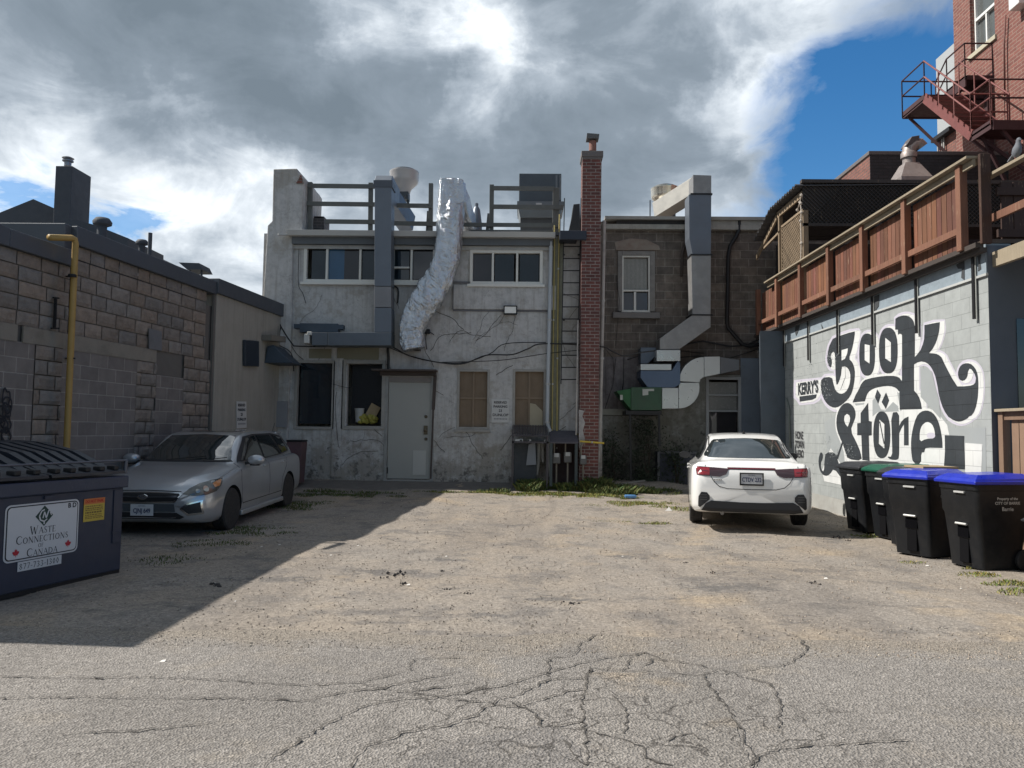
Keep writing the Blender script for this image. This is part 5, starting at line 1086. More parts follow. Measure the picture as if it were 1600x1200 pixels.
    W = [onY(x, y, YS - .08) for x, y in ((1082, 366), (1072, 375), (1066, 396), (1065, 432))]; tag(MB().tube(W, .035, 8).build('short_pipe', pm('rust_dark', (.06, .05, .045), .8), None, smooth=True), 'short dark pipe curving behind the tall worn duct', 'pipe')
    m = MB()
    for pts, r in (([(1023, 551), (1060, 540), (1098, 533), (1140, 541), (1165, 540), (1186, 530)], .02), ([(1045, 560), (1090, 556), (1140, 560), (1186, 545)], .012), ([(942, 540), (958, 560), (960, 585)], .006), ([(938, 350), (955, 348), (985, 352)], .008), ([(962, 560), (958, 600), (945, 640)], .006), ([(975, 558), (974, 600), (972, 610)], .008), ([(963, 430), (968, 470), (962, 540)], .005), ([(1100, 552), (1060, 548), (1000, 556), (980, 562)], .01)):
        m = MB(); m.tube([onY(x, y, YS - .06) for x, y in pts], r, 6); m.build('cable', MATS['cable_black'], B2, smooth=True)
duct_two()
# ================================================================ bookshop wall, deck, things above
XR = 5.78; YE = 9.66
def zr(x, y): p = onX(x, y, XR); return p
def bookshop():
    b = thing('bookshop_building', 'low pale grey block building on the right carrying the lettered mural', 'building', (XR, 14, 0))
    mw = brick('pale_block', (.325, .345, .342), (.30, .318, .315), (.215, .23, .225), .40, .2, .0045, 'YZ', .35, dirt=.1, dirtcol=(.30, .30, .28), mixn=.22, rough=.8, offz=.09)
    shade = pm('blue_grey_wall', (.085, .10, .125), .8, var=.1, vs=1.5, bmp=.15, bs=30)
    m = MB(); m.add([(XR, YE, -.3), (XR, 25, -.3), (XR, 25, 3.55), (XR, YE, 3.55)], [(0, 1, 2, 3)]); m.build('wall', mw, b)
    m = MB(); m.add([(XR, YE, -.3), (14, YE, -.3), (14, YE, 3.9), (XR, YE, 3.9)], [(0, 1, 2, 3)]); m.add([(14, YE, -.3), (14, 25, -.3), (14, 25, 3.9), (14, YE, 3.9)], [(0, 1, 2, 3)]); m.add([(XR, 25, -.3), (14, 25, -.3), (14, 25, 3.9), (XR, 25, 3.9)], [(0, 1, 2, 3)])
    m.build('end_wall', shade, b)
    
    q = onY(1590, 590, YE); m = MB(); m.box((q.x, YE - .01, 1.85), (q.x + 1.1, YE + .05, onY(1590, 498, YE).z)); m.build('doorway', glassm('door_dark', (.015, .02, .03)), b)
    # membrane flashing
    m = MB(); m.box((XR - .012, YE + .012, 3.545), (XR + .3, 25, 3.925)); m.build('flashing', pm('membrane', (.24, .29, .33), .6, var=.2, vs=6, bmp=.35, bs=25, dirt=.3, dirtcol=(.12, .14, .16)), b)
    m = MB(); m.box((XR - .03, YE - .01, 3.515), (XR - .0, 25, 3.545)); m.build('drip_strip', pm('strip_light', (.42, .43, .42), .6), b)
    # ragged dark holes in the membrane
    m = MB(); k = 0
    for pts in ([(1494, 414), (1500, 410), (1507, 404), (1507, 438), (1502, 434), (1503, 420), (1497, 420)], [(1527, 400), (1533, 398), (1531, 408), (1533, 420), (1528, 424), (1529, 410)], [(1360, 466), (1374, 460), (1373, 478), (1366, 489), (1361, 492), (1367, 474)], [(1243, 510), (1250, 508), (1247, 518), (1244, 525), (1242, 518)], [(1283, 506), (1286, 512), (1285, 516)]):
        m.prism([onX(x, y, XR - .016 - .0008 * k) for x, y in pts], (-.002, 0, 0)); k += 1
    m.build('membrane_tear', pm('tear', (.045, .05, .055), .9), b)
    m = MB(); m.box((XR - .06, YE - .05, .0), (XR + .0, YE + .02, .02)); 
    m = MB(); m.add([(XR - .004, YE + .01, -.2), (XR - .004, 17.6, -.2), (XR - .004, 17.6, .33), (XR - .004, YE + .01, .28)], [(0, 1, 2, 3)]); m.build('plinth_paint', pm('plinth', (.34, .34, .32), .85, dirt=.4, dirtcol=(.22, .2, .18), var=.15), b)
    # roof deck
    m = MB(); m.box((XR - .02, YE, 3.93), (14, 19.2, 3.98)); m.build('deck_floor', pm('deck_under', (.10, .075, .06), .9), b)
    m = MB(); W = [onX(x, y, XR - .03) for x, y in ((1229, 622), (1233, 640), (1233, 655), (1235, 700))]; m.tube(W, .018, 6); m.build('wall_conduit', pm('cond_g', (.2, .22, .2), .7), b, smooth=True)
    return b
BK = bookshop()

# ---------------------------------------------------------------- mural, painted in thin layers on the wall
def cA(x, y): return (1270 + x / 8.57, 480 + y / 8.57)
def cB(x, y): return (1400 + x / 8.57, 480 + y / 8.57)
def cC(x, y): return (1270 + x / 7.5, 600 + y / 7.5)
def cD(x, y): return (1400 + x / 8.57, 600 + y / 8.57)
def mural():
    lay = [0]
    INK = brick('paint_black', (.034, .040, .047), (.028, .034, .040), (.012, .014, .017), .40, .2, .0045, 'YZ', .5, dirt=.05, dirtcol=(.16, .165, .17), mixn=.35, rough=.6, offz=.09); WHT = brick('paint_white', (.62, .63, .62), (.58, .59, .585), (.42, .43, .43), .40, .2, .0045, 'YZ', .5, dirt=.08, dirtcol=(.40, .41, .40), mixn=.12, rough=.65, offz=.09); LIL = pm('paint_lilac', (.48, .46, .53), .65, var=.06, bmp=.05); GRY = pm('paint_grey', (.29, .31, .315), .65, var=.06, bmp=.05)
    def smooth(P, it=1):
        for _ in range(it):
            o = []
            for i in range(len(P)):
                a, c = Vector(P[i]), Vector(P[(i + 1) % len(P)]); o += [tuple(a.lerp(c, .25)), tuple(a.lerp(c, .75))]
            P = o
        return P
    def offs(P, d, sh=(0, 0)):
        V = [Vector(p) for p in P]; n = len(V); A = sum(V[i].x * V[(i + 1) % n].y - V[(i + 1) % n].x * V[i].y for i in range(n)); s = 1 if A > 0 else -1; o = []
        for i in range(n):
            e1 = (V[i] - V[i - 1]).normalized(); e2 = (V[(i + 1) % n] - V[i]).normalized(); nn = Vector((e1.y + e2.y, -(e1.x + e2.x)))
            nn = nn.normalized() if nn.length > .1 else Vector((e1.y, -e1.x)); o.append(tuple(V[i] + nn * s * d + Vector(sh)))
        return o
    def fill(polys, mat, name, base):
        solo = name in ('mural_grey', 'mural_holes', 'mural_letters', 'mural_outline', 'mural_white'); m = MB()
        for k, P in enumerate(polys):
            if solo and k: m.build(name, mat, BK); m = MB()
            X = XR - base - .00012 * k; W = [onX(x, y, X) for x, y in P]
            pts = [Vector((w.y, w.z)) for w in W]; n = len(pts)
            try: vo, eo, fo, *_ = delaunay_2d_cdt(pts, [(i, (i + 1) % n) for i in range(n)], [], 1, 1e-5)
            except Exception: continue
            m.add([(X, v.x, v.y) for v in vo], [tuple(f) for f in fo])
        return m.build(name, mat, BK)
    B = smooth([(1292.8, 554.7), (1295, 541.8), (1299, 533.7), (1302, 528), (1334.8, 517.2), (1335.8, 519.7), (1334, 532.5), (1331, 546.5), (1326, 560.5), (1331.8, 565.8), (1335.6, 576.8), (1335.6, 590.9), (1332.7, 608), (1328.7, 618.7), (1320.7, 628), (1311.3, 635.3), (1303, 637.3), (1295.3, 634), (1288.7, 626.7), (1284.7, 617.3), (1282.2, 606), (1283.2, 590.2), (1299.8, 588.6), (1302, 599), (1305.5, 610.7), (1313.2, 616), (1321.3, 613), (1327.2, 602.5), (1329, 588.5), (1327, 578), (1321.3, 572.2), (1315, 573.3), (1313.8, 588.5), (1307.3, 604), (1305.6, 590.9), (1305, 561.7), (1303.8, 549), (1299.2, 551), (1297.6, 558), (1300, 563), (1299.5, 571), (1297.4, 575), (1294, 569.8), (1292, 561.7)])
    def se(cx, cy, rx, ry, n=30, e=.8): return [(cx + rx * math.copysign(abs(math.cos(t)) ** e, math.cos(t)), cy + ry * math.copysign(abs(math.sin(t)) ** e, math.sin(t))) for t in [2 * math.pi * k / n for k in range(n)]]
    O1 = se(1354.8, 554, 12.3, 33); O2 = se(1387.9, 547.7, 14.6, 35.8)
    K = [(1399, 498), (1403, 495.2), (1407.7, 493.4), (1411.7, 492.8), (1416, 493), (1421, 494.6), (1424.6, 497.8), (1427.4, 502.2), (1429.2, 510.3), (1429.4, 535), (1429.2, 558.2), (1434, 552.5), (1438.5, 546.5), (1441.8, 538), (1443.8, 530.2), (1444.4, 519), (1444.3, 508), (1456, 505.6), (1468.3, 503.3), (1467.8, 511), (1467, 518.5), (1464.6, 528), (1461.8, 536), (1457, 545), (1451.3, 551.8), (1457.5, 552), (1463, 552.9), (1467.5, 555), (1471, 558.2), (1475.5, 568), (1480.5, 578), (1487.5, 591), (1495.7, 603.7), (1506, 603.6), (1516.7, 602.5), (1521, 600.8), (1523.7, 597.9), (1524.9, 590.9), (1523, 585), (1520.2, 580.4), (1517.6, 577), (1514.9, 575.7), (1513.4, 578), (1512, 581.5), (1511.6, 586.5), (1509.7, 590.9), (1506.8, 594), (1503.3, 594.9), (1500, 593.7), (1498, 590.9), (1496.9, 586), (1496.9, 581.5), (1498.2, 576.5), (1500.4, 572.2), (1504, 569), (1508.5, 567.5), (1513.3, 567.6), (1517.9, 569.3), (1521.4, 572.6), (1524.3, 576.8), (1526.6, 582.5), (1527.8, 588.5), (1528.5, 598), (1528.4, 608.4), (1527.4, 622), (1524.9, 635), (1522, 643), (1517.9, 649), (1514, 650.5), (1511.5, 653.5), (1507, 656), (1502.7, 657.8), (1498, 658.6), (1493.3, 657.8), (1487.5, 655.2), (1481.7, 651.3), (1476.6, 644), (1472.3, 635), (1469, 625), (1466.5, 615.2), (1465.2, 606), (1463.6, 597.9), (1461.3, 588), (1458.3, 580.4), (1454.6, 573.6), (1450.2, 568.7), (1445.3, 565.7), (1439.7, 564.6), (1433.5, 566), (1428, 569.3), (1427.9, 590), (1428.1, 610), (1433, 615.5), (1436.2, 621), (1438.8, 629.5), (1440.3, 639), (1405.8, 639.9), (1405.3, 611.7), (1409.2, 594), (1409.4, 524.3), (1408, 521.8), (1405.4, 521.4), (1403, 523), (1403, 515), (1398.6, 515)]
    ARCH = [(1332, 628.7), (1334.4, 623), (1336.7, 617.3), (1340, 611.6), (1342.7, 606.7), (1344.7, 601.4), (1347.8, 596.8), (1351.7, 593.4), (1362, 590.5), (1375, 588.2), (1386, 587.2), (1396, 587.3), (1401, 588.3), (1405.4, 590.3), (1410, 596.7), (1408.5, 612), (1404, 611), (1401.4, 607.6), (1398, 605.3), (1393, 603.6), (1387.3, 603), (1380, 603.6), (1374, 604.7), (1367.5, 606.2), (1362, 608.6), (1358, 611.5), (1355.3, 615.2), (1352.9, 621), (1351.3, 626.9)]
    D1 = [cC(755, 62), cC(798, 130), cC(766, 232), cC(727, 150)]; D2 = [cC(858, 98), cC(894, 190), cC(855, 292), cC(806, 210)]
    S = smooth([cC(*p) for p in ((400, 216), (340, 245), (300, 310), (278, 390), (275, 480), (290, 560), (318, 630), (345, 690), (365, 750), (385, 810), (410, 880), (575, 900), (560, 800), (510, 680), (440, 545), (480, 440), (503, 375), (495, 300), (455, 238))])
    SH = [cC(*p) for p in ((400, 350), (428, 368), (437, 400), (432, 440), (408, 502), (380, 465), (367, 420), (372, 375))]
    STK = [cC(*p) for p in ((342, 670), (357, 690), (330, 760), (292, 880), (272, 865), (318, 745))]
    TAIL = smooth([cC(*p) for p in ((150, 800), (262, 800), (290, 890), (330, 1000), (400, 1105), (400, 1142), (340, 1112), (248, 985), (200, 1060), (150, 1080), (100, 1050), (72, 980), (64, 880), (90, 792), (116, 815), (112, 880), (88, 920), (96, 1000), (130, 1032), (136, 900))])
    T = [cC(*p) for p in ((648, 220), (655, 432), (690, 440), (690, 600), (655, 605), (665, 900), (580, 890), (568, 600), (520, 600), (520, 460), (560, 455), (560, 340))]
    OO = se(*cC(808, 595), 100 / 7.5, 275 / 7.5, e=.85); OH = [cC(*p) for p in ((780, 418), (838, 470), (838, 757), (775, 700))]; OSL = [cC(*p) for p in ((778, 440), (790, 438), (842, 700), (830, 705))]
    RR = smooth([cC(*p) for p in ((915, 335), (1010, 325), (1012, 500), (1012, 700), (1010, 865), (985, 888), (910, 886), (866, 850), (930, 852), (930, 700))], 1); RA = [cC(*p) for p in ((1008, 500), (1032, 448), (1070, 405), (1120, 380), (1122, 718), (1068, 718), (1068, 470), (1035, 520), (1010, 580))]
    E = smooth([cD(*p) for p in ((410, 350), (490, 380), (550, 460), (590, 580), (618, 740), (622, 852), (622, 856), (400, 850), (382, 878), (378, 914), (335, 915), (335, 1070), (225, 1062), (202, 900), (200, 750), (222, 600), (270, 440), (330, 370))])
    EH = smooth([cD(*p) for p in ((410, 503), (480, 530), (518, 620), (524, 728), (400, 733), (318, 778), (318, 640), (345, 555))])
    BLKQ = [cD(*p) for p in ((652, 685), (912, 695), (908, 800), (922, 1140), (640, 1130), (655, 900))]
    letters = [B, O1, O2, K, ARCH, S, TAIL, T, OO, RR, E, BLKQ]
    KR = [(1245, 598), (1283, 593.5), (1282.6, 612), (1276, 622), (1270, 625.5), (1252, 628), (1249, 622), (1244, 618)]
    fill([offs(P, 6.6, (3.8, .5)) for P in (B, O1, O2, K)] + [offs(KR, 6.0), offs(BLKQ, 5, (6, 0))], LIL, 'mural_outline', .0012)
    fill([[(1345, 600), (1400, 600), (1440, 640), (1468, 640), (1485, 668), (1540, 668), (1541, 740), (1330, 760), (1312, 740), (1296, 735), (1288, 660), (1316, 642)]], GRY, 'mural_ground', .0030)
    big = [(1360, 600), (1400, 601), (1407, 642), (1440, 641), (1452, 640), (1466, 646), (1480, 664), (1484, 684), (1478, 700), (1480, 740), (1330, 760), (1322, 745), (1318, 700), (1330, 690), (1338, 650), (1336, 634), (1350, 632)]
    fill([offs(P, 3.4, (5.2, .8)) for P in (B, O1, O2, K)] + [offs(P, 3.4, (1.5, 0)) for P in (ARCH, S, T, OO, RR, E)] + [offs(KR, 1.6, (.3, .6)), big, [(1508, 692), (1535, 694), (1533, 745), (1508, 740)], [(1298, 700), (1320, 735), (1325, 760), (1288, 752), (1284, 736)]], WHT, 'mural_white', .0036)
    fill([[cC(*p) for p in ((700, 190), (735, 160), (800, 300), (850, 310), (940, 210), (1000, 260), (1005, 320), (760, 330), (700, 380))], [cB(*p) for p in ((335, 830), (400, 815), (480, 860), (530, 1080), (575, 1230), (600, 1500), (420, 1300), (330, 1200))], [cB(*p) for p in ((330, 830), (330, 1180), (345, 1180), (345, 840))]], GRY, 'mural_grey', .0060)
    fill(letters + [D1, D2, STK, RA, KR[:0] or [(1249, 619.5), (1276, 616), (1275, 621.5), (1269, 624.5), (1249.5, 627.5)]], INK, 'mural_letters', .0068)
    fill([[cA(385, 575), cA(470, 550), cA(460, 620), cA(430, 690), cA(385, 715)], [cA(695, 495), cA(762, 510), cA(760, 755), cA(695, 708)], [cA(970, 410), cA(1045, 470), cA(1045, 735), cA(970, 685)], SH, OH, EH], WHT, 'mural_holes', .0092)
    fill([OSL, [cA(1385 / 1, 0), cA(1386, 0), cA(1386, 1)]][:1], INK, 'mural_slash', .0102)
    fill([[cA(390, 800), cA(430, 795), cA(435, 930), cA(370, 1100), cA(330, 1070), cA(385, 930)]], WHT, 'mural_highlight', .0104)
    fill([se(*cD(468, 690), 6.5, 4.5)], LIL, 'mural_spot', .0104)
    # KERRY'S
    p = onX(1262, 607, XR - .0112); text_on("KERRY'S", .33, INK, frame_M(p, (0, -1, 0), (0, 0, 1)), BK, 'mural_lettering', .0006, sx=.95, bold=.014, label="small painted word KERRY'S")
    p = onX(1263, 616, XR - .0112); text_on("BOOKS", .05, WHT, frame_M(p, (0, -1, 0), (0, 0, 1)), BK, 'mural_lettering', .0006, sx=1.2) if False else None
    for i, s in enumerate(('HONE', 'TOWN', 'HERO')):
        p = onX(1248.5 + i * .6, 680.5 + i * 14.6, XR - .0112); text_on(s, .23, plain('marker', (.03, .03, .035), .7), frame_M(p, (0, -1, .03 * (i - 1)), (0, 0, 1)), BK, 'wall_scribble', .0006, sx=.72, bold=.004)
    # scuffs where the paint flaked off
    rnd = random.Random(5); P = []
    for _ in range(330):
        x, y = rnd.choice(((1290, 612, 10, 16), (1289, 690, 5, 9), (1325, 705, 12, 8), (1296, 560, 5, 10), (1279, 600, 5, 12), (1300, 708, 6, 6)))[:2], None
        (cx, cy) = x; a = cx + rnd.gauss(0, 5); c = cy + rnd.gauss(0, 8); s = rnd.uniform(.15, .6); P.append([(a, c - s * 1.6), (a + s, c), (a + s * .2, c + s * 1.7), (a - s * .8, c + s * .3)])
    fill(P, GRY, 'paint_chips', .0125 - .0)
    P = []
    for _ in range(90):
        a = rnd.choice((1236, 1243, 1266, 1273, 1250, 1228)) + rnd.gauss(0, 3); c = rnd.choice((585, 600, 655, 740, 560)) + rnd.gauss(0, 12); s = rnd.uniform(.15, .55); P.append([(a, c - s * 1.6), (a + s, c), (a + s * .2, c + s * 1.7), (a - s * .8, c + s * .3)])
    fill(P, INK, 'paint_specks', .0014)
mural()

# ---------------------------------------------------------------- deck railing
WOOD = None
def wood(name, col, var=.3):
    m, nt, p = nodes(name)
    f = nz(nt, 5, 6, .65, mapscale=(9, 9, .5)); g = nz(nt, 1.2, 4, .6)
    c = mixc(nt, f, tuple(x * (1 - var) for x in col), tuple(x * (1 + var) for x in col)); c = mixc(nt, .5, c, rmp(nt, g, [(.3, .65), (.7, 1.3)]), 'MULTIPLY')
    a = nt.nodes.new('ShaderNodeVertexColor'); a.layer_name = 'Col'; c = mixc(nt, 1.0, c, a.outputs[0], 'MULTIPLY')
    w = rmp(nt, nz(nt, 6, 7, .7, mapscale=(5, 5, .6), loc=(3, 3, 1)), [(.6, 0.0), (.68, .7)]); c = mixc(nt, w, c, (.34, .25, .17))
    nt.links.new(c, p.inputs['Base Color']); p.inputs['Roughness'].default_value = .8; bump(nt, p, f, .4, .01); return m
def deck():
    red = wood('red_stain', (.155, .064, .038), .45); post = wood('red_post', (.17, .078, .048), .4); grey = wood('grey_wood', (.27, .225, .16), .3); fence = wood('brown_fence', (.26, .165, .11), .12)
    t = thing('deck_railing', 'long reddish brown board railing along the roof deck above the mural', 'railing', (5.65, 14, 3.95)); rnd = random.Random(2)
    Ys = [18.65, 17.2, 15.72, 14.24, 12.8, 11.36, 9.90]; m = MB()
    m.box((5.52, 9.62, 5.00), (5.80, 17.9, 5.035), 1.0); m.box((5.60, 9.62, 4.90), (5.64, 17.9, 4.995), .9); m.build('top_rail', grey, t, bevel=.004)
    for k, y in enumerate(Ys):
        m = MB(); m.box((5.56, y - .055, 3.88), (5.66, y + .055, 4.995), rnd.uniform(.85, 1.15)); m.build('post', post, t, bevel=.006)
        if k: m = MB(); m.box((5.725, y - .025, 3.0), (5.76, y + .025, 3.88)); m.build('steel_channel', BLK, t)
        if k and k != 9:
            m = MB(); m.bar((5.75, y - .032, 2.97), (5.75, y - .032, 3.86), .012); m.build('channel_edge', pm('edge_light', (.35, .36, .34), .6), t)
    for i in range(len(Ys) - 1):
        a, c = Ys[i + 1] + .13, Ys[i] - .03; n = 10; w = (c - a) / n; m = MB()
        for j in range(n): g = rnd.uniform(.7, 1.25); m.box((5.70, a + w * j + .006, 3.93 - rnd.uniform(0, .02)), (5.725, a + w * (j + 1) - .006, 4.9), (g, g * rnd.uniform(.9, 1.1), g * rnd.uniform(.85, 1.15)))
        m.build('board_panel', red, t); m = MB(); m.box((5.60, Ys[i + 1] + .06, 4.12), (5.64, Ys[i] - .06, 4.21), rnd.uniform(.9, 1.2)); m.build('bottom_rail', post, t, bevel=.004)
    m = MB(); m.box((5.60, 9.6, 3.86), (5.70, 19, 3.92)); m.box((5.66, 9.6, 3.80), (5.74, 19, 3.86)); m.build('rim_joist', pm('joist_dark', (.05, .04, .035), .9), t)
    # end post box
    m = MB(); m.box((5.66, 9.56, 3.9), (5.79, 9.61, 5.045), .3); m.build('end_post', post, t, bevel=.006)
    # landing railing at the near end
    t = thing('landing_railing', 'shaded plank railing of the stair landing at the right edge of the photo', 'railing', (6.2, 9.3, 3.8))
    m = MB(); m.box((5.84, 6.2, 3.62), (5.90, 9.78, 3.81), 1.0); m.build('beam', grey, t, bevel=.004)
    m = MB(); m.box((5.84, 6.2, 4.20), (5.88, 9.68, 4.30), 1.0); m.build('mid_rail', post, t, bevel=.004)
    m = MB(); m.box((5.80, 6.2, 4.77), (5.90, 9.87, 4.81), 1.0); m.build('top_rail', grey, t, bevel=.004)
    m = MB(); m.bar((5.84, 9.85, 4.80), (5.86, 9.80, 3.66), .05, .06, col=.9); m.build('post', grey, t)
    dk = wood('shaded_boards', (.055, .028, .022), .2); m = MB()  # shade of the camera-facing boards put into a darker wood colour
    for j in range(16): x = 6.02 + j * .158; m.box((x, 9.74, 3.84), (x + .146, 9.765, 4.74), rnd.uniform(.7, 1.2))
    m.box((5.95, 9.70, 4.56), (8.6, 9.74, 4.66), .8); m.box((5.95, 9.70, 4.02), (8.6, 9.74, 4.12), .8); m.build('board_panel', dk, t)
    m = MB(); m.box((5.91, 6.2, 3.72), (8.6, 9.64, 3.76)); m.build('landing_floor', MATS['joist_dark'], t)
    # brown fence below, running towards the camera from the wall corner
    t = thing('board_fence', 'brown vertical board fence with weathered cap behind the blue-lidded bins', 'fence', (5.9, 8.6, 0))
    m = MB()
    for j in range(22): y = 9.46 - j * .145; g = rnd.uniform(.85, 1.15); m.box((5.90, y - .132, .05), (5.925, y, 1.70), g)
    m.build('board_panel', fence, t); m = MB(); m.box((5.80, 6.2, 1.80), (5.98, 9.64, 1.835), 1.1); m.build('cap', grey, t, bevel=.004)
    m = MB(); m.box((5.84, 9.54, .0), (5.93, 9.63, 1.80), .8); m.box((5.86, 6.2, 1.70), (5.90, 9.54, 1.80), .7); m.build('frame', fence, t)
    # lattice pergola
    t = thing('pergola', 'dark lattice-sided shelter with corrugated roof on the roof deck', 'pergola', (8.5, 16.5, 3.95)); lw = wood('lattice_wood', (.20, .15, .10), .25); ld = wood('lattice_shaded', (.055, .05, .05), .2)  # darker copy of the lattice wood paints in the shade of the front
    z0 = onY(1262, 352, 15.73).z; z1 = onY(1262, 285, 15.73).z; m = MB(); m.box((5.66, 15.72, z0), (11.6, 15.74, z1 - .02), .55)
    x = 5.66
    for k in range(90):
        a = 5.66 + k * .085; h = z1 - .02 - z0
        for s in (1, -1):
            p = Vector((a, 15.70 - .006 * s, z0)); q = Vector((a + s * h, 15.70 - .006 * s, z1 - .02))
            if s < 0: p = Vector((a, p.y, z0)); q = Vector((a - h, q.y, z1 - .02))
            # clip to the panel
            for lim in (5.66, 11.6):
                if (p.x - lim) * (q.x - lim) < 0:
                    f = (lim - p.x) / (q.x - p.x); r = p.lerp(q, f); 
                    if lim == 5.66: p, q = (r, q) if q.x > lim else (p, r)
                    else: p, q = (p, r) if p.x < lim else (r, q)
            if max(p.x, q.x) <= 5.67 or (q - p).length < .05: continue
            m.bar(p, q, .007, .032, (0, 1, 0), col=1.0)
    m.build('lattice_fascia', ld, t)
    m = MB(); m.box((5.62, 15.64, z1 - .03), (11.6, 15.76, z1 + .04), .8); m.box((5.64, 15.66, z0 - .03), (11.6, 15.70, z0 + .03), .6); m.build('fascia_rail', ld, t)
    for x in (5.70, 8.6, 11.5): m = MB(); m.box((x - .05, 15.66, 3.98), (x + .05, 15.76, z0 + .3), .9); m.build('post', lw, t)
    zt = 6.15; m = MB(); y0, y1, zb = 15.8, 17.2, 5.04
    def clipbar(p, q, ylo, yhi):
        for lim in (ylo, yhi):
            if (p.y - lim) * (q.y - lim) < 0:
                f = (lim - p.y) / (q.y - p.y); r = p.lerp(q, f)
                if lim == ylo: p, q = (r, q) if q.y > lim else (p, r)
                else: p, q = (p, r) if p.y < lim else (r, q)
        if min(p.y, q.y) < ylo - .01 or max(p.y, q.y) > yhi + .01 or (p - q).length < .03: return
        m.bar(p, q, .008, .026, (1, 0, 0), col=rnd.uniform(.7, 1.3))
    h = zt - zb
    for k in range(-14, 24):
        a = y0 + k * .085; clipbar(Vector((5.72, a, zb)), Vector((5.72, a + h, zt)), y0, y1); clipbar(Vector((5.73, a + h, zb)), Vector((5.73, a, zt)), y0, y1)
    m.box((5.70, y0, zt - .02), (5.74, y1, zt + .03), 1.2); m.box((5.70, y0, zb), (5.74, y0 + .03, zt), 1.2); m.box((5.70, y1 - .03, zb), (5.74, y1, zt), 1.2); m.build('lattice_panel', lw, t)
    m = MB(); m.box((5.66, 15.76, 6.40), (5.70, 17.4, 6.53), 1.3); m.bar((5.68, 17.35, 6.47), (5.68, 19.0, 5.85), .04, .12, (0, 0, 1), col=1.3); m.bar((5.68, 17.2, 6.05), (5.68, 18.4, 5.95), .04, .05, col=1.2); m.box((5.66, 17.2, 3.98), (5.74, 17.28, 6.4), 1.0); m.build('eave_beam', lw, t)
    # corrugated roof
    vs = []; n = 60; m = MB()
    for i in range(n + 1):
        y = 15.66 + (18.6 - 15.66) * i / n; zz = 6.60 + .035 * math.sin(i * 1.9) - max(0, y - 17.4) * .35; vs += [(5.50, y, zz), (12, y, zz + .1), (12, y, zz + .12), (5.50, y, zz + .02)]
    fs = [(4 * i + a, 4 * i + (a + 1) % 4, 4 * i + 4 + (a + 1) % 4, 4 * i + 4 + a) for i in range(n) for a in range(4)]; m.add(vs, fs + [(0, 1, 2, 3), (4 * n, 4 * n + 1, 4 * n + 2, 4 * n + 3)]); m.build('corrugated_roof', pm('corr', (.06, .06, .065), .6, .2), t)
    m = MB(); m.box((6.2, 18.9, 3.98), (12, 19.1, 6.2)); m.build('rear_screen', pm('screen_dark', (.03, .028, .028), .9), t)
    W = [onX(x, y, 5.62) for x, y in ((1252, 305), (1250, 316), (1246, 328), (1251, 318), (1252, 332), (1251, 345), (1252, 380), (1251, 410))]; m = MB(); m.tube(W, .012, 6)
    for k, w in enumerate(W): m.lathe([(0, -.04), (.03, -.02), (.035, .01), (0, .04)], w, 8)
    m.build('string_lights', pm('bulb', (.45, .40, .35), .4), t)
deck()

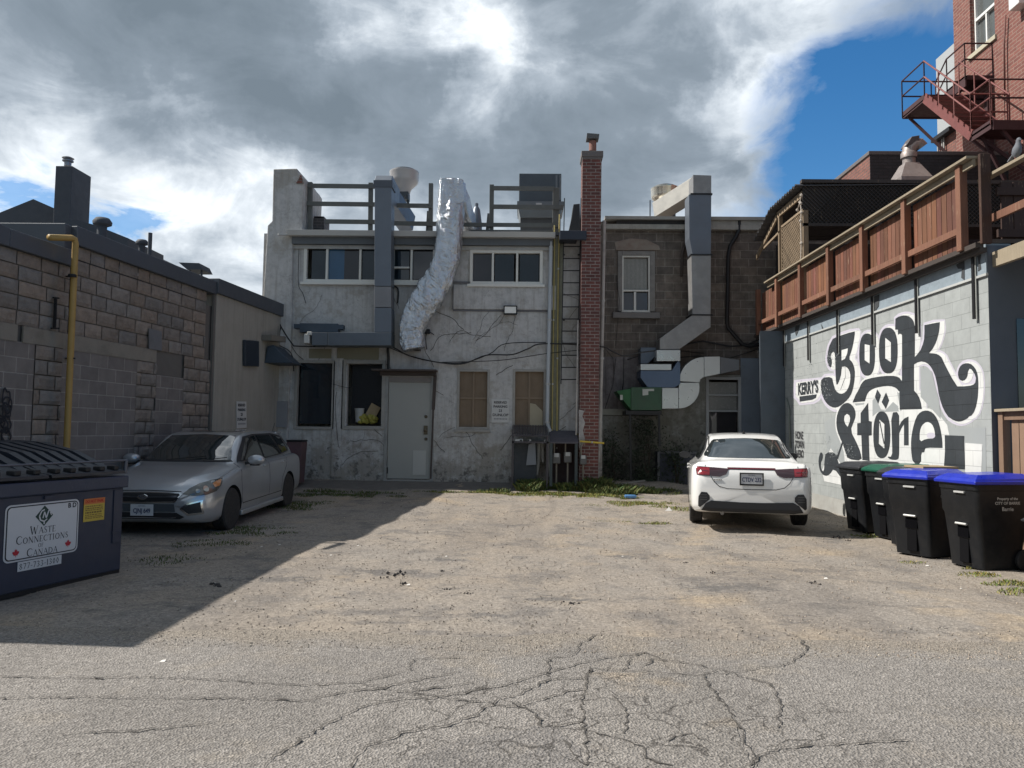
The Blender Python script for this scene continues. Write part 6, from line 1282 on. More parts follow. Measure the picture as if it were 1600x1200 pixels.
def above():
    # chimney cowl on the pergola roof line
    Y = 18.2; c = onY(1421, 289, Y); t = thing('vent_cowl', 'weathered metal vent cowl with pyramid base behind the deck railing', 'vent', c); g = pm('cowl_metal', (.27, .235, .22), .5, .35, var=.25, vs=4, dirt=.25, dirtcol=(.12, .07, .05))
    k = Y / FPX; m = MB(); z = lambda y: onY(1421, y, Y).z; b = .35; zb = z(292); m.ring([[(c.x + i * r, Y + j * r, h) for i, j in ((-1, -1), (1, -1), (1, 1), (-1, 1))] for r, h in ((k * 24, zb - .6), (k * 24, z(283)), (k * 10.5, z(257)))]); m.build('pyramid_base', g, t)
    m = MB(); m.lathe([(k * 9.5, z(258)), (k * 9.5, z(247))], (c.x, Y, 0), 20); m.lathe([(k * 12, z(247.5)), (k * 12, z(240)), (k * 10.5, z(238))], (c.x, Y, 0), 20); e = [Vector((c.x, Y, z(240))), Vector((c.x + .02, Y, z(232))), Vector((c.x + .12, Y, z(226))), Vector((c.x + .24, Y, z(226))), Vector((c.x + .30, Y, z(231)))]; m.tube(e, k * 10.5, 18); m.build('pipe', g, t, smooth=True, split=40)
    m = MB(); m.prism([onY(x, y, Y - .15) for x, y in ((1416, 227), (1425, 213), (1437, 211), (1437, 224), (1428, 226))], (0, .3, 0)); m.build('cap_plate', pm('cowl_dark', (.09, .08, .08), .6, .3), t, bevel=.01)
    # brick block behind
    bk = brick('old_red_brick', (.24, .10, .075), (.19, .08, .065), (.13, .09, .08), .24, .085, .012, 'ANY', .6, mixn=.4)
    bdk = brick('shaded_brick', (.05, .045, .05), (.035, .035, .04), (.03, .03, .03), .24, .085, .01, 'ANY', .5, mixn=.3)
    t = thing('brick_penthouse', 'low square brick rooftop block behind the deck shelter', 'building', (10.5, 21.3, 0)); m = MB(); m.box((9, 20.07, 3), (16, 23.0, 8.9)); m.build('wall', bk, t); m = MB(); m.box((8.96, 20.03, 8.88), (16.04, 23.04, 8.98)); m.build('coping', pm('cop2', (.12, .11, .11), .7), t, bevel=.01)
    m = MB(); m.box((8.995, 20.05, 3), (16, 20.069, 8.88)); m.build('shaded_front', bdk, t)  # shade of the front face painted on as a near-black brick sheet
    # tall brick building
    XB = 12.6; t = thing('tall_brick_building', 'tall red brick building at the upper right with white framed window', 'building', (XB + 2, 18, 0))
    br = brick('tall_brick', (.215, .082, .064), (.15, .055, .046), (.25, .16, .13), .30, .10, .014, 'ANY', .6, mixn=.3)
    a = onX(1517, 40, XB); w0 = onX(1517, 80, XB).y; w1 = onX(1555, 60, XB).y; zs = onX(1521, 84, XB).z
    m = MB(); Y0, Y1 = 9.8, onX(1490, 50, XB).y; Z1 = 24
    ys = [Y0, w1, w0, Y1]; zz = [0, zs, zs + 2.6, Z1]
    for i in range(3):
        for j in range(3):
            if i == 1 and j == 1: continue
            m.add([(XB, ys[i], zz[j]), (XB, ys[i + 1], zz[j]), (XB, ys[i + 1], zz[j + 1]), (XB, ys[i], zz[j + 1])], [(0, 1, 2, 3)])
    for p, q in (((w0, zs), (w0, zs + 2.6)), ((w1, zs), (w1, zs + 2.6)), ((w0, zs), (w1, zs)), ((w0, zs + 2.6), (w1, zs + 2.6))): m.add([(XB, p[0], p[1]), (XB, q[0], q[1]), (XB + .25, q[0], q[1]), (XB + .25, p[0], p[1])], [(0, 1, 2, 3)])
    m.box((XB + .3, Y0, 0), (24, Y1, Z1)); m.add([(XB, Y1, 0), (XB + .31, Y1, 0), (XB + .31, Y1, Z1), (XB, Y1, Z1)], [(0, 1, 2, 3)]); m.add([(XB, Y0, 0), (XB + .31, Y0, 0), (XB + .31, Y0, Z1), (XB, Y0, Z1)], [(0, 1, 2, 3)]); m.add([(XB, Y0, Z1), (XB + .31, Y0, Z1), (XB + .31, Y1, Z1), (XB, Y1, Z1)], [(0, 1, 2, 3)]); m.build('wall', br, t)
    fw = .06; m = MB(); X0, X1 = XB + .12, XB + .2; zt = zs + 2.6
    m.box((X0, w1, zs), (X1, w1 + fw, zt)); m.box((X0, w0 - fw, zs), (X1, w0, zt)); m.box((X0, w1 + fw, zs), (X1, w0 - fw, zs + fw)); m.box((X0 - .02, w1 + fw, zs + .95), (X1, w0 - fw, zs + 1.03)); ym = (w0 + w1) / 2; m.box((X0 - .01, ym - .03, zs + fw), (X1, ym + .03, zs + .95)); w = m.build('window', pm('win_white', (.72, .72, .70), .4, bmp=0, var=.03), t, bevel=.004)
    m = MB(); m.box((X1 - .01, w1 + .02, zs + .02), (X1 + .01, w0 - .02, zt)); m.build('pane', pm('pane_grey', (.10, .11, .11), .12, var=.3, vs=2, bmp=0, spec=.8), w); m = MB(); m.box((XB - .06, w1 - .08, zs - .13), (XB + .15, w0 + .08, zs)); m.build('window_sill', pm('sill_lime', (.42, .39, .30), .8), t, bevel=.01)
    m = MB(); W = [onX(1571, 24, XB - .08), onX(1569, 70, XB - .08), onX(1570, 150, XB - .08)]; m.tube([W[0]] + W[1:], .025, 6); m.build('cable_drop', pm('rusty_steel', (.13, .05, .04), .7), t, smooth=True)
    q = onX(1598, 6, XB); m = MB(); m.box((XB - .3, q.y - .3, q.z - .15), (XB, q.y + .1, q.z + .3)); m.build('wall_box', MATS['win_white'], t, bevel=.02)
    # pale building beyond it
    t = thing('pale_clad_building', 'slim pale grey clad building behind the tall brick one', 'building', (14, 23.2, 0)); m = MB(); y1 = onX(1463, 150, XB).y; zt = onX(1463, 92, XB).z; zb = onX(1472, 213, XB).z
    m.box((XB + .01, Y1 + .02, zb), (20, y1, zt)); m.build('cladding', pm('pale_clad', (.34, .36, .37), .7, var=.06), t); m = MB(); m.box((XB + .03, Y1 + .02, 0), (20, y1 - .03, zb)); m.build('wall', bk, t)
    m = MB()
    for dy in (.1, .35, .45): m.tube([(XB - .04, y1 - dy, 5), (XB - .04, y1 - dy, zb - .1)], .03, 6)
    m.build('riser_pipe', pm('riser_p', (.28, .27, .26), .6, .3), t); m = MB(); m.bar((XB - .1, y1, zb - .05), (XB - .1, Y1, zb - .05), .2, .12); m.build('ledge', BLK, t)
    # fire escape
    rs = pm('rust_red', (.17, .055, .05), .7, .1, var=.3, vs=6, bmp=.3); rd = pm('rust_dark_red', (.05, .02, .022), .8, var=.2)
    t = thing('fire_escape', 'rusty dark red iron fire escape stair on the tall brick building', 'fire escape', (11.8, 20, 8.9)); Xo, Xi = 10.9, 11.85
    A = Vector((Xo, 20.9, 10.85)); Bq = Vector((Xo, 18.75, 8.95))
    Yl = 22.15
    m = MB(); m.box((Xo, 20.9, 10.75), (XB, Yl, 10.79)); m.box((Xo, 20.9, 8.85 * 0 + 10.72), (Xo + .04, Yl, 10.92)); m.box((Xo, Yl - .04, 10.72), (XB, Yl, 10.92)); m.box((Xo + .04, 20.9, 10.70), (XB, 20.94, 10.90)); m.build('upper_landing', rd, t)
    m = MB(); m.box((Xo, 17.95, 8.85), (XB, 18.75, 8.90)); m.box((Xo, 17.95, 8.75), (Xo + .04, 18.75, 8.97)); m.box((Xo + .04, 17.92, 8.72), (XB, 17.96, 8.95)); m.box((Xo, 18.72, 8.80), (XB, 18.76, 9.02)); m.build('lower_landing', rd, t)
    m = MB()
    for X in (Xo, Xi): m.bar((X, A.y, A.z - .05), (X, Bq.y, Bq.z - .05), .03, .26, (1, 0, 0) if False else (0, 0, 1))
    m.build('stringer', rs, t)
    for k in range(9):
        f = (k + .5) / 9; p = A.lerp(Bq, f); m = MB(); m.box((Xo + .02, p.y - .12, p.z - .02), (Xi - .02, p.y + .12, p.z + .005)); m.box((Xo - .05, p.y - .12, p.z - .02), (Xo + .0, p.y - .08, p.z + .05)); m.build('tread', rs, t)
    def rails(P, Q, n, name='handrail', hs=(1.0, .55), mat=rs):
        m = MB()
        for h in hs: m.tube([P + Vector((0, 0, h)), Q + Vector((0, 0, h))], .022, 6)
        for k in range(n): q = P.lerp(Q, k / (n - 1)); m.tube([q - Vector((0, 0, .1)), q + Vector((0, 0, hs[0]))], .02, 6)
        m.build(name, mat, t)
    V = Vector
    rails(A, Bq, 4); rails(V((Xi, A.y, A.z)), V((Xi, Bq.y, Bq.z)), 4, hs=(1.0,)); rails(V((Xo, 20.9, 10.85)), V((Xo, Yl, 10.85)), 2, mat=rd); rails(V((Xo, Yl, 10.85)), V((XB, Yl, 10.85)), 3, mat=rd)
    rails(V((Xo, 18.75, 8.95)), V((Xo, 17.95, 8.95)), 2, mat=rs); rails(V((Xo, 17.95, 8.95)), V((XB, 17.95, 8.95)), 3, mat=rd); rails(V((Xo, 18.75, 8.95)), V((Xo + .9, 18.75, 8.95)), 2, mat=rs)
    # upper platform at the window and its stair
    zu = 11.3; m = MB(); m.box((Xi, 20.6, zu - .05), (XB, 21.5, zu)); m.box((Xi, 20.6, zu - .3), (Xi + .04, 21.5, zu)); m.box((Xi + .04, 20.58, zu - .12), (XB, 20.62, zu)); m.build('window_platform', rd, t); rails(V((Xi, 20.6, zu)), V((Xi, 21.5, zu)), 2, hs=(.9, .45), mat=rd); rails(V((Xi, 20.6, zu)), V((XB, 20.6, zu)), 2, hs=(.9, .45), mat=rd)
    rails(V((Xi, 21.5, zu)), V((Xi, 22.1, 10.9)), 2, hs=(.9, .45), mat=rd); m = MB(); m.bar((Xi, 21.5, zu - .1), (Xi, 22.1, 10.8), .03, .2); m.bar((XB - .1, 21.5, zu - .1), (XB - .1, 22.1, 10.8), .03, .2); m.box((Xi + .05, 21.5, zu - .3), (XB, 21.9, zu - .26)); m.build('short_stair', rd, t)
    for a, c in (((Xo + .1, 22.0, 10.72), (XB, 21.2, 8.4)), ((Xo + .1, 18.6, 8.82), (XB, 17.9, 7.0)), ((XB - .1, 18.0, 8.7), (Xo + .6, 18.0, 7.0)), ((Xo + .3, 18.0, 8.72), (XB, 18.0, 7.0)), ((Xo + .2, 18.6, 8.8), (Xo + .9, 18.6, 7.3)), ((Xo + .1, 21.0, 10.72), (XB, 20.6, 9.0))):
        m = MB(); m.bar(a, c, .07, .07); m.build('brace', rd, t)
    m = MB(); m.box((XB - .2, 20.55, 7.2), (XB - .05, 20.7, 10.7)); m.build('post', rd, t)
    # pale clutter building parts and pigeon
    p = onY(1590, 246, 9.2); p.z = 4.815; px = onY(1590, 240, 9.05)
    base = V((5.86, 0, 4.81)); yy = 5.86 / ((1590 - 823) / FPX); c = V((5.86, yy, 4.81)); t = thing('pigeon', 'grey pigeon standing on the landing rail at the right edge', 'bird', c)
    m = MB(); prof = [(0.0, 0, .02), (.012, 0, .035), (.035, .0, .06), (.05, .01, .10), (.045, .02, .15), (.028, .035, .19), (.024, .045, .215), (.026, .05, .235), (.018, .055, .255), (0.002, .055, .265)]
    rings = []
    for r, dy, h in prof: rings.append([c + V((r * math.cos(a), -dy + r * 1.35 * math.sin(a), h)) for a in [2 * math.pi * k / 14 for k in range(14)]])
    m.ring(rings); m.prism([c + V(q) for q in ((-.02, .03, .09), (.02, .03, .09), (.022, .14, .03), (-.022, .14, .03))], (0, 0, .015)); m.bar(c + V((0, -.075, .235)), c + V((0, -.105, .225)), .012, .01); bd = m.build('body', pm('pigeon_grey', (.13, .14, .16), .8, var=.3, vs=12), t, smooth=True, split=60)
    m = MB(); m.tube([c + V((-.015, 0, 0)), c + V((-.015, .0, .05))], .004, 5); m.tube([c + V((.015, 0, 0)), c + V((.015, .0, .05))], .004, 5); m.build('leg', pm('leg_red', (.3, .08, .06), .7), t)
above()
# ================================================================ bins and dumpster
def cart(loc, rot, lidmat, label, s=1.0, writing=True, lidcol=None, group='wheeled bins along the mural wall'):
    """local frame: front faces -X, side towards the camera is -Y, depth along +X"""
    t = thing('wheeled_bin', label, 'wheeled bin', loc, rot, group)
    B = pm('bin_black', (.009, .010, .012), .45, var=.3, vs=5, bmp=.08, bs=60, dirt=.2, dirtcol=(.035, .033, .030), spec=.3)
    W, D, H = .60 * s, .72 * s, 1.0 * s
    def sec(z, f):   # rounded rectangle: front x, back x, half width
        xa = .10 * s * (1 - f); xb = D - .10 * s * (1 - f); w0 = (.245 + .045 * f) * s; w = w0; r = .05 * s; cy = W / 2; o = []
        for cx, yy, a0 in ((xb - r, cy + w - r, 0), (xa + r, cy + w - r, 90), (xa + r, cy - w + r, 180), (xb - r, cy - w + r, 270)):
            for k in range(5): a = R(a0 + k * 22.5); o.append(Vector((cx + r * math.cos(a), yy + r * math.sin(a), z)))
        return o
    m = MB(); rg = [sec(.03 * s, 0), sec(.06 * s, .02), sec(.35 * s, .3)]
    rg += [sec(.62 * s, .60), sec(.66 * s, .80), sec(.9 * s, .95), sec(.905 * s, 1.06), sec(H - .03 * s, 1.08)]
    m.ring(rg); bd = m.build('body', B, t, smooth=True, split=28, local=True)
    # front recess with grab bar; flat boxes whose near-black colour stands for its shade
    m = MB(); cy = W / 2; fx = lambda z: .10 * s * (1 - z / (1.0 * s))
    m.box((fx(.42 * s) - .004, cy - .1 * s, .36 * s), (fx(.36 * s) + .02, cy + .06 * s, .60 * s)); m.build('recess', plain('recess_black', (.003, .003, .004), .95, spec=.05), bd, local=True)
    m = MB(); m.box((fx(.3 * s) - .006, cy - .085 * s, .08 * s), (fx(.1 * s) + .02, cy + .05 * s, .35 * s)); m.build('front_channel', plain('recess_black2', (.005, .005, .006), .9, spec=.1), bd, local=True, bevel=.006)
    m = MB(); m.tube([(fx(.5 * s) - .02, cy - .1 * s, .515 * s), (fx(.5 * s) - .02, cy + .06 * s, .515 * s)], .013 * s, 10); m.build('grab_bar', pm('bar_metal', (.62, .62, .60), .4, .2, bmp=0), t, local=True, smooth=True, split=40)
    # lid
    z = H - .03 * s; m = MB(); g = .035 * s; x0, x1, y0, y1 = -g, D + .02 * s, W / 2 - .315 * s, W / 2 + .315 * s
    lip = [[(x0, y0, z), (x1, y0, z), (x1, y1, z), (x0, y1, z)], [(x0 - .004, y0 - .004, z + .035 * s), (x1, y0 - .004, z + .035 * s), (x1, y1 + .004, z + .035 * s), (x0 - .004, y1 + .004, z + .035 * s)]]
    i = .05 * s; lip += [[(x0 + .01, y0 + .01, z + .045 * s), (x1, y0 + .01, z + .045 * s), (x1, y1 - .01, z + .045 * s), (x0 + .01, y1 - .01, z + .045 * s)], [(x0 + i * .5, y0 + i * .4, z + .06 * s), (x1 - i * .4, y0 + i * .4, z + .07 * s), (x1 - i * .4, y1 - i * .4, z + .07 * s), (x0 + i * .5, y1 - i * .4, z + .06 * s)],
                         [(x0 + i * 2.2, y0 + i * 1.7, z + .105 * s), (x1 - i * 1.5, y0 + i * 1.7, z + .12 * s), (x1 - i * 1.5, y1 - i * 1.7, z + .12 * s), (x0 + i * 2.2, y1 - i * 1.7, z + .105 * s)]]
    m.ring([[Vector(v) for v in r] for r in lip]); m.build('lid', lidmat, t, local=True, bevel=.009 * s)
    # handle bar and wheels
    m = MB(); m.tube([(D + .05 * s, W / 2 - .2 * s, z - .01), (D + .05 * s, W / 2 + .2 * s, z - .01)], .014, 8); m.box((D - .06, W / 2 - .22 * s, z - .05), (D + .05, W / 2 - .18 * s, z)); m.box((D - .06, W / 2 + .18 * s, z - .05), (D + .05, W / 2 + .22 * s, z)); m.build('handle', B, t, local=True)
    for yy in (W / 2 - .27 * s, W / 2 + .27 * s):
        m = MB(); m.lathe([(.03, -.03), (.11 * s, -.028), (.125 * s, -.015), (.125 * s, .015), (.11 * s, .028), (.03, .03)], (D - .09 * s, yy, .125 * s), 20, axis='Y'); m.build('wheel', plain('wheel_black', (.02, .02, .021), .6), t, local=True, smooth=True, split=40)
    if writing:
        wt = pm('print_white', (.42, .42, .40), .6, bmp=0); M = lambda x, z_: frame_M((x, W / 2 - .30 * s - .003 + .0, z_), (1, 0, 0), (0, 0, 1))
        yside = lambda z_: W / 2 - (.245 + .045 * (.60 if z_ < .65 else .9)) * s - .004
        for tx, sz, zz in (('Property of the', .042, .815), ('CITY OF BARRIE', .044, .765), ('Barrie', .06, .70)):
            text_on(tx, sz * s, wt, frame_M((D * .55, W / 2 - .2905 * s - (.0), zz * s), (1, 0, 0), (0, -.02, 1)), t, 'lettering', .0006, local=True, sx=1.02, bold=.0008)
        text_on('', .03, wt, frame_M((0, 0, 0), (1, 0, 0), (0, 0, 1)), t, 'lettering', local=True) if False else None
    m = MB(); m.box((fx(.87 * s) - .03 * s, W / 2 - .12 * s, .865 * s), (fx(.87 * s) + .01, W / 2 + .03 * s, .885 * s)); m.build('stamp', pm('stamp_w', (.42, .42, .41), .6), bd, local=True)
    return t
BLUE = pm('lid_blue', (.008, .022, .36), .36, var=.25, vs=5, dirt=.12, dirtcol=(.05, .07, .25), bmp=.05, bs=30, coat=.2); GREEN = pm('lid_green', (.008, .075, .045), .35, var=.15); LBLK = pm('lid_black', (.022, .024, .028), .4, var=.2)
def put_bins():
    def at(x, y, rot, *a, **k): return cart((x, y, gz(x, y) - .01), R(rot), *a, **k)
    GR = 0
    at(4.98, 8.62, 12, BLUE, 'blue-lidded black bin nearest the camera, its side lettering fully visible')
    at(4.86, 9.42, 27, BLUE, 'blue-lidded black bin half hidden behind the nearest blue-lidded one')
    at(5.04, 10.15, 16, LBLK, 'black bin with its lid hidden behind the second blue lid', writing=False)
    at(5.12, 10.92, 12, GREEN, 'black bin with a green lid between the black-lidded bins', writing=False)
    at(5.07, 11.78, 10, LBLK, 'black-lidded bin farthest from the camera, beside the white sedan', writing=False)
    at(5.40, 8.05, 8, LBLK, 'low black bin at the right edge in front of the nearest blue-lidded one', writing=False, s=.62)
    m = MB(); c = onX(1432, 722, 5.35); m.box((5.1, 10.0, 1.075), (5.55, 10.5, 1.10)); o = m.build('cardboard_sheet', MATS['cardboard'], None); o.rotation_euler = (0, 0, 0); tag(o, 'flattened tan cardboard lying on the black bin behind the blue lids', 'cardboard')
    # black plank board behind bins
put_bins()
def leaf_poly():
    h = [(0, 1.0), (.12, .72), (.30, .82), (.26, .38), (.48, .56), (.55, .44), (.86, .46), (.74, .26), (.84, .18), (.46, -.16), (.52, -.32), (.06, -.24), (.04, -.62)]
    return h + [(-x, y) for x, y in h[::-1]][0:-1] if False else h + [(-x, y) for x, y in h[::-1] if x != 0]
# serif capitals as strokes: (x0,y0,x1,y1,width)
SER = {'W': [(0, 1, .27, 0, .13), (.27, 0, .5, .85, .05), (.5, .85, .72, 0, .13), (.72, 0, 1, 1, .05), (-.08, 1, .16, 1, .03), (.88, 1, 1.1, 1, .03), 1.12],
       'A': [(.05, 0, .42, 1, .05), (.42, 1, .8, 0, .13), (.2, .36, .66, .36, .05), (-.05, 0, .18, 0, .03), (.64, 0, .92, 0, .03), .88], 'S': [(.5, .82, .42, .96, .05), (.42, .96, .2, .96, .06), (.2, .96, .08, .78, .1), (.08, .78, .2, .58, .1), (.2, .58, .42, .42, .13), (.42, .42, .52, .22, .1), (.52, .22, .4, .04, .08), (.4, .04, .16, .03, .06), (.16, .03, .06, .2, .05), .6],
       'T': [(.38, 0, .38, .97, .13), (.02, .97, .74, .97, .06), (.02, .8, .02, .97, .05), (.74, .8, .74, .97, .05), (.24, 0, .52, 0, .03), .78], 'E': [(.14, 0, .14, 1, .13), (.02, .98, .56, .98, .05), (.14, .52, .46, .52, .05), (.02, .02, .6, .02, .05), (.56, .82, .56, .98, .04), (.6, .02, .62, .2, .04), .68],
       'C': [(.8, .76, .66, .94, .05), (.66, .94, .4, .97, .06), (.4, .97, .16, .8, .1), (.16, .8, .08, .5, .13), (.08, .5, .16, .2, .13), (.16, .2, .4, .03, .1), (.4, .03, .66, .05, .06), (.66, .05, .8, .24, .05), .88], 'O': [(.45, .98, .18, .86, .08), (.18, .86, .07, .5, .13), (.07, .5, .18, .14, .13), (.18, .14, .45, .02, .08), (.45, .02, .72, .14, .08), (.72, .14, .83, .5, .13), (.83, .5, .72, .86, .13), (.72, .86, .45, .98, .08), .95],
       'N': [(.12, 0, .12, 1, .05), (.12, 1, .78, 0, .13), (.78, 0, .78, 1, .05), (0, 1, .2, 1, .03), (0, 0, .24, 0, .03), (.66, 1, .9, 1, .03), .95], 'I': [(.16, 0, .16, 1, .13), (.02, 1, .3, 1, .03), (.02, 0, .3, 0, .03), .4],
       'F': [(.14, 0, .14, 1, .13), (.02, .98, .56, .98, .05), (.14, .52, .44, .52, .05), (.56, .82, .56, .98, .04), (.02, 0, .3, 0, .03), .62], 'D': [(.14, 0, .14, 1, .13), (.02, .98, .42, .98, .05), (.42, .98, .72, .78, .1), (.72, .78, .8, .5, .13), (.8, .5, .72, .2, .13), (.72, .2, .42, .02, .1), (.42, .02, .02, .02, .05), .92],
       '8': [(.3, 1, .08, .8, .08), (.08, .8, .3, .54, .1), (.3, .54, .55, .25, .1), (.55, .25, .3, 0, .08), (.3, 0, .05, .22, .08), (.05, .22, .3, .54, .06), (.3, .54, .52, .78, .06), (.52, .78, .3, 1, .08), .68], '7': [(.05, .96, .56, .96, .1), (.56, .96, .22, 0, .1), .66], '3': [(.08, .86, .3, 1, .07), (.3, 1, .52, .8, .1), (.52, .8, .28, .54, .06), (.28, .54, .56, .3, .1), (.56, .3, .3, 0, .1), (.3, 0, .04, .12, .07), .68],
       '1': [(.2, 0, .2, 1, .12), (.06, .86, .2, 1, .05), (.06, 0, .34, 0, .03), .44], '0': [(.3, 1, .08, .5, .1), (.08, .5, .3, 0, .1), (.3, 0, .54, .5, .1), (.54, .5, .3, 1, .1), .68], '-': [(.05, .4, .35, .4, .08), .42]}
def serif(m, s, x, y, h, F, big=1.3):
    """draw s starting centre x; F maps (u,v)->point; leading capital of a word drawn larger"""
    tot = 0; ws = []
    for i, ch in enumerate(s):
        k = h * (big if i == 0 else 1); ws.append((ch, k)); tot += SER[ch][-1] * k + h * .1
    u = x - tot / 2; z = 0
    for ch, k in ws:
        for st in SER[ch][:-1]:
            a = Vector((u + st[0] * k, y + st[1] * k)); b = Vector((u + st[2] * k, y + st[3] * k)); d = b - a; L = d.length or 1; n = Vector((-d.y, d.x)) / L * (st[4] * k / 2 * 1.1); e = d / L * st[4] * k * .2
            z = (z + 1) % 40; P = [a - n - e, b - n + e, b + n + e, a + n - e]; m.add([F(p.x, p.y, .0000005 * 0 + z * .00002) for p in P], [(0, 1, 2, 3)])
        u += SER[ch][-1] * k + h * .1
def dumpster():
    C = Vector((-4.12, 7.85, 0)); th = math.atan2(.27, 1)
    # local frame: face looks +x', runs along -y' towards the camera
    t = thing('dumpster', 'dark navy steel dumpster with black ribbed plastic lids and a waste company sign', 'dumpster', C, -th)
    N = pm('navy_paint', (.028, .036, .062), .5, .1, var=.2, vs=2.5, bmp=.12, bs=8, dirt=.1, dirtcol=(.05, .04, .04)); Lc = pm('lid_plastic', (.02, .024, .034), .45, var=.15, vs=4, bmp=.05)
    Ln = 1.95; H = .99; D = 1.55; m = MB()
    m.ring([[Vector(v) for v in ((0, 0, .04), (0, -Ln, .04), (-D, -Ln, .04), (-D, 0, .04))], [Vector(v) for v in ((0, 0, H - .12), (0, -Ln, H - .12), (-D, -Ln, H - .12), (-D, 0, H - .12))]]); bd = m.build('body', N, t, local=True, bevel=.01)
    m = MB(); m.box((-D - .03, -Ln - .03, H - .12), (.035, .03, H)); m.build('rim', pm('navy_rim', (.035, .045, .075), .45, .15, var=.15), t, local=True, bevel=.012)
    m = MB(); m.box((.0, -.13, .32), (.012, -.03, .85)); m.box((.012, -.02, .42), (.016, -.14, .44)); m.build('side_pocket', N, bd, local=True, bevel=.004)
    m = MB(); m.box((.0, -.95, H - .165), (.02, -.86, H - .135)); m.build('lug', N, bd, local=True)
    m = MB(); m.box((-.06, -Ln, .0), (-.01, 0.0, .05)); m.build('skid', BLK, t, local=True)
    # two lids with ribs, rising away from this side
    for y0, y1 in ((-.02, -.90), (-.93, -1.92)):
        m = MB(); prof = [(.03, H + .02), (.03, H + .055), (-.12, H + .075), (-.55, H + .20), (-1.0, H + .285), (-1.35, H + .30), (-D, H + .26)]
        pr = [(x, z) for x, z in prof] + [(x, z - .025) for x, z in prof[::-1][:-1]]
        m.prism([(x, y0, z) for x, z in pr], (0, y1 - y0, 0)); ld = m.build('lid', Lc, t, local=True, bevel=.008)
        n = 6; m = MB()
        for k in range(n):
            ya = y0 + (y1 - y0) * (k + .12) / n; yb = y0 + (y1 - y0) * (k + .72) / n; pp = [(x, z) for x, z in prof[2:]]; Q = []
            q = [(x, z + .045) for x, z in pp[:]]; q[0] = (pp[0][0] - .05, pp[0][1] + .012); poly = q + [(x, z - .005) for x, z in pp[::-1]]
            m.prism([(x, ya, z) for x, z in poly], (0, yb - ya, 0))
        m.build('rib', Lc, ld, local=True, bevel=.012)
        for k in range(5): m = MB(); ya = y0 + (y1 - y0) * (k + .3) / 5; m.box((-.10, ya, H + .06), (.0, ya + (y1 - y0) * .07, H + .105)); m.build('hinge_block', BLK, ld, local=True, bevel=.01)
    m = MB(); m.tube([(.0, .03, H + .155), (.0, -Ln, H + .155)], .011, 8); m.tube([(.0, .02, H + .155), (-.01, .02, H + .02)], .02, 8); m.build('hinge_rod', pm('rod_metal', (.10, .11, .14), .35, .6), t, local=True, smooth=True, split=50)
    # sign plate: from px (5..119)
    F = lambda u, v, o=0: Vector((.0035 + o, u, v))
    def rr(y0, y1, z0, z1, r, n=5):
        o = []
        for cy, cz, a0 in ((y1 - r, z1 - r, 0), (y0 + r, z1 - r, 90), (y0 + r, z0 + r, 180), (y1 - r, z0 + r, 270)):
            for k in range(n + 1): a = R(a0 + 90 * k / n); o.append((cy + r * math.cos(a), cz + r * math.sin(a)))
        return o
    ya, yb, za, zb = -1.33, -.555, .305, .80
    W = pm('sign_face', (.55, .55, .56), .45, var=.06, bmp=0); K = plain('ink_black', (.012, .014, .02), .6)
    def sheet(P, x, mat, name, par): m = MB(); m.prism([(x, y, z) for y, z in P], (.0015, 0, 0)); return m.build(name, mat, par, local=True)
    sg = sheet(rr(ya, yb, za, zb, .05), .004, W, 'company_sign', bd); sheet(rr(ya + .014, yb - .014, za + .014, zb - .014, .042), .0062, K, 'sign_border', sg); sheet(rr(ya + .024, yb - .024, za + .024, zb - .024, .035), .0084, W, 'sign_field', sg)
    cy = (ya + yb) / 2; m = MB(); G = lambda u, v, o=0: Vector((.0106 + o, u, v))
    serif(m, 'WASTE', cy + .0, .525, .055, G); serif(m, 'CONNECTIONS', cy, .452, .053, G, 1.35); serif(m, 'OF', cy - .02, .402, .034, G, 1.0); serif(m, 'CANADA', cy, .333, .052, G, 1.35); m.build('sign_lettering', K, sg, local=True)
    c = (cy, .678); s = .092; dg = plain('sign_green', (.015, .045, .035), .6); sheet([(c[0], c[1] + s), (c[0] + s, c[1]), (c[0], c[1] - s), (c[0] - s, c[1])], .0104, dg, 'emblem', sg)
    m = MB(); k = 0
    for a in ((-.052, .0, -.03, .045, .012), (-.03, .045, .0, .055, .012), (.045, .045, .02, -.02, .014), (.02, -.02, .0, .035, .012), (.0, .035, -.015, -.02, .012), (-.052, 0, -.04, -.035, .014), (-.04, -.035, .0, -.05, .012), (0, -.05, .03, -.03, .01), (0, -.05, 0, -.075, .014), (.06, .03, .075, .0, .01)):
        p = Vector((c[0] + a[0], c[1] + a[1])); q = Vector((c[0] + a[2], c[1] + a[3])); d = (q - p).normalized(); n = Vector((-d.y, d.x)) * a[4] / 2; k += 1; m.add([(.0122 + k * .00005, v.x, v.y) for v in (p - n, q - n, q + n, p + n)], [(0, 1, 2, 3)])
    m.build('emblem_mark', W, sg, local=True)
    red = plain('leaf_red', (.42, .015, .03), .6)
    for yy, zz in ((ya + .115, .375), (yb - .115, .385)): sheet([(yy + x * .04, zz + y * .045) for x, y in leaf_poly()], .0106, red, 'maple_leaf', sg)
    m = MB()
    for (px, py) in ((-.665, .745), (-.615, .745)): pass
    text_on('B D', .06, K, frame_M((.0106, yb - .085, .745), (0, 1, 0), (0, 0, 1)), sg, 'sign_lettering', .0004, local=True, bold=.002)
    sheet([(ya + .145, .215), (ya + .60, .215), (ya + .60, .298), (ya + .145, .298)], .004, W, 'phone_plate', bd); m = MB(); serif(m, '877-733-1300', ya + .37, .231, .049, lambda u, v, o=0: Vector((.0066 + o, u, v)), 1.0); m.build('phone_number', K, bd, local=True)
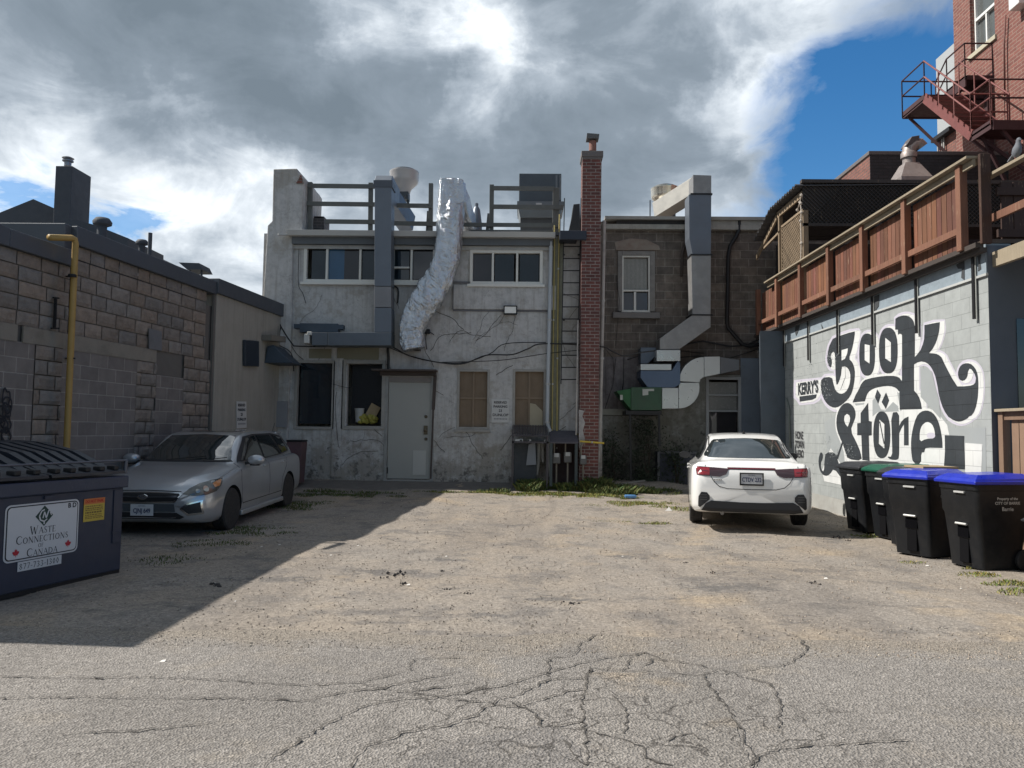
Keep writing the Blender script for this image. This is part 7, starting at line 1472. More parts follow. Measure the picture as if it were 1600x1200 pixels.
    # yellow notice
    y0, y1, z0, z1 = -.50, -.245, .57, .79; st = sheet([(y0, z0), (y1, z0 + .0), (y1, z1), (y0, z1)], .004, pm('notice_yellow', (.50, .36, .05), .5, var=.15, vs=9, bmp=0), 'notice_sticker', bd); sheet([(y0, z1 - .055), (y1, z1 - .055), (y1, z1), (y0, z1)], .006, pm('notice_orange', (.55, .16, .04), .5, bmp=0), 'notice_header', st)
    text_on('DO NOT PARK', .04, plain('notice_red', (.45, .02, .015), .6), frame_M((.0082, (y0 + y1) / 2, z1 - .028), (0, 1, 0), (0, 0, 1)), st, 'notice_lettering', .0004, local=True, sx=.82, bold=.0012); m = MB(); rnd = random.Random(3)
    for r_, (h, zc) in enumerate(((.010, .715), (.010, .695), (.008, .678), (.016, .655), (.008, .632), (.008, .615), (.007, .60))):
        y = y0 + .02
        while y < y1 - .03: w = rnd.uniform(.008, .03); m.add([(.0062, y, zc - h / 2), (.0062, y + w, zc - h / 2), (.0062, y + w, zc + h / 2), (.0062, y, zc + h / 2)], [(0, 1, 2, 3)]); y += w + .007
    m.build('fine_print', pm('fineprint', (.16, .10, .03), .7, bmp=0), st, local=True)
dumpster()
def litter():
    p = onG(985, 779); m = MB(); m.tube([p + Vector((-.11, 0, .04)), p + Vector((.09, .02, .04)), p + Vector((.13, .02, .04))], [.04, .038, .015], 10); tag(m.build('crushed_bottle', pm('litter_blue', (.10, .25, .50), .3), None, smooth=True, split=50), 'crushed blue plastic bottle lying in the grass strip', 'bottle')
    p = onG(1045, 799); m = MB(); m.add([p + Vector(v) for v in ((-.07, -.03, .01), (.05, -.04, .012), (.08, .04, .01), (-.03, .05, .01), (0, 0, .08))], [(0, 1, 4), (1, 2, 4), (2, 3, 4), (3, 0, 4)]); tag(m.build('paper_scrap', pm('litter_white', (.65, .63, .6), .8), None), 'crumpled white paper scrap left of the white sedan', 'paper')
    p = onG(1397, 849); m = MB(); m.lathe([(.028, 0), (.033, .01), (.033, .10), (.026, .115)], p + Vector((0, 0, .0)), 14, M=Matrix.Rotation(R(38), 4, 'Y')); tag(m.build('drink_can', pm('can_pink', (.60, .22, .20), .4, .3, var=.6, vs=22), None, smooth=True, split=40), 'red and white drink can lying by the bins', 'can')
    p = onG(1506, 884); m = MB(); m.ring([[p + Vector((r * math.cos(a), r * .7 * math.sin(a), h)) for a in [k * .785 for k in range(8)]] for r, h in ((.05, 0), (.06, .03), (.045, .06), (.02, .075))]); tag(m.build('rubbish_lump', BLK, None), 'small dark lump of rubbish at the foot of the nearest bin', 'rubbish')
    rnd = random.Random(9); m = MB()
    for px, py in ((517, 868), (640, 915), (700, 870), (365, 940), (408, 855), (562, 853), (1400, 856), (1500, 920), (1040, 805), (1290, 905), (1405, 862), (437, 852), (975, 870), (1120, 805), (505, 775), (1540, 890), (1450, 885), (256, 1035), (628, 1063)):
        p = onG(px + rnd.uniform(-3, 3), py); s = rnd.uniform(.008, .02); m.add([p + Vector(v) * s for v in ((-1, -.5, .3), (1, -.6, .4), (.8, .7, .9), (-.7, .8, .5))], [(0, 1, 2, 3)])
    m.build('litter_bits', pm('litter_bits', (.62, .60, .56), .7), None, kind='stuff', cat='litter', label='tiny pale scraps scattered on the gravel')
    # timber strip lying by the green stand
    m = MB(); m.bar(onG(955, 757) + Vector((0, 0, .04)), onG(1008, 757) + Vector((0, .1, .05)), .05, .03); tag(m.build('fallen_stick', MATS['pipe_pale'], None), 'pale stick lying among the weeds below the green fan box', 'stick')
litter()
# ================================================================ cars
def catm(xs, ys, x):
    n = len(xs)
    if x <= xs[0]: return ys[0]
    if x >= xs[-1]: return ys[-1]
    i = max(k for k in range(n - 1) if xs[k] <= x); h = xs[i + 1] - xs[i]; t = (x - xs[i]) / h
    d = [(ys[k + 1] - ys[k]) / (xs[k + 1] - xs[k]) for k in range(n - 1)]
    def tan(k):
        if k == 0: return d[0]
        if k == n - 1: return d[-1]
        a, b = d[k - 1], d[k]
        if a * b <= 0: return 0
        return 2 * a * b / (a + b)
    m0, m1 = tan(i) * h, tan(i + 1) * h
    return (2 * t ** 3 - 3 * t * t + 1) * ys[i] + (t ** 3 - 2 * t * t + t) * m0 + (-2 * t ** 3 + 3 * t * t) * ys[i + 1] + (t ** 3 - t * t) * m1
def crom(P, sub):
    o = []
    for i in range(len(P) - 1):
        p0, p1, p2, p3 = P[max(i - 1, 0)], P[i], P[i + 1], P[min(i + 2, len(P) - 1)]
        for j in range(sub):
            t = j / sub; o.append(tuple(.5 * (2 * b + (-a + c) * t + (2 * a - 5 * b + 4 * c - d) * t * t + (-a + 3 * b - 3 * c + d) * t ** 3) for a, b, c, d in zip(p0, p1, p2, p3)))
    return o + [tuple(P[-1])]
def car_body(T, paint, dark, axles, RW, t, sub=5):
    S = [r[0] for r in T]; L = S[-1]
    st = sorted(set([0, .012, .03, .055, .09] + [.13 + i * .045 for i in range(int((L - .26) / .045))] + [L - .13, L - .09, L - .055, L - .03, L - .012, L]))
    rings = []
    for s in st:
        w, zb, zs, wg, zg, wr, zr, zt = [catm(S, [r[k] for r in T], s) for k in range(1, 9)]
        P = [(0, zb), (w - .16, zb), (w - .035, zb + .05), (w - .005, zb + .16), (w, (zb + zs) / 2 + .03), (w - .012, zs - .09), (w - .035, zs - .02), (w - .075, zs + .008), (wg, zg), ((wg + wr) / 2 + .018, (zg + zr) / 2), (wr, zr), (wr * .82, zr + (zt - zr) * .62), (wr * .45, zr + (zt - zr) * .93), (0, zt)]
        h = crom(P, sub); full = h + [(-x, z) for x, z in h[::-1][1:-1]]; rings.append([Vector((x, s, z)) for x, z in full])
    m = MB(); m.ring(rings, True, False); n = len(rings[0])
    for rg, off in ((rings[0], 0), (rings[-1], (len(rings) - 1) * n)):
        c = sum(rg, Vector()) / n; k = len(m.v); m.v.append(c)
        for j in range(n): m.f.append([off + j, off + (j + 1) % n, k]); m.c.append(None)
    o = m.build('body', [paint, dark], t, smooth=True, local=True)
    me = o.data; bm = bmesh.new(); bm.from_mesh(me); bm.normal_update(); bvh = BVHTree.FromBMesh(bm); bm.free()
    # wheel arches
    cut = MB()
    for ya in axles:
        for s in (-1, 1): cut.lathe([(RW + .045, s * 1.2), (RW + .045, s * .60)], (0, ya, RW), 40, axis='X')
    cu = cut.build('cutter', dark); cu.data.materials.clear(); cu.data.materials.append(dark)
    b = o.modifiers.new('b', 'BOOLEAN'); b.operation = 'DIFFERENCE'; b.object = cu; b.solver = 'EXACT'
    try: b.material_mode = 'TRANSFER'
    except Exception: pass
    dg = bpy.context.evaluated_depsgraph_get(); dg.update(); nm = bpy.data.meshes.new_from_object(o.evaluated_get(dg)); o.modifiers.clear(); o.data = nm; nm.name = 'body'
    bpy.data.objects.remove(cu)
    for p in nm.polygons: p.use_smooth = True
    e = o.modifiers.new('split', 'EDGE_SPLIT'); e.split_angle = R(35)
    return o, bvh
def drape(name, poly, axis, bvh, mat, t, off=.004, step=.045, thick=0.0, label=None, lift=None):
    """poly in the plane across `axis` ('y+' seen from the front: (x,z); 'y-' from behind: (x,z); 'x+'/'x-' from the sides: (y,z); 'z': (x,y)); laid onto the body"""
    P = [Vector(p) for p in poly]; B = []
    for i in range(len(P)):
        a, b = P[i], P[(i + 1) % len(P)]; k = max(1, int((b - a).length / step))
        for j in range(k): B.append(a.lerp(b, j / k))
    n = len(B); xs = [p.x for p in B]; ys = [p.y for p in B]; I = []
    def inside(q):
        c = False
        for i in range(n):
            a, b = B[i], B[(i + 1) % n]
            if (a.y > q.y) != (b.y > q.y) and q.x < (b.x - a.x) * (q.y - a.y) / (b.y - a.y) + a.x: c = not c
        return c
    x = min(xs) + step
    while x < max(xs):
        y = min(ys) + step
        while y < max(ys):
            q = Vector((x, y))
            if inside(q) and min((q - b).length for b in B) > step * .45: I.append(q)
            y += step
        x += step
    vo, eo, fo, *_ = delaunay_2d_cdt(B + I, [(i, (i + 1) % n) for i in range(n)], [], 1, 1e-6)
    vs = []
    for v in vo:
        if axis == 'y+': o, d = Vector((v.x, -3, v.y)), Vector((0, 1, 0))
        elif axis == 'y-': o, d = Vector((v.x, 9, v.y)), Vector((0, -1, 0))
        elif axis == 'x+': o, d = Vector((3, v.x, v.y)), Vector((-1, 0, 0))
        elif axis == 'x-': o, d = Vector((-3, v.x, v.y)), Vector((1, 0, 0))
        elif isinstance(axis, tuple):
            s_, a_ = axis; o = Vector((s_ * (v.x * math.cos(a_) + 4 * math.sin(a_)), v.x * math.sin(a_) - 4 * math.cos(a_), v.y)); d = Vector((-s_ * math.sin(a_), math.cos(a_), 0))
        else: o, d = Vector((v.x, v.y, 4)), Vector((0, 0, -1))
        h, nn, _, _ = bvh.ray_cast(o, d)
        if h is None:
            h, nn, _, _ = bvh.find_nearest(o + d * 3.6); 
        if nn.dot(d) > 0: nn = -nn
        vs.append(h + nn * off * .6 - d * off * .6)
    m = MB(); m.add(vs, [tuple(f) for f in fo]); o = m.build(name, mat, t, smooth=True, local=True, label=label)
    if thick: s = o.modifiers.new('th', 'SOLIDIFY'); s.thickness = thick; s.offset = 0
    return o
def mir(P): return [(-x, y) for x, y in P][::-1]
def rrect(x0, x1, y0, y1, r, n=4):
    o = []
    for cx, cy, a0 in ((x1 - r, y1 - r, 0), (x0 + r, y1 - r, 90), (x0 + r, y0 + r, 180), (x1 - r, y0 + r, 270)):
        for k in range(n + 1): a = R(a0 + 90 * k / n); o.append((cx + r * math.cos(a), cy + r * math.sin(a)))
    return o
def ribbon(P, w):
    L, Q = [], []
    for i, p in enumerate(P):
        a = Vector(P[max(i - 1, 0)]); b = Vector(P[min(i + 1, len(P) - 1)]); d = (b - a).normalized(); n = Vector((-d.y, d.x)) * w / 2; p = Vector(p); L.append(tuple(p + n)); Q.append(tuple(p - n))
    return L + Q[::-1]
def wheel(t, x, y, RW, sgn, rim, style):
    tr = pm('tyre', (.022, .021, .021), .85, var=.25, vs=14, bmp=.2, bs=60, dirt=.3, dirtcol=(.07, .06, .05)); w = .10; c = (x, y, RW)
    e = thing('wheel', None, None); del_keys = None
    e.parent = t; e.location = (0, 0, 0)
    m = MB(); m.lathe([(RW * .62, -w), (RW * .93, -w), (RW, -w * .8), (RW * 1.0, -w * .3), (RW * .985, -w * .28), (RW * .985, -w * .2), (RW, -w * .18), (RW, w * .18), (RW * .985, w * .2), (RW * .985, w * .28), (RW, w * .3), (RW, w * .8), (RW * .93, w), (RW * .62, w)], c, 40, axis='X'); m.build('tyre', tr, e, smooth=True, split=35, local=True)
    m = MB(); o = w * .78; r = RW * .63
    m.lathe([(r, -o * .2 * sgn), (r * 1.02, sgn * w * .98), (r * .95, sgn * w * 1.0), (r * .90, sgn * o * .75), (r * .2, sgn * o * .55 if style == 'steel' else sgn * o * .2), (.01, sgn * o * .56 if style == 'steel' else sgn * o * .2)], c, 36, axis='X'); m.build('rim', rim, e, smooth=True, split=35, local=True)
    m = MB()
    if style == 'steel':
        for k in range(12):
            a = R(30 * k); cx, cz = y + r * .66 * math.cos(a), RW + r * .66 * math.sin(a); m.lathe([(.021, sgn * (o * .66 - .004)), (.021, sgn * (o * .70 + .006)), (.001, sgn * (o * .70 + .006))], (x, cx, cz), 10, axis='X')
        m.lathe([(.05, sgn * o * .4), (.045, sgn * o * .9), (.001, sgn * o * .9)], c, 14, axis='X'); m.build('hub_holes', plain('hole_black', (.006, .006, .007), .8), e, local=True)
    else:
        for k in range(5):
            a = R(72 * k + 18); d = Vector((0, math.cos(a), math.sin(a))); p = Vector(c); m.bar(p + Vector((sgn * o * .75, 0, 0)) + d * .03, p + Vector((sgn * o * .85, 0, 0)) + d * r * .95, .045, .03, (1, 0, 0))
        m.lathe([(.06, sgn * o * .5), (.05, sgn * o * .95), (.001, sgn * o)], c, 14, axis='X'); m.build('spokes', plain('alloy', (.45, .45, .46), .3, .8), e, local=True)
    return e
def tyre_cleanup(e):
    for k in ('label', 'category'):
        if k in e.keys(): del e[k]
GLASS_CAR = None
def car_glass():
    global GLASS_CAR
    m, nt, p = nodes('car_glass'); p.inputs['Base Color'].default_value = (.012, .016, .018, 1); p.inputs['Roughness'].default_value = .03; p.inputs['Specular IOR Level'].default_value = .9; p.inputs['Coat Weight'].default_value = 1.0; p.inputs['Coat Roughness'].default_value = .01
    c = mixc(nt, nz(nt, 1.5, 3, .5), (.010, .014, .016), (.03, .038, .04)); nt.links.new(c, p.inputs['Base Color']); GLASS_CAR = m
car_glass()
def paint(name, col, metal, rough, dust=.25):
    m, nt, p = nodes(name); d = rmp(nt, nz(nt, 2.2, 6, .6), [(.4, 0.0), (.75, dust)]); c = mixc(nt, d, col, (.30, .27, .23)); nt.links.new(c, p.inputs['Base Color'])
    p.inputs['Metallic'].default_value = metal; p.inputs['Roughness'].default_value = rough; p.inputs['Coat Weight'].default_value = 1.0; p.inputs['Coat Roughness'].default_value = .06; return m
LICW = pm('plate_white', (.50, .51, .53), .4, var=.04, bmp=0); LICK = plain('plate_ink', (.03, .04, .10), .5); GAP = plain('gap_black', (.008, .008, .009), .8)
CHR = plain('chrome', (.62, .64, .66), .15, 1.0)
def plate(t, y, z, s, txt, sgn, frame=True, tilt=0):
    """sgn=-1 faces -y (front of the car), +1 faces +y"""
    right = (1, 0, 0) if sgn < 0 else (-1, 0, 0); e = MB(); yy = y
    m = MB(); m.box((-.155, yy, z - .08), (.155, yy + sgn * .006, z + .08)); pl = m.build('licence_plate', LICW, t, local=True, bevel=.003)
    if frame:
        m = MB()
        for a, b in (((-.17, z - .095), (.17, z - .072)), ((-.17, z + .076), (.17, z + .092)), ((-.17, z - .072), (-.152, z + .076)), ((.152, z - .072), (.17, z + .076))): m.box((a[0], yy, a[1]), (b[0], yy + sgn * .012, b[1]))
        m.build('plate_frame', GAP, pl, local=True)
    text_on(txt, .088, LICK, frame_M((0, yy + sgn * .0078, z - .012), right, (0, 0, 1)), pl, 'plate_lettering', .0006, local=True, sx=.70, bold=.0022)
    text_on('ONTARIO', .022, LICK, frame_M((0, yy + sgn * .0078, z + .056), right, (0, 0, 1)), pl, 'plate_lettering', .0005, local=True, sx=1.0)
    return pl
def place_car(t, X, Y, rot, y_ax, RW):
    """stand the car on the ground: pitch from the ground height under both axles"""
    a = Matrix.Rotation(rot, 3, 'Z'); f = a @ Vector((0, y_ax[0], 0)); r = a @ Vector((0, y_ax[1], 0)); zf = gz(X + f.x, Y + f.y) + .015; zr_ = gz(X + r.x, Y + r.y) + .015
    pitch = math.atan2(zr_ - zf, y_ax[1] - y_ax[0]); t.rotation_euler = (pitch, 0, rot); t.location = (X, Y, zf - math.tan(pitch) * y_ax[0])
def hatchback():
    t = thing('parked_hatchback', 'dusty silver hatchback parked nose out in the shade beside the dumpster', 'car')
    P = paint('silver_paint', (.42, .435, .46), .5, .28, .3); BK_ = plain('trim_black', (.014, .015, .018), .55)
    T = [(0.00, .56, .30, .54, .50, .57, .40, .60, .615), (.05, .70, .25, .60, .63, .64, .48, .69, .70), (.16, .80, .21, .665, .71, .70, .54, .765, .785), (.38, .855, .19, .74, .77, .78, .56, .85, .87), (.85, .87, .19, .84, .79, .87, .58, .935, .955), (1.18, .87, .19, .905, .785, .93, .60, .985, 1.005), (1.32, .87, .19, .92, .78, .945, .60, 1.05, 1.07), (1.65, .87, .19, .93, .77, .955, .60, 1.24, 1.265), (1.98, .87, .19, .935, .765, .96, .585, 1.385, 1.42), (2.3, .87, .19, .94, .765, .965, .575, 1.415, 1.455), (2.7, .87, .19, .945, .762, .97, .57, 1.415, 1.462), (3.3, .87, .20, .96, .755, .985, .565, 1.405, 1.457), (3.8, .865, .22, .975, .74, 1.0, .55, 1.375, 1.435), (4.02, .86, .24, .975, .72, 1.0, .55, 1.31, 1.39), (4.2, .85, .26, .95, .70, .98, .57, 1.15, 1.21), (4.32, .83, .27, .91, .68, .94, .57, .98, 1.0), (4.39, .75, .29, .84, .6, .87, .5, .89, .90), (4.42, .66, .32, .76, .52, .79, .42, .81, .82)]
    AX = (.90, 3.545); RW = .318; o, bvh = car_body(T, P, GAP, AX, RW, t)
    for ya in AX:
        for s in (-1, 1): e = wheel(t, s * .765, ya, RW, s, plain('steel_rim', (.075, .077, .08), .5, .5), 'steel'); tyre_cleanup(e)
    d = lambda n, p, ax, mt, **k: drape(n, p, ax, bvh, mt, t, **k)
    d('windscreen', [(-.66, 1.03), (-.58, 1.20), (-.51, 1.385), (0, 1.41), (.51, 1.385), (.58, 1.20), (.66, 1.03), (0, 1.025)], 'y+', GLASS_CAR, off=.006); d('cowl', [(-.70, 1.00), (-.66, 1.03), (0, 1.026), (.66, 1.03), (.70, 1.0), (0, 1.0)], 'y+', BK_, off=.005)
    d('rear_window', rrect(-.56, .56, 1.04, 1.33, .06), 'y-', GLASS_CAR, off=.005)
    for s, ax in ((1, 'x+'), (-1, 'x-')):
        d('side_trim', [(1.36, .985), (1.95, 1.375), (2.4, 1.405), (3.3, 1.395), (3.78, 1.34), (4.06, 1.17), (3.98, 1.04), (3.0, .985)], ax, BK_, off=.003)
        d('side_window', [(1.52, 1.01), (2.0, 1.345), (2.42, 1.378), (2.46, 1.0)], ax, GLASS_CAR, off=.007); d('side_window', [(2.54, 1.0), (2.50, 1.378), (3.2, 1.36), (3.38, 1.02)], ax, GLASS_CAR, off=.007); d('side_window', [(3.46, 1.03), (3.30, 1.36), (3.72, 1.305), (3.95, 1.16), (3.92, 1.06)], ax, GLASS_CAR, off=.007)
        d('door_seam', ribbon([(1.28, .98), (1.24, .75), (1.27, .42), (1.32, .34)], .012), ax, GAP, off=.002, step=.03); d('door_seam', ribbon([(2.50, .98), (2.50, .6), (2.47, .36)], .012), ax, GAP, off=.002, step=.03); d('door_seam', ribbon([(3.46, 1.0), (3.38, .8), (3.16, .6), (3.12, .38)], .012), ax, GAP, off=.002, step=.03); d('door_seam', ribbon([(1.3, .36), (3.12, .36)], .012), ax, GAP, off=.002, step=.04)
        d('window_strip', ribbon([(1.38, .985), (2.5, .975), (3.4, 1.0), (3.95, 1.04)], .014), ax, CHR if False else plain('strip_grey', (.25, .26, .27), .35, .7), off=.008, step=.05)
        for yy in (2.28, 3.22):
            m = MB(); h, nn, _, _ = bvh.ray_cast(Vector((s * 3, yy, .885)), Vector((-s, 0, 0))); m.bar(h + Vector((s * .028, -.09, 0)), h + Vector((s * .028, .09, 0)), .02, .028); m.bar(h + Vector((s * .0, -.085, 0)), h + Vector((s * .03, -.085, 0)), .02, .02); m.bar(h + Vector((s * .0, .085, 0)), h + Vector((s * .03, .085, 0)), .02, .02); m.build('door_handle', P, t, local=True, bevel=.006)
        m = MB(); c = Vector((s * .97, 1.53, 1.02)); m.ring([[c + Vector((s * r * math.cos(a) * 1.25, yy, r * math.sin(a) * .8)) for a in [2 * math.pi * k / 16 for k in range(16)]] for r, yy in ((.04, -.07), (.085, -.05), (.105, 0), (.10, .05))]); mr = m.build('wing_mirror', P, t, local=True, smooth=True, split=50); m = MB(); m.bar((s * .80, 1.54, .965), (s * .92, 1.54, .99), .06, .05); m.box((s * .88, 1.50, .93), (s * 1.03, 1.57, .955)); m.build('mirror_base', BK_, mr, local=True, bevel=.008)
        # sill skirt
        m = MB(); m.box((s * .80, 1.25, .17), (s * .885, 3.2, .25)); m.build('side_skirt', P, t, local=True, bevel=.02)
    # lamps
    HL = [(.47, .655), (.56, .725), (.70, .775), (.845, .80), (.862, .745), (.80, .69), (.68, .655), (.56, .638)]
    HL2 = [(.40, .635), (.50, .71), (.64, .765), (.82, .80), (1.04, .81), (.97, .71), (.86, .645), (.70, .612), (.50, .61)]
    hm = plain('lamp_housing', (.10, .10, .09), .15, .3, coat=1.0); am = plain('amber', (.50, .17, .03), .3, coat=1); bl = plain('bulb_grey', (.40, .38, .33), .2, .5, coat=1)
    for s in (1, -1):
        f = (lambda p: p) if s > 0 else mir
        ax2 = (s, R(42)); hl = d('headlight', HL2, ax2, hm, off=.008, step=.03); o_ = d('indicator', [(.84, .70), (.82, .755), (.90, .785), (1.0, .79), (.93, .715)], ax2, am, off=.012, step=.03); o_.parent = hl; o_ = d('reflector', [(.70 + .042 * math.cos(a), .692 + .04 * math.sin(a)) for a in [k * .52 for k in range(12)]], ax2, bl, off=.013, step=.03); o_.parent = hl; o_ = d('reflector', [(.585 + .03 * math.cos(a), .668 + .028 * math.sin(a)) for a in [k * .52 for k in range(12)]], ax2, bl, off=.013, step=.03); o_.parent = hl
        fg = d('fog_surround', f([(.50, .43), (.58, .50), (.76, .545), (.775, .35), (.60, .335)]), 'y+', CHR, off=.008, step=.03); o_ = d('fog_recess', f([(.525, .43), (.60, .485), (.74, .52), (.755, .375), (.61, .36)]), 'y+', BK_, off=.012, step=.03); o_.parent = fg
    g = d('grille', [(-.50, .655), (0, .665), (.50, .655), (.52, .63), (.43, .515), (0, .50), (-.43, .515), (-.52, .63)], 'y+', CHR, off=.008); o_ = d('grille_mesh', [(-.475, .64), (0, .65), (.475, .64), (.49, .62), (.41, .535), (0, .52), (-.41, .535), (-.49, .62)], 'y+', plain('grille_black', (.008, .009, .012), .5), off=.013); o_.parent = g
    o_ = d('grille_bar', ribbon([(-.46, .60), (0, .592), (.46, .60)], .022), 'y+', plain('bar_grey', (.12, .13, .15), .3, .8), off=.018); o_.parent = g
    h, nn, _, _ = bvh.ray_cast(Vector((0, -3, .59)), Vector((0, 1, 0))); m = MB(); m.lathe([(.001, -.026), (.05, -.026), (.055, -.015), (.055, .02)], h, 20, axis='Y', M=Matrix.Diagonal((1.35, 1, .75, 1))); em = m.build('emblem', CHR, g, local=True); m = MB()
    m.lathe([(.001, -.029), (.046, -.029), (.046, -.02)], h, 20, axis='Y', M=Matrix.Diagonal((1.35, 1, .75, 1))); m.build('emblem_field', plain('emblem_blue', (.02, .05, .16), .3), em, local=True) if False else None
    m = MB()
    for x, z, r in ((-.035, .012, .011), (.0, -.012, .007), (.02, .012, .007), (.04, -.004, .007), (-.01, .016, .006), (.022, -.018, .006)): m.lathe([(.001, -.031), (r, -.031), (r, -.02)], h + Vector((x, 0, z)), 5, axis='Y')
    m.build('emblem_stars', plain('emblem_dark', (.03, .04, .08), .4), g, local=True)
    d('lower_intake', [(-.46, .375), (.46, .375), (.56, .315), (.50, .285), (-.50, .285), (-.56, .315)], 'y+', BK_, off=.006)
    d('bumper_inset', [(-.42, .495), (.42, .495), (.44, .385), (-.44, .385)], 'y+', plain('inset_dark', (.05, .06, .07), .5), off=.005)
    h, nn, _, _ = bvh.ray_cast(Vector((0, -3, .42)), Vector((0, 1, 0))); plate(t, h.y - .022, .41, 1, 'CJNJ 649', -1, frame=False)
    d('bonnet_seam', ribbon([(-.50, .665), (-.25, .675), (0, .68), (.25, .675), (.50, .665)], .010), 'y+', GAP, off=.003, step=.03)
    d('sunroof', rrect(-.36, .36, 2.15, 2.85, .06), 'z', GLASS_CAR, off=.004); d('sill_shadow', [(-.84, 1.0), (-.84, 1.02), (.84, 1.02), (.84, 1.0)], 'z', P, off=-.02) if False else None
    m = MB(); m.tube([(.40, 3.95, 1.38), (.395, 4.12, 1.56)], .004, 5); m.build('aerial', GAP, t, local=True); m = MB(); m.box((-.56, 3.72, 1.375), (.56, 4.02, 1.405)); m.build('spoiler', P, t, local=True, bevel=.012)
    for a, b in (((-.25, 1.17, 1.03), (.30, 1.30, 1.085)), ((.30, 1.17, 1.03), (.62, 1.28, 1.07))):
        m = MB(); m.bar(a, b, .012, .012); m.build('wiper', GAP, t, local=True)
    for s in (1, -1): d('tail_light', ([(s * .80, .82), (s * .80, .98), (s * .60, .97), (s * .60, .86)] if s > 0 else [(s * .60, .86), (s * .60, .97), (s * .80, .98), (s * .80, .82)]), 'y-', plain('tail_red', (.25, .01, .012), .2, coat=1), off=.006)
    place_car(t, -5.12, 10.28, 0, AX, RW); t.scale = (1, 1, .955); t.location.z -= .03
hatchback()
def sedan():
    t = thing('parked_sedan', 'clean white sedan parked nose in on the right, rear end in the sun', 'car')
    P = paint('white_paint', (.76, .76, .745), 0.0, .35, .08); BK_ = plain('trim_black', (.014, .015, .018), .55)
    T = [(0, .62, .28, .5, .55, .56, .45, .6, .62), (.1, .80, .2, .6, .7, .66, .55, .7, .71), (.4, .88, .18, .74, .78, .78, .6, .82, .83), (1.0, .9, .18, .86, .8, .88, .62, .92, .94), (1.4, .9, .18, .89, .79, .93, .62, 1.0, 1.02), (1.8, .9, .18, .9, .785, .95, .60, 1.2, 1.24), (2.2, .9, .18, .905, .78, .96, .58, 1.345, 1.395), (2.7, .9, .18, .91, .775, .965, .57, 1.38, 1.432), (3.2, .9, .18, .92, .77, .97, .56, 1.355, 1.415), (3.5, .9, .2, .93, .76, .98, .56, 1.285, 1.35), (3.75, .9, .21, .94, .745, .99, .575, 1.19, 1.25), (4.0, .895, .22, .95, .735, 1.0, .60, 1.085, 1.13), (4.2, .885, .24, .955, .735, 1.0, .62, 1.015, 1.045), (4.42, .87, .25, .965, .76, 1.0, .64, 1.01, 1.035), (4.49, .855, .255, .95, .76, .985, .63, 1.0, 1.02), (4.55, .83, .27, .86, .74, .90, .58, .93, .945), (4.61, .79, .28, .80, .70, .85, .52, .88, .89), (4.64, .74, .31, .66, .62, .70, .45, .73, .74)]
    AX = (.93, 3.63); RW = .322; o, bvh = car_body(T, P, GAP, AX, RW, t)
    for ya in AX:
        for s in (-1, 1): e = wheel(t, s * .785, ya, RW, s, plain('alloy_rim', (.08, .08, .085), .4, .6), 'alloy'); tyre_cleanup(e)
    d = lambda n, p, ax, mt, **k: drape(n, p, ax, bvh, mt, t, **k)
    RG = [(-.655, 1.075), (-.66, 1.10), (-.60, 1.20), (-.535, 1.30), (-.50, 1.325), (-.25, 1.345), (0, 1.352), (.25, 1.345), (.50, 1.325), (.535, 1.30), (.60, 1.20), (.66, 1.10), (.655, 1.075), (.60, 1.062), (0, 1.058), (-.60, 1.062)]
    d('rear_window', RG, 'y-', GLASS_CAR, off=.006, step=.04)
    d('windscreen', [(-.66, 1.0), (-.52, 1.33), (0, 1.36), (.52, 1.33), (.66, 1.0)], 'y+', GLASS_CAR, off=.005)
    for s, ax in ((1, 'x+'), (-1, 'x-')):
        d('side_trim', [(1.5, .99), (2.0, 1.30), (2.5, 1.375), (3.2, 1.335), (3.62, 1.18), (3.78, 1.06), (3.6, 1.0)], ax, BK_, off=.003); d('side_window', [(1.66, 1.01), (2.05, 1.27), (2.5, 1.345), (2.55, 1.0)], ax, GLASS_CAR, off=.007); d('side_window', [(2.63, 1.0), (2.60, 1.345), (3.15, 1.31), (3.52, 1.17), (3.6, 1.03)], ax, GLASS_CAR, off=.007)
        d('door_seam', ribbon([(2.60, .98), (2.60, .6), (2.58, .3)], .012), ax, GAP, off=.002, step=.03); d('door_seam', ribbon([(3.5, 1.0), (3.42, .8), (3.2, .6), (3.15, .35)], .012), ax, GAP, off=.002, step=.03); d('door_seam', ribbon([(1.4, .95), (1.36, .7), (1.42, .35)], .012), ax, GAP, off=.002, step=.03)
        for yy in (2.42, 3.35):
            m = MB(); h, nn, _, _ = bvh.ray_cast(Vector((s * 3, yy, .865)), Vector((-s, 0, 0))); m.bar(h + Vector((s * .028, -.09, 0)), h + Vector((s * .028, .09, 0)), .02, .028); m.bar(h + Vector((0, -.085, 0)), h + Vector((s * .03, -.085, 0)), .02, .02); m.build('door_handle', P, t, local=True, bevel=.006)
        m = MB(); c = Vector((s * .955, 1.62, 1.0)); m.ring([[c + Vector((s * r * math.cos(a) * 1.2, yy, r * math.sin(a) * .75)) for a in [2 * math.pi * k / 16 for k in range(16)]] for r, yy in ((.05, -.05), (.075, -.02), (.085, .03), (.08, .06))]); mr = m.build('wing_mirror', BK_, t, local=True, smooth=True, split=50); m = MB(); m.bar((s * .82, 1.64, .96), (s * .95, 1.64, .98), .05, .05); m.ring([[c + Vector((s * .075 * math.cos(a) * 1.2, .064, .07 * math.sin(a) * .75)) for a in [2 * math.pi * k / 16 for k in range(16)]], [c + Vector((s * .075 * math.cos(a) * 1.2, .055, .07 * math.sin(a) * .75)) for a in [2 * math.pi * k / 16 for k in range(16)]]]); m.build('mirror_glass', BK_, mr, local=True)
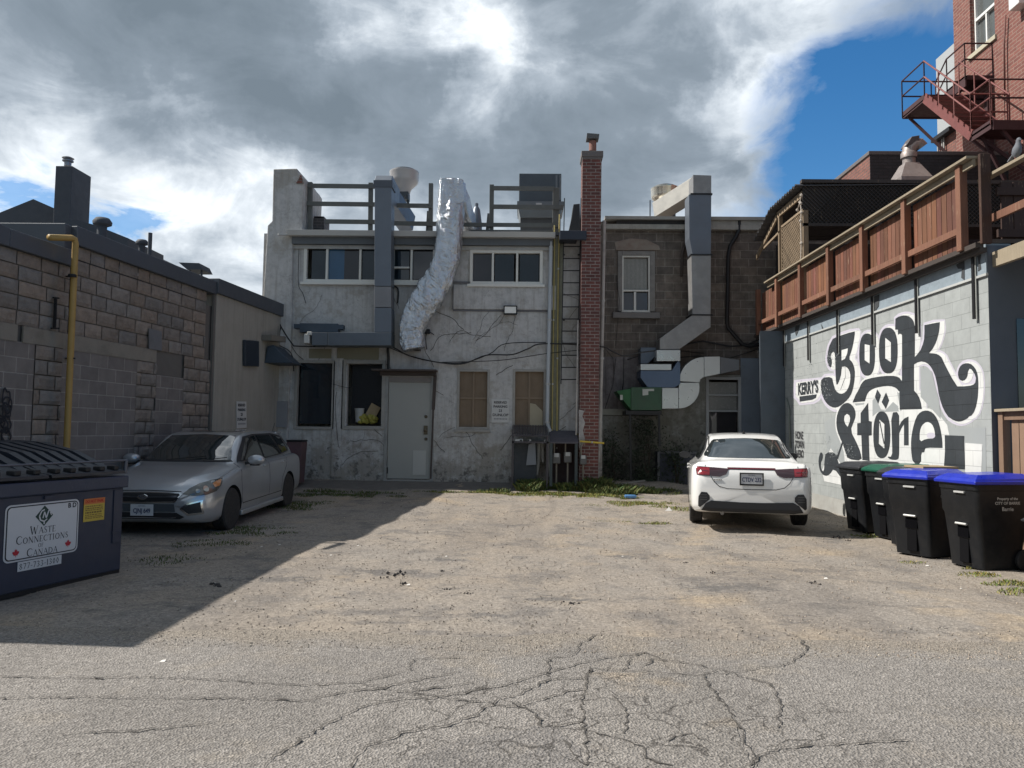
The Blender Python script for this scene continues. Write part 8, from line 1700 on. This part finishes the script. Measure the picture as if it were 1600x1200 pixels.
    # tail lamps joined by a bar
    rd = plain('lamp_red_dark', (.10, .012, .02), .12, coat=1.0, spec=.8); rb = plain('lamp_red', (.20, .008, .015), .15, coat=1.0); bkp = plain('lamp_smoke', (.035, .012, .016), .12, coat=1.0)
    for s in (1, -1):
        f = (lambda p: p) if s > 0 else mir
        a = d('tail_light', f([(.30, .915), (.79, .945), (.80, .90), (.785, .815), (.45, .80), (.36, .835), (.33, .895)]), 'y-', bkp, off=.008, step=.03)
        o_ = d('lamp_section', f([(.60, .925), (.785, .935), (.79, .90), (.775, .825), (.60, .82)]), 'y-', rb if s < 0 or True else rd, off=.012, step=.03); o_.parent = a
        o_ = d('lamp_divider', f([(.62, .885), (.775, .888), (.775, .878), (.62, .872)]), 'y-', rd, off=.015, step=.03); o_.parent = a
        d('lamp_side', f([(4.26, .93), (4.5, .94), (4.5, .83), (4.30, .86)] if False else [(.60, .925), (.62, .925), (.62, .92), (.60, .92)]), 'y-', rb, off=.010) if False else None
        b = d('bumper_vent', f([(.60, .52), (.64, .565), (.72, .57), (.76, .50), (.765, .36), (.74, .34), (.60, .46)]), 'y-', BK_, off=.008, step=.03)
        for k in range(3): o_ = d('vent_fin', f([(.64, .53 - k * .035), (.74, .53 - k * .035), (.74, .524 - k * .035), (.64, .522 - k * .035)]), 'y-', plain('fin_grey', (.10, .10, .10), .5), off=.012, step=.03); o_.parent = b
        d('boot_seam', f(ribbon([(.66, .965), (.66, .94)], .008)), 'y-', GAP, off=.003, step=.02); d('boot_seam', f(ribbon([(.58, .80), (.53, .72), (.46, .655), (.34, .625), (.001, .62)], .010)), 'y-', GAP, off=.003, step=.03)
    d('light_bar', [(-.34, .935), (.34, .935), (.34, .905), (-.34, .905)], 'y-', bkp, off=.007, step=.03); d('light_strip', [(-.34, .925), (.34, .925), (.34, .919), (-.34, .919)], 'y-', rb, off=.011, step=.03)
    d('rear_diffuser', [(-.72, .30), (-.66, .40), (-.58, .445), (-.15, .43), (.15, .43), (.58, .445), (.66, .40), (.72, .30), (.60, .285), (-.60, .285)], 'y-', BK_, off=.010, step=.03)
    h, nn, _, _ = bvh.ray_cast(Vector((0, 9, .78)), Vector((0, -1, 0))); plate(t, h.y + .012, .775, 1, 'CTDV 232', 1)
    text_on('FORTE', .045, plain('badge_chrome', (.3, .3, .3), .2, .9), frame_M((.50, 4.60, .74), (-1, 0, 0), (0, 0, 1)), t, 'badge', .002, local=True, sx=1.2) if False else None
    q, nn, _, _ = bvh.ray_cast(Vector((-.5, 9, .755)), Vector((0, -1, 0))); m = MB()
    for k in range(6): m.box((.545 - k * .024, q.y + .004, .748), (.562 - k * .024, q.y + .012, .762))
    m.build('boot_badge', plain('badge_chrome', (.35, .35, .35), .2, .9), t, local=True)
    m = MB(); m.ring([[Vector((x, 3.05 + yy, z)) for x, yy, z in ((-.03, 0, 1.40), (.03, 0, 1.40), (.03, .16, 1.395), (-.03, .16, 1.395))], [Vector((x, yy + 3.05, z)) for x, yy, z in ((-.004, .13, 1.475), (.004, .13, 1.475), (.004, .16, 1.475), (-.004, .16, 1.475))]]); m.build('aerial_fin', GAP, t, local=True)
    m = MB(); m.tube([(.42, 4.45, .27), (.42, 4.60, .26)], .03, 12); m.build('exhaust_pipe', plain('exhaust', (.2, .2, .2), .3, .8), t, local=True)
    # bottom of roof seams
    for s in (1, -1): d('roof_ditch', ribbon([(s * .585, 2.1), (s * .575, 2.7), (s * .565, 3.2), (s * .58, 3.6)], .018), 'z', GAP, off=.003, step=.05)
    # place: rear centre at (3.17, 10.75), nose pointing away, turned a little right
    rot = math.pi - math.atan2(.2, .98); d0 = Vector((.2, .98)).normalized(); X = 3.33 + d0.x * 4.64; Y = 11.45 + d0.y * 4.64
    place_car(t, X, Y, rot, AX, RW)
sedan()
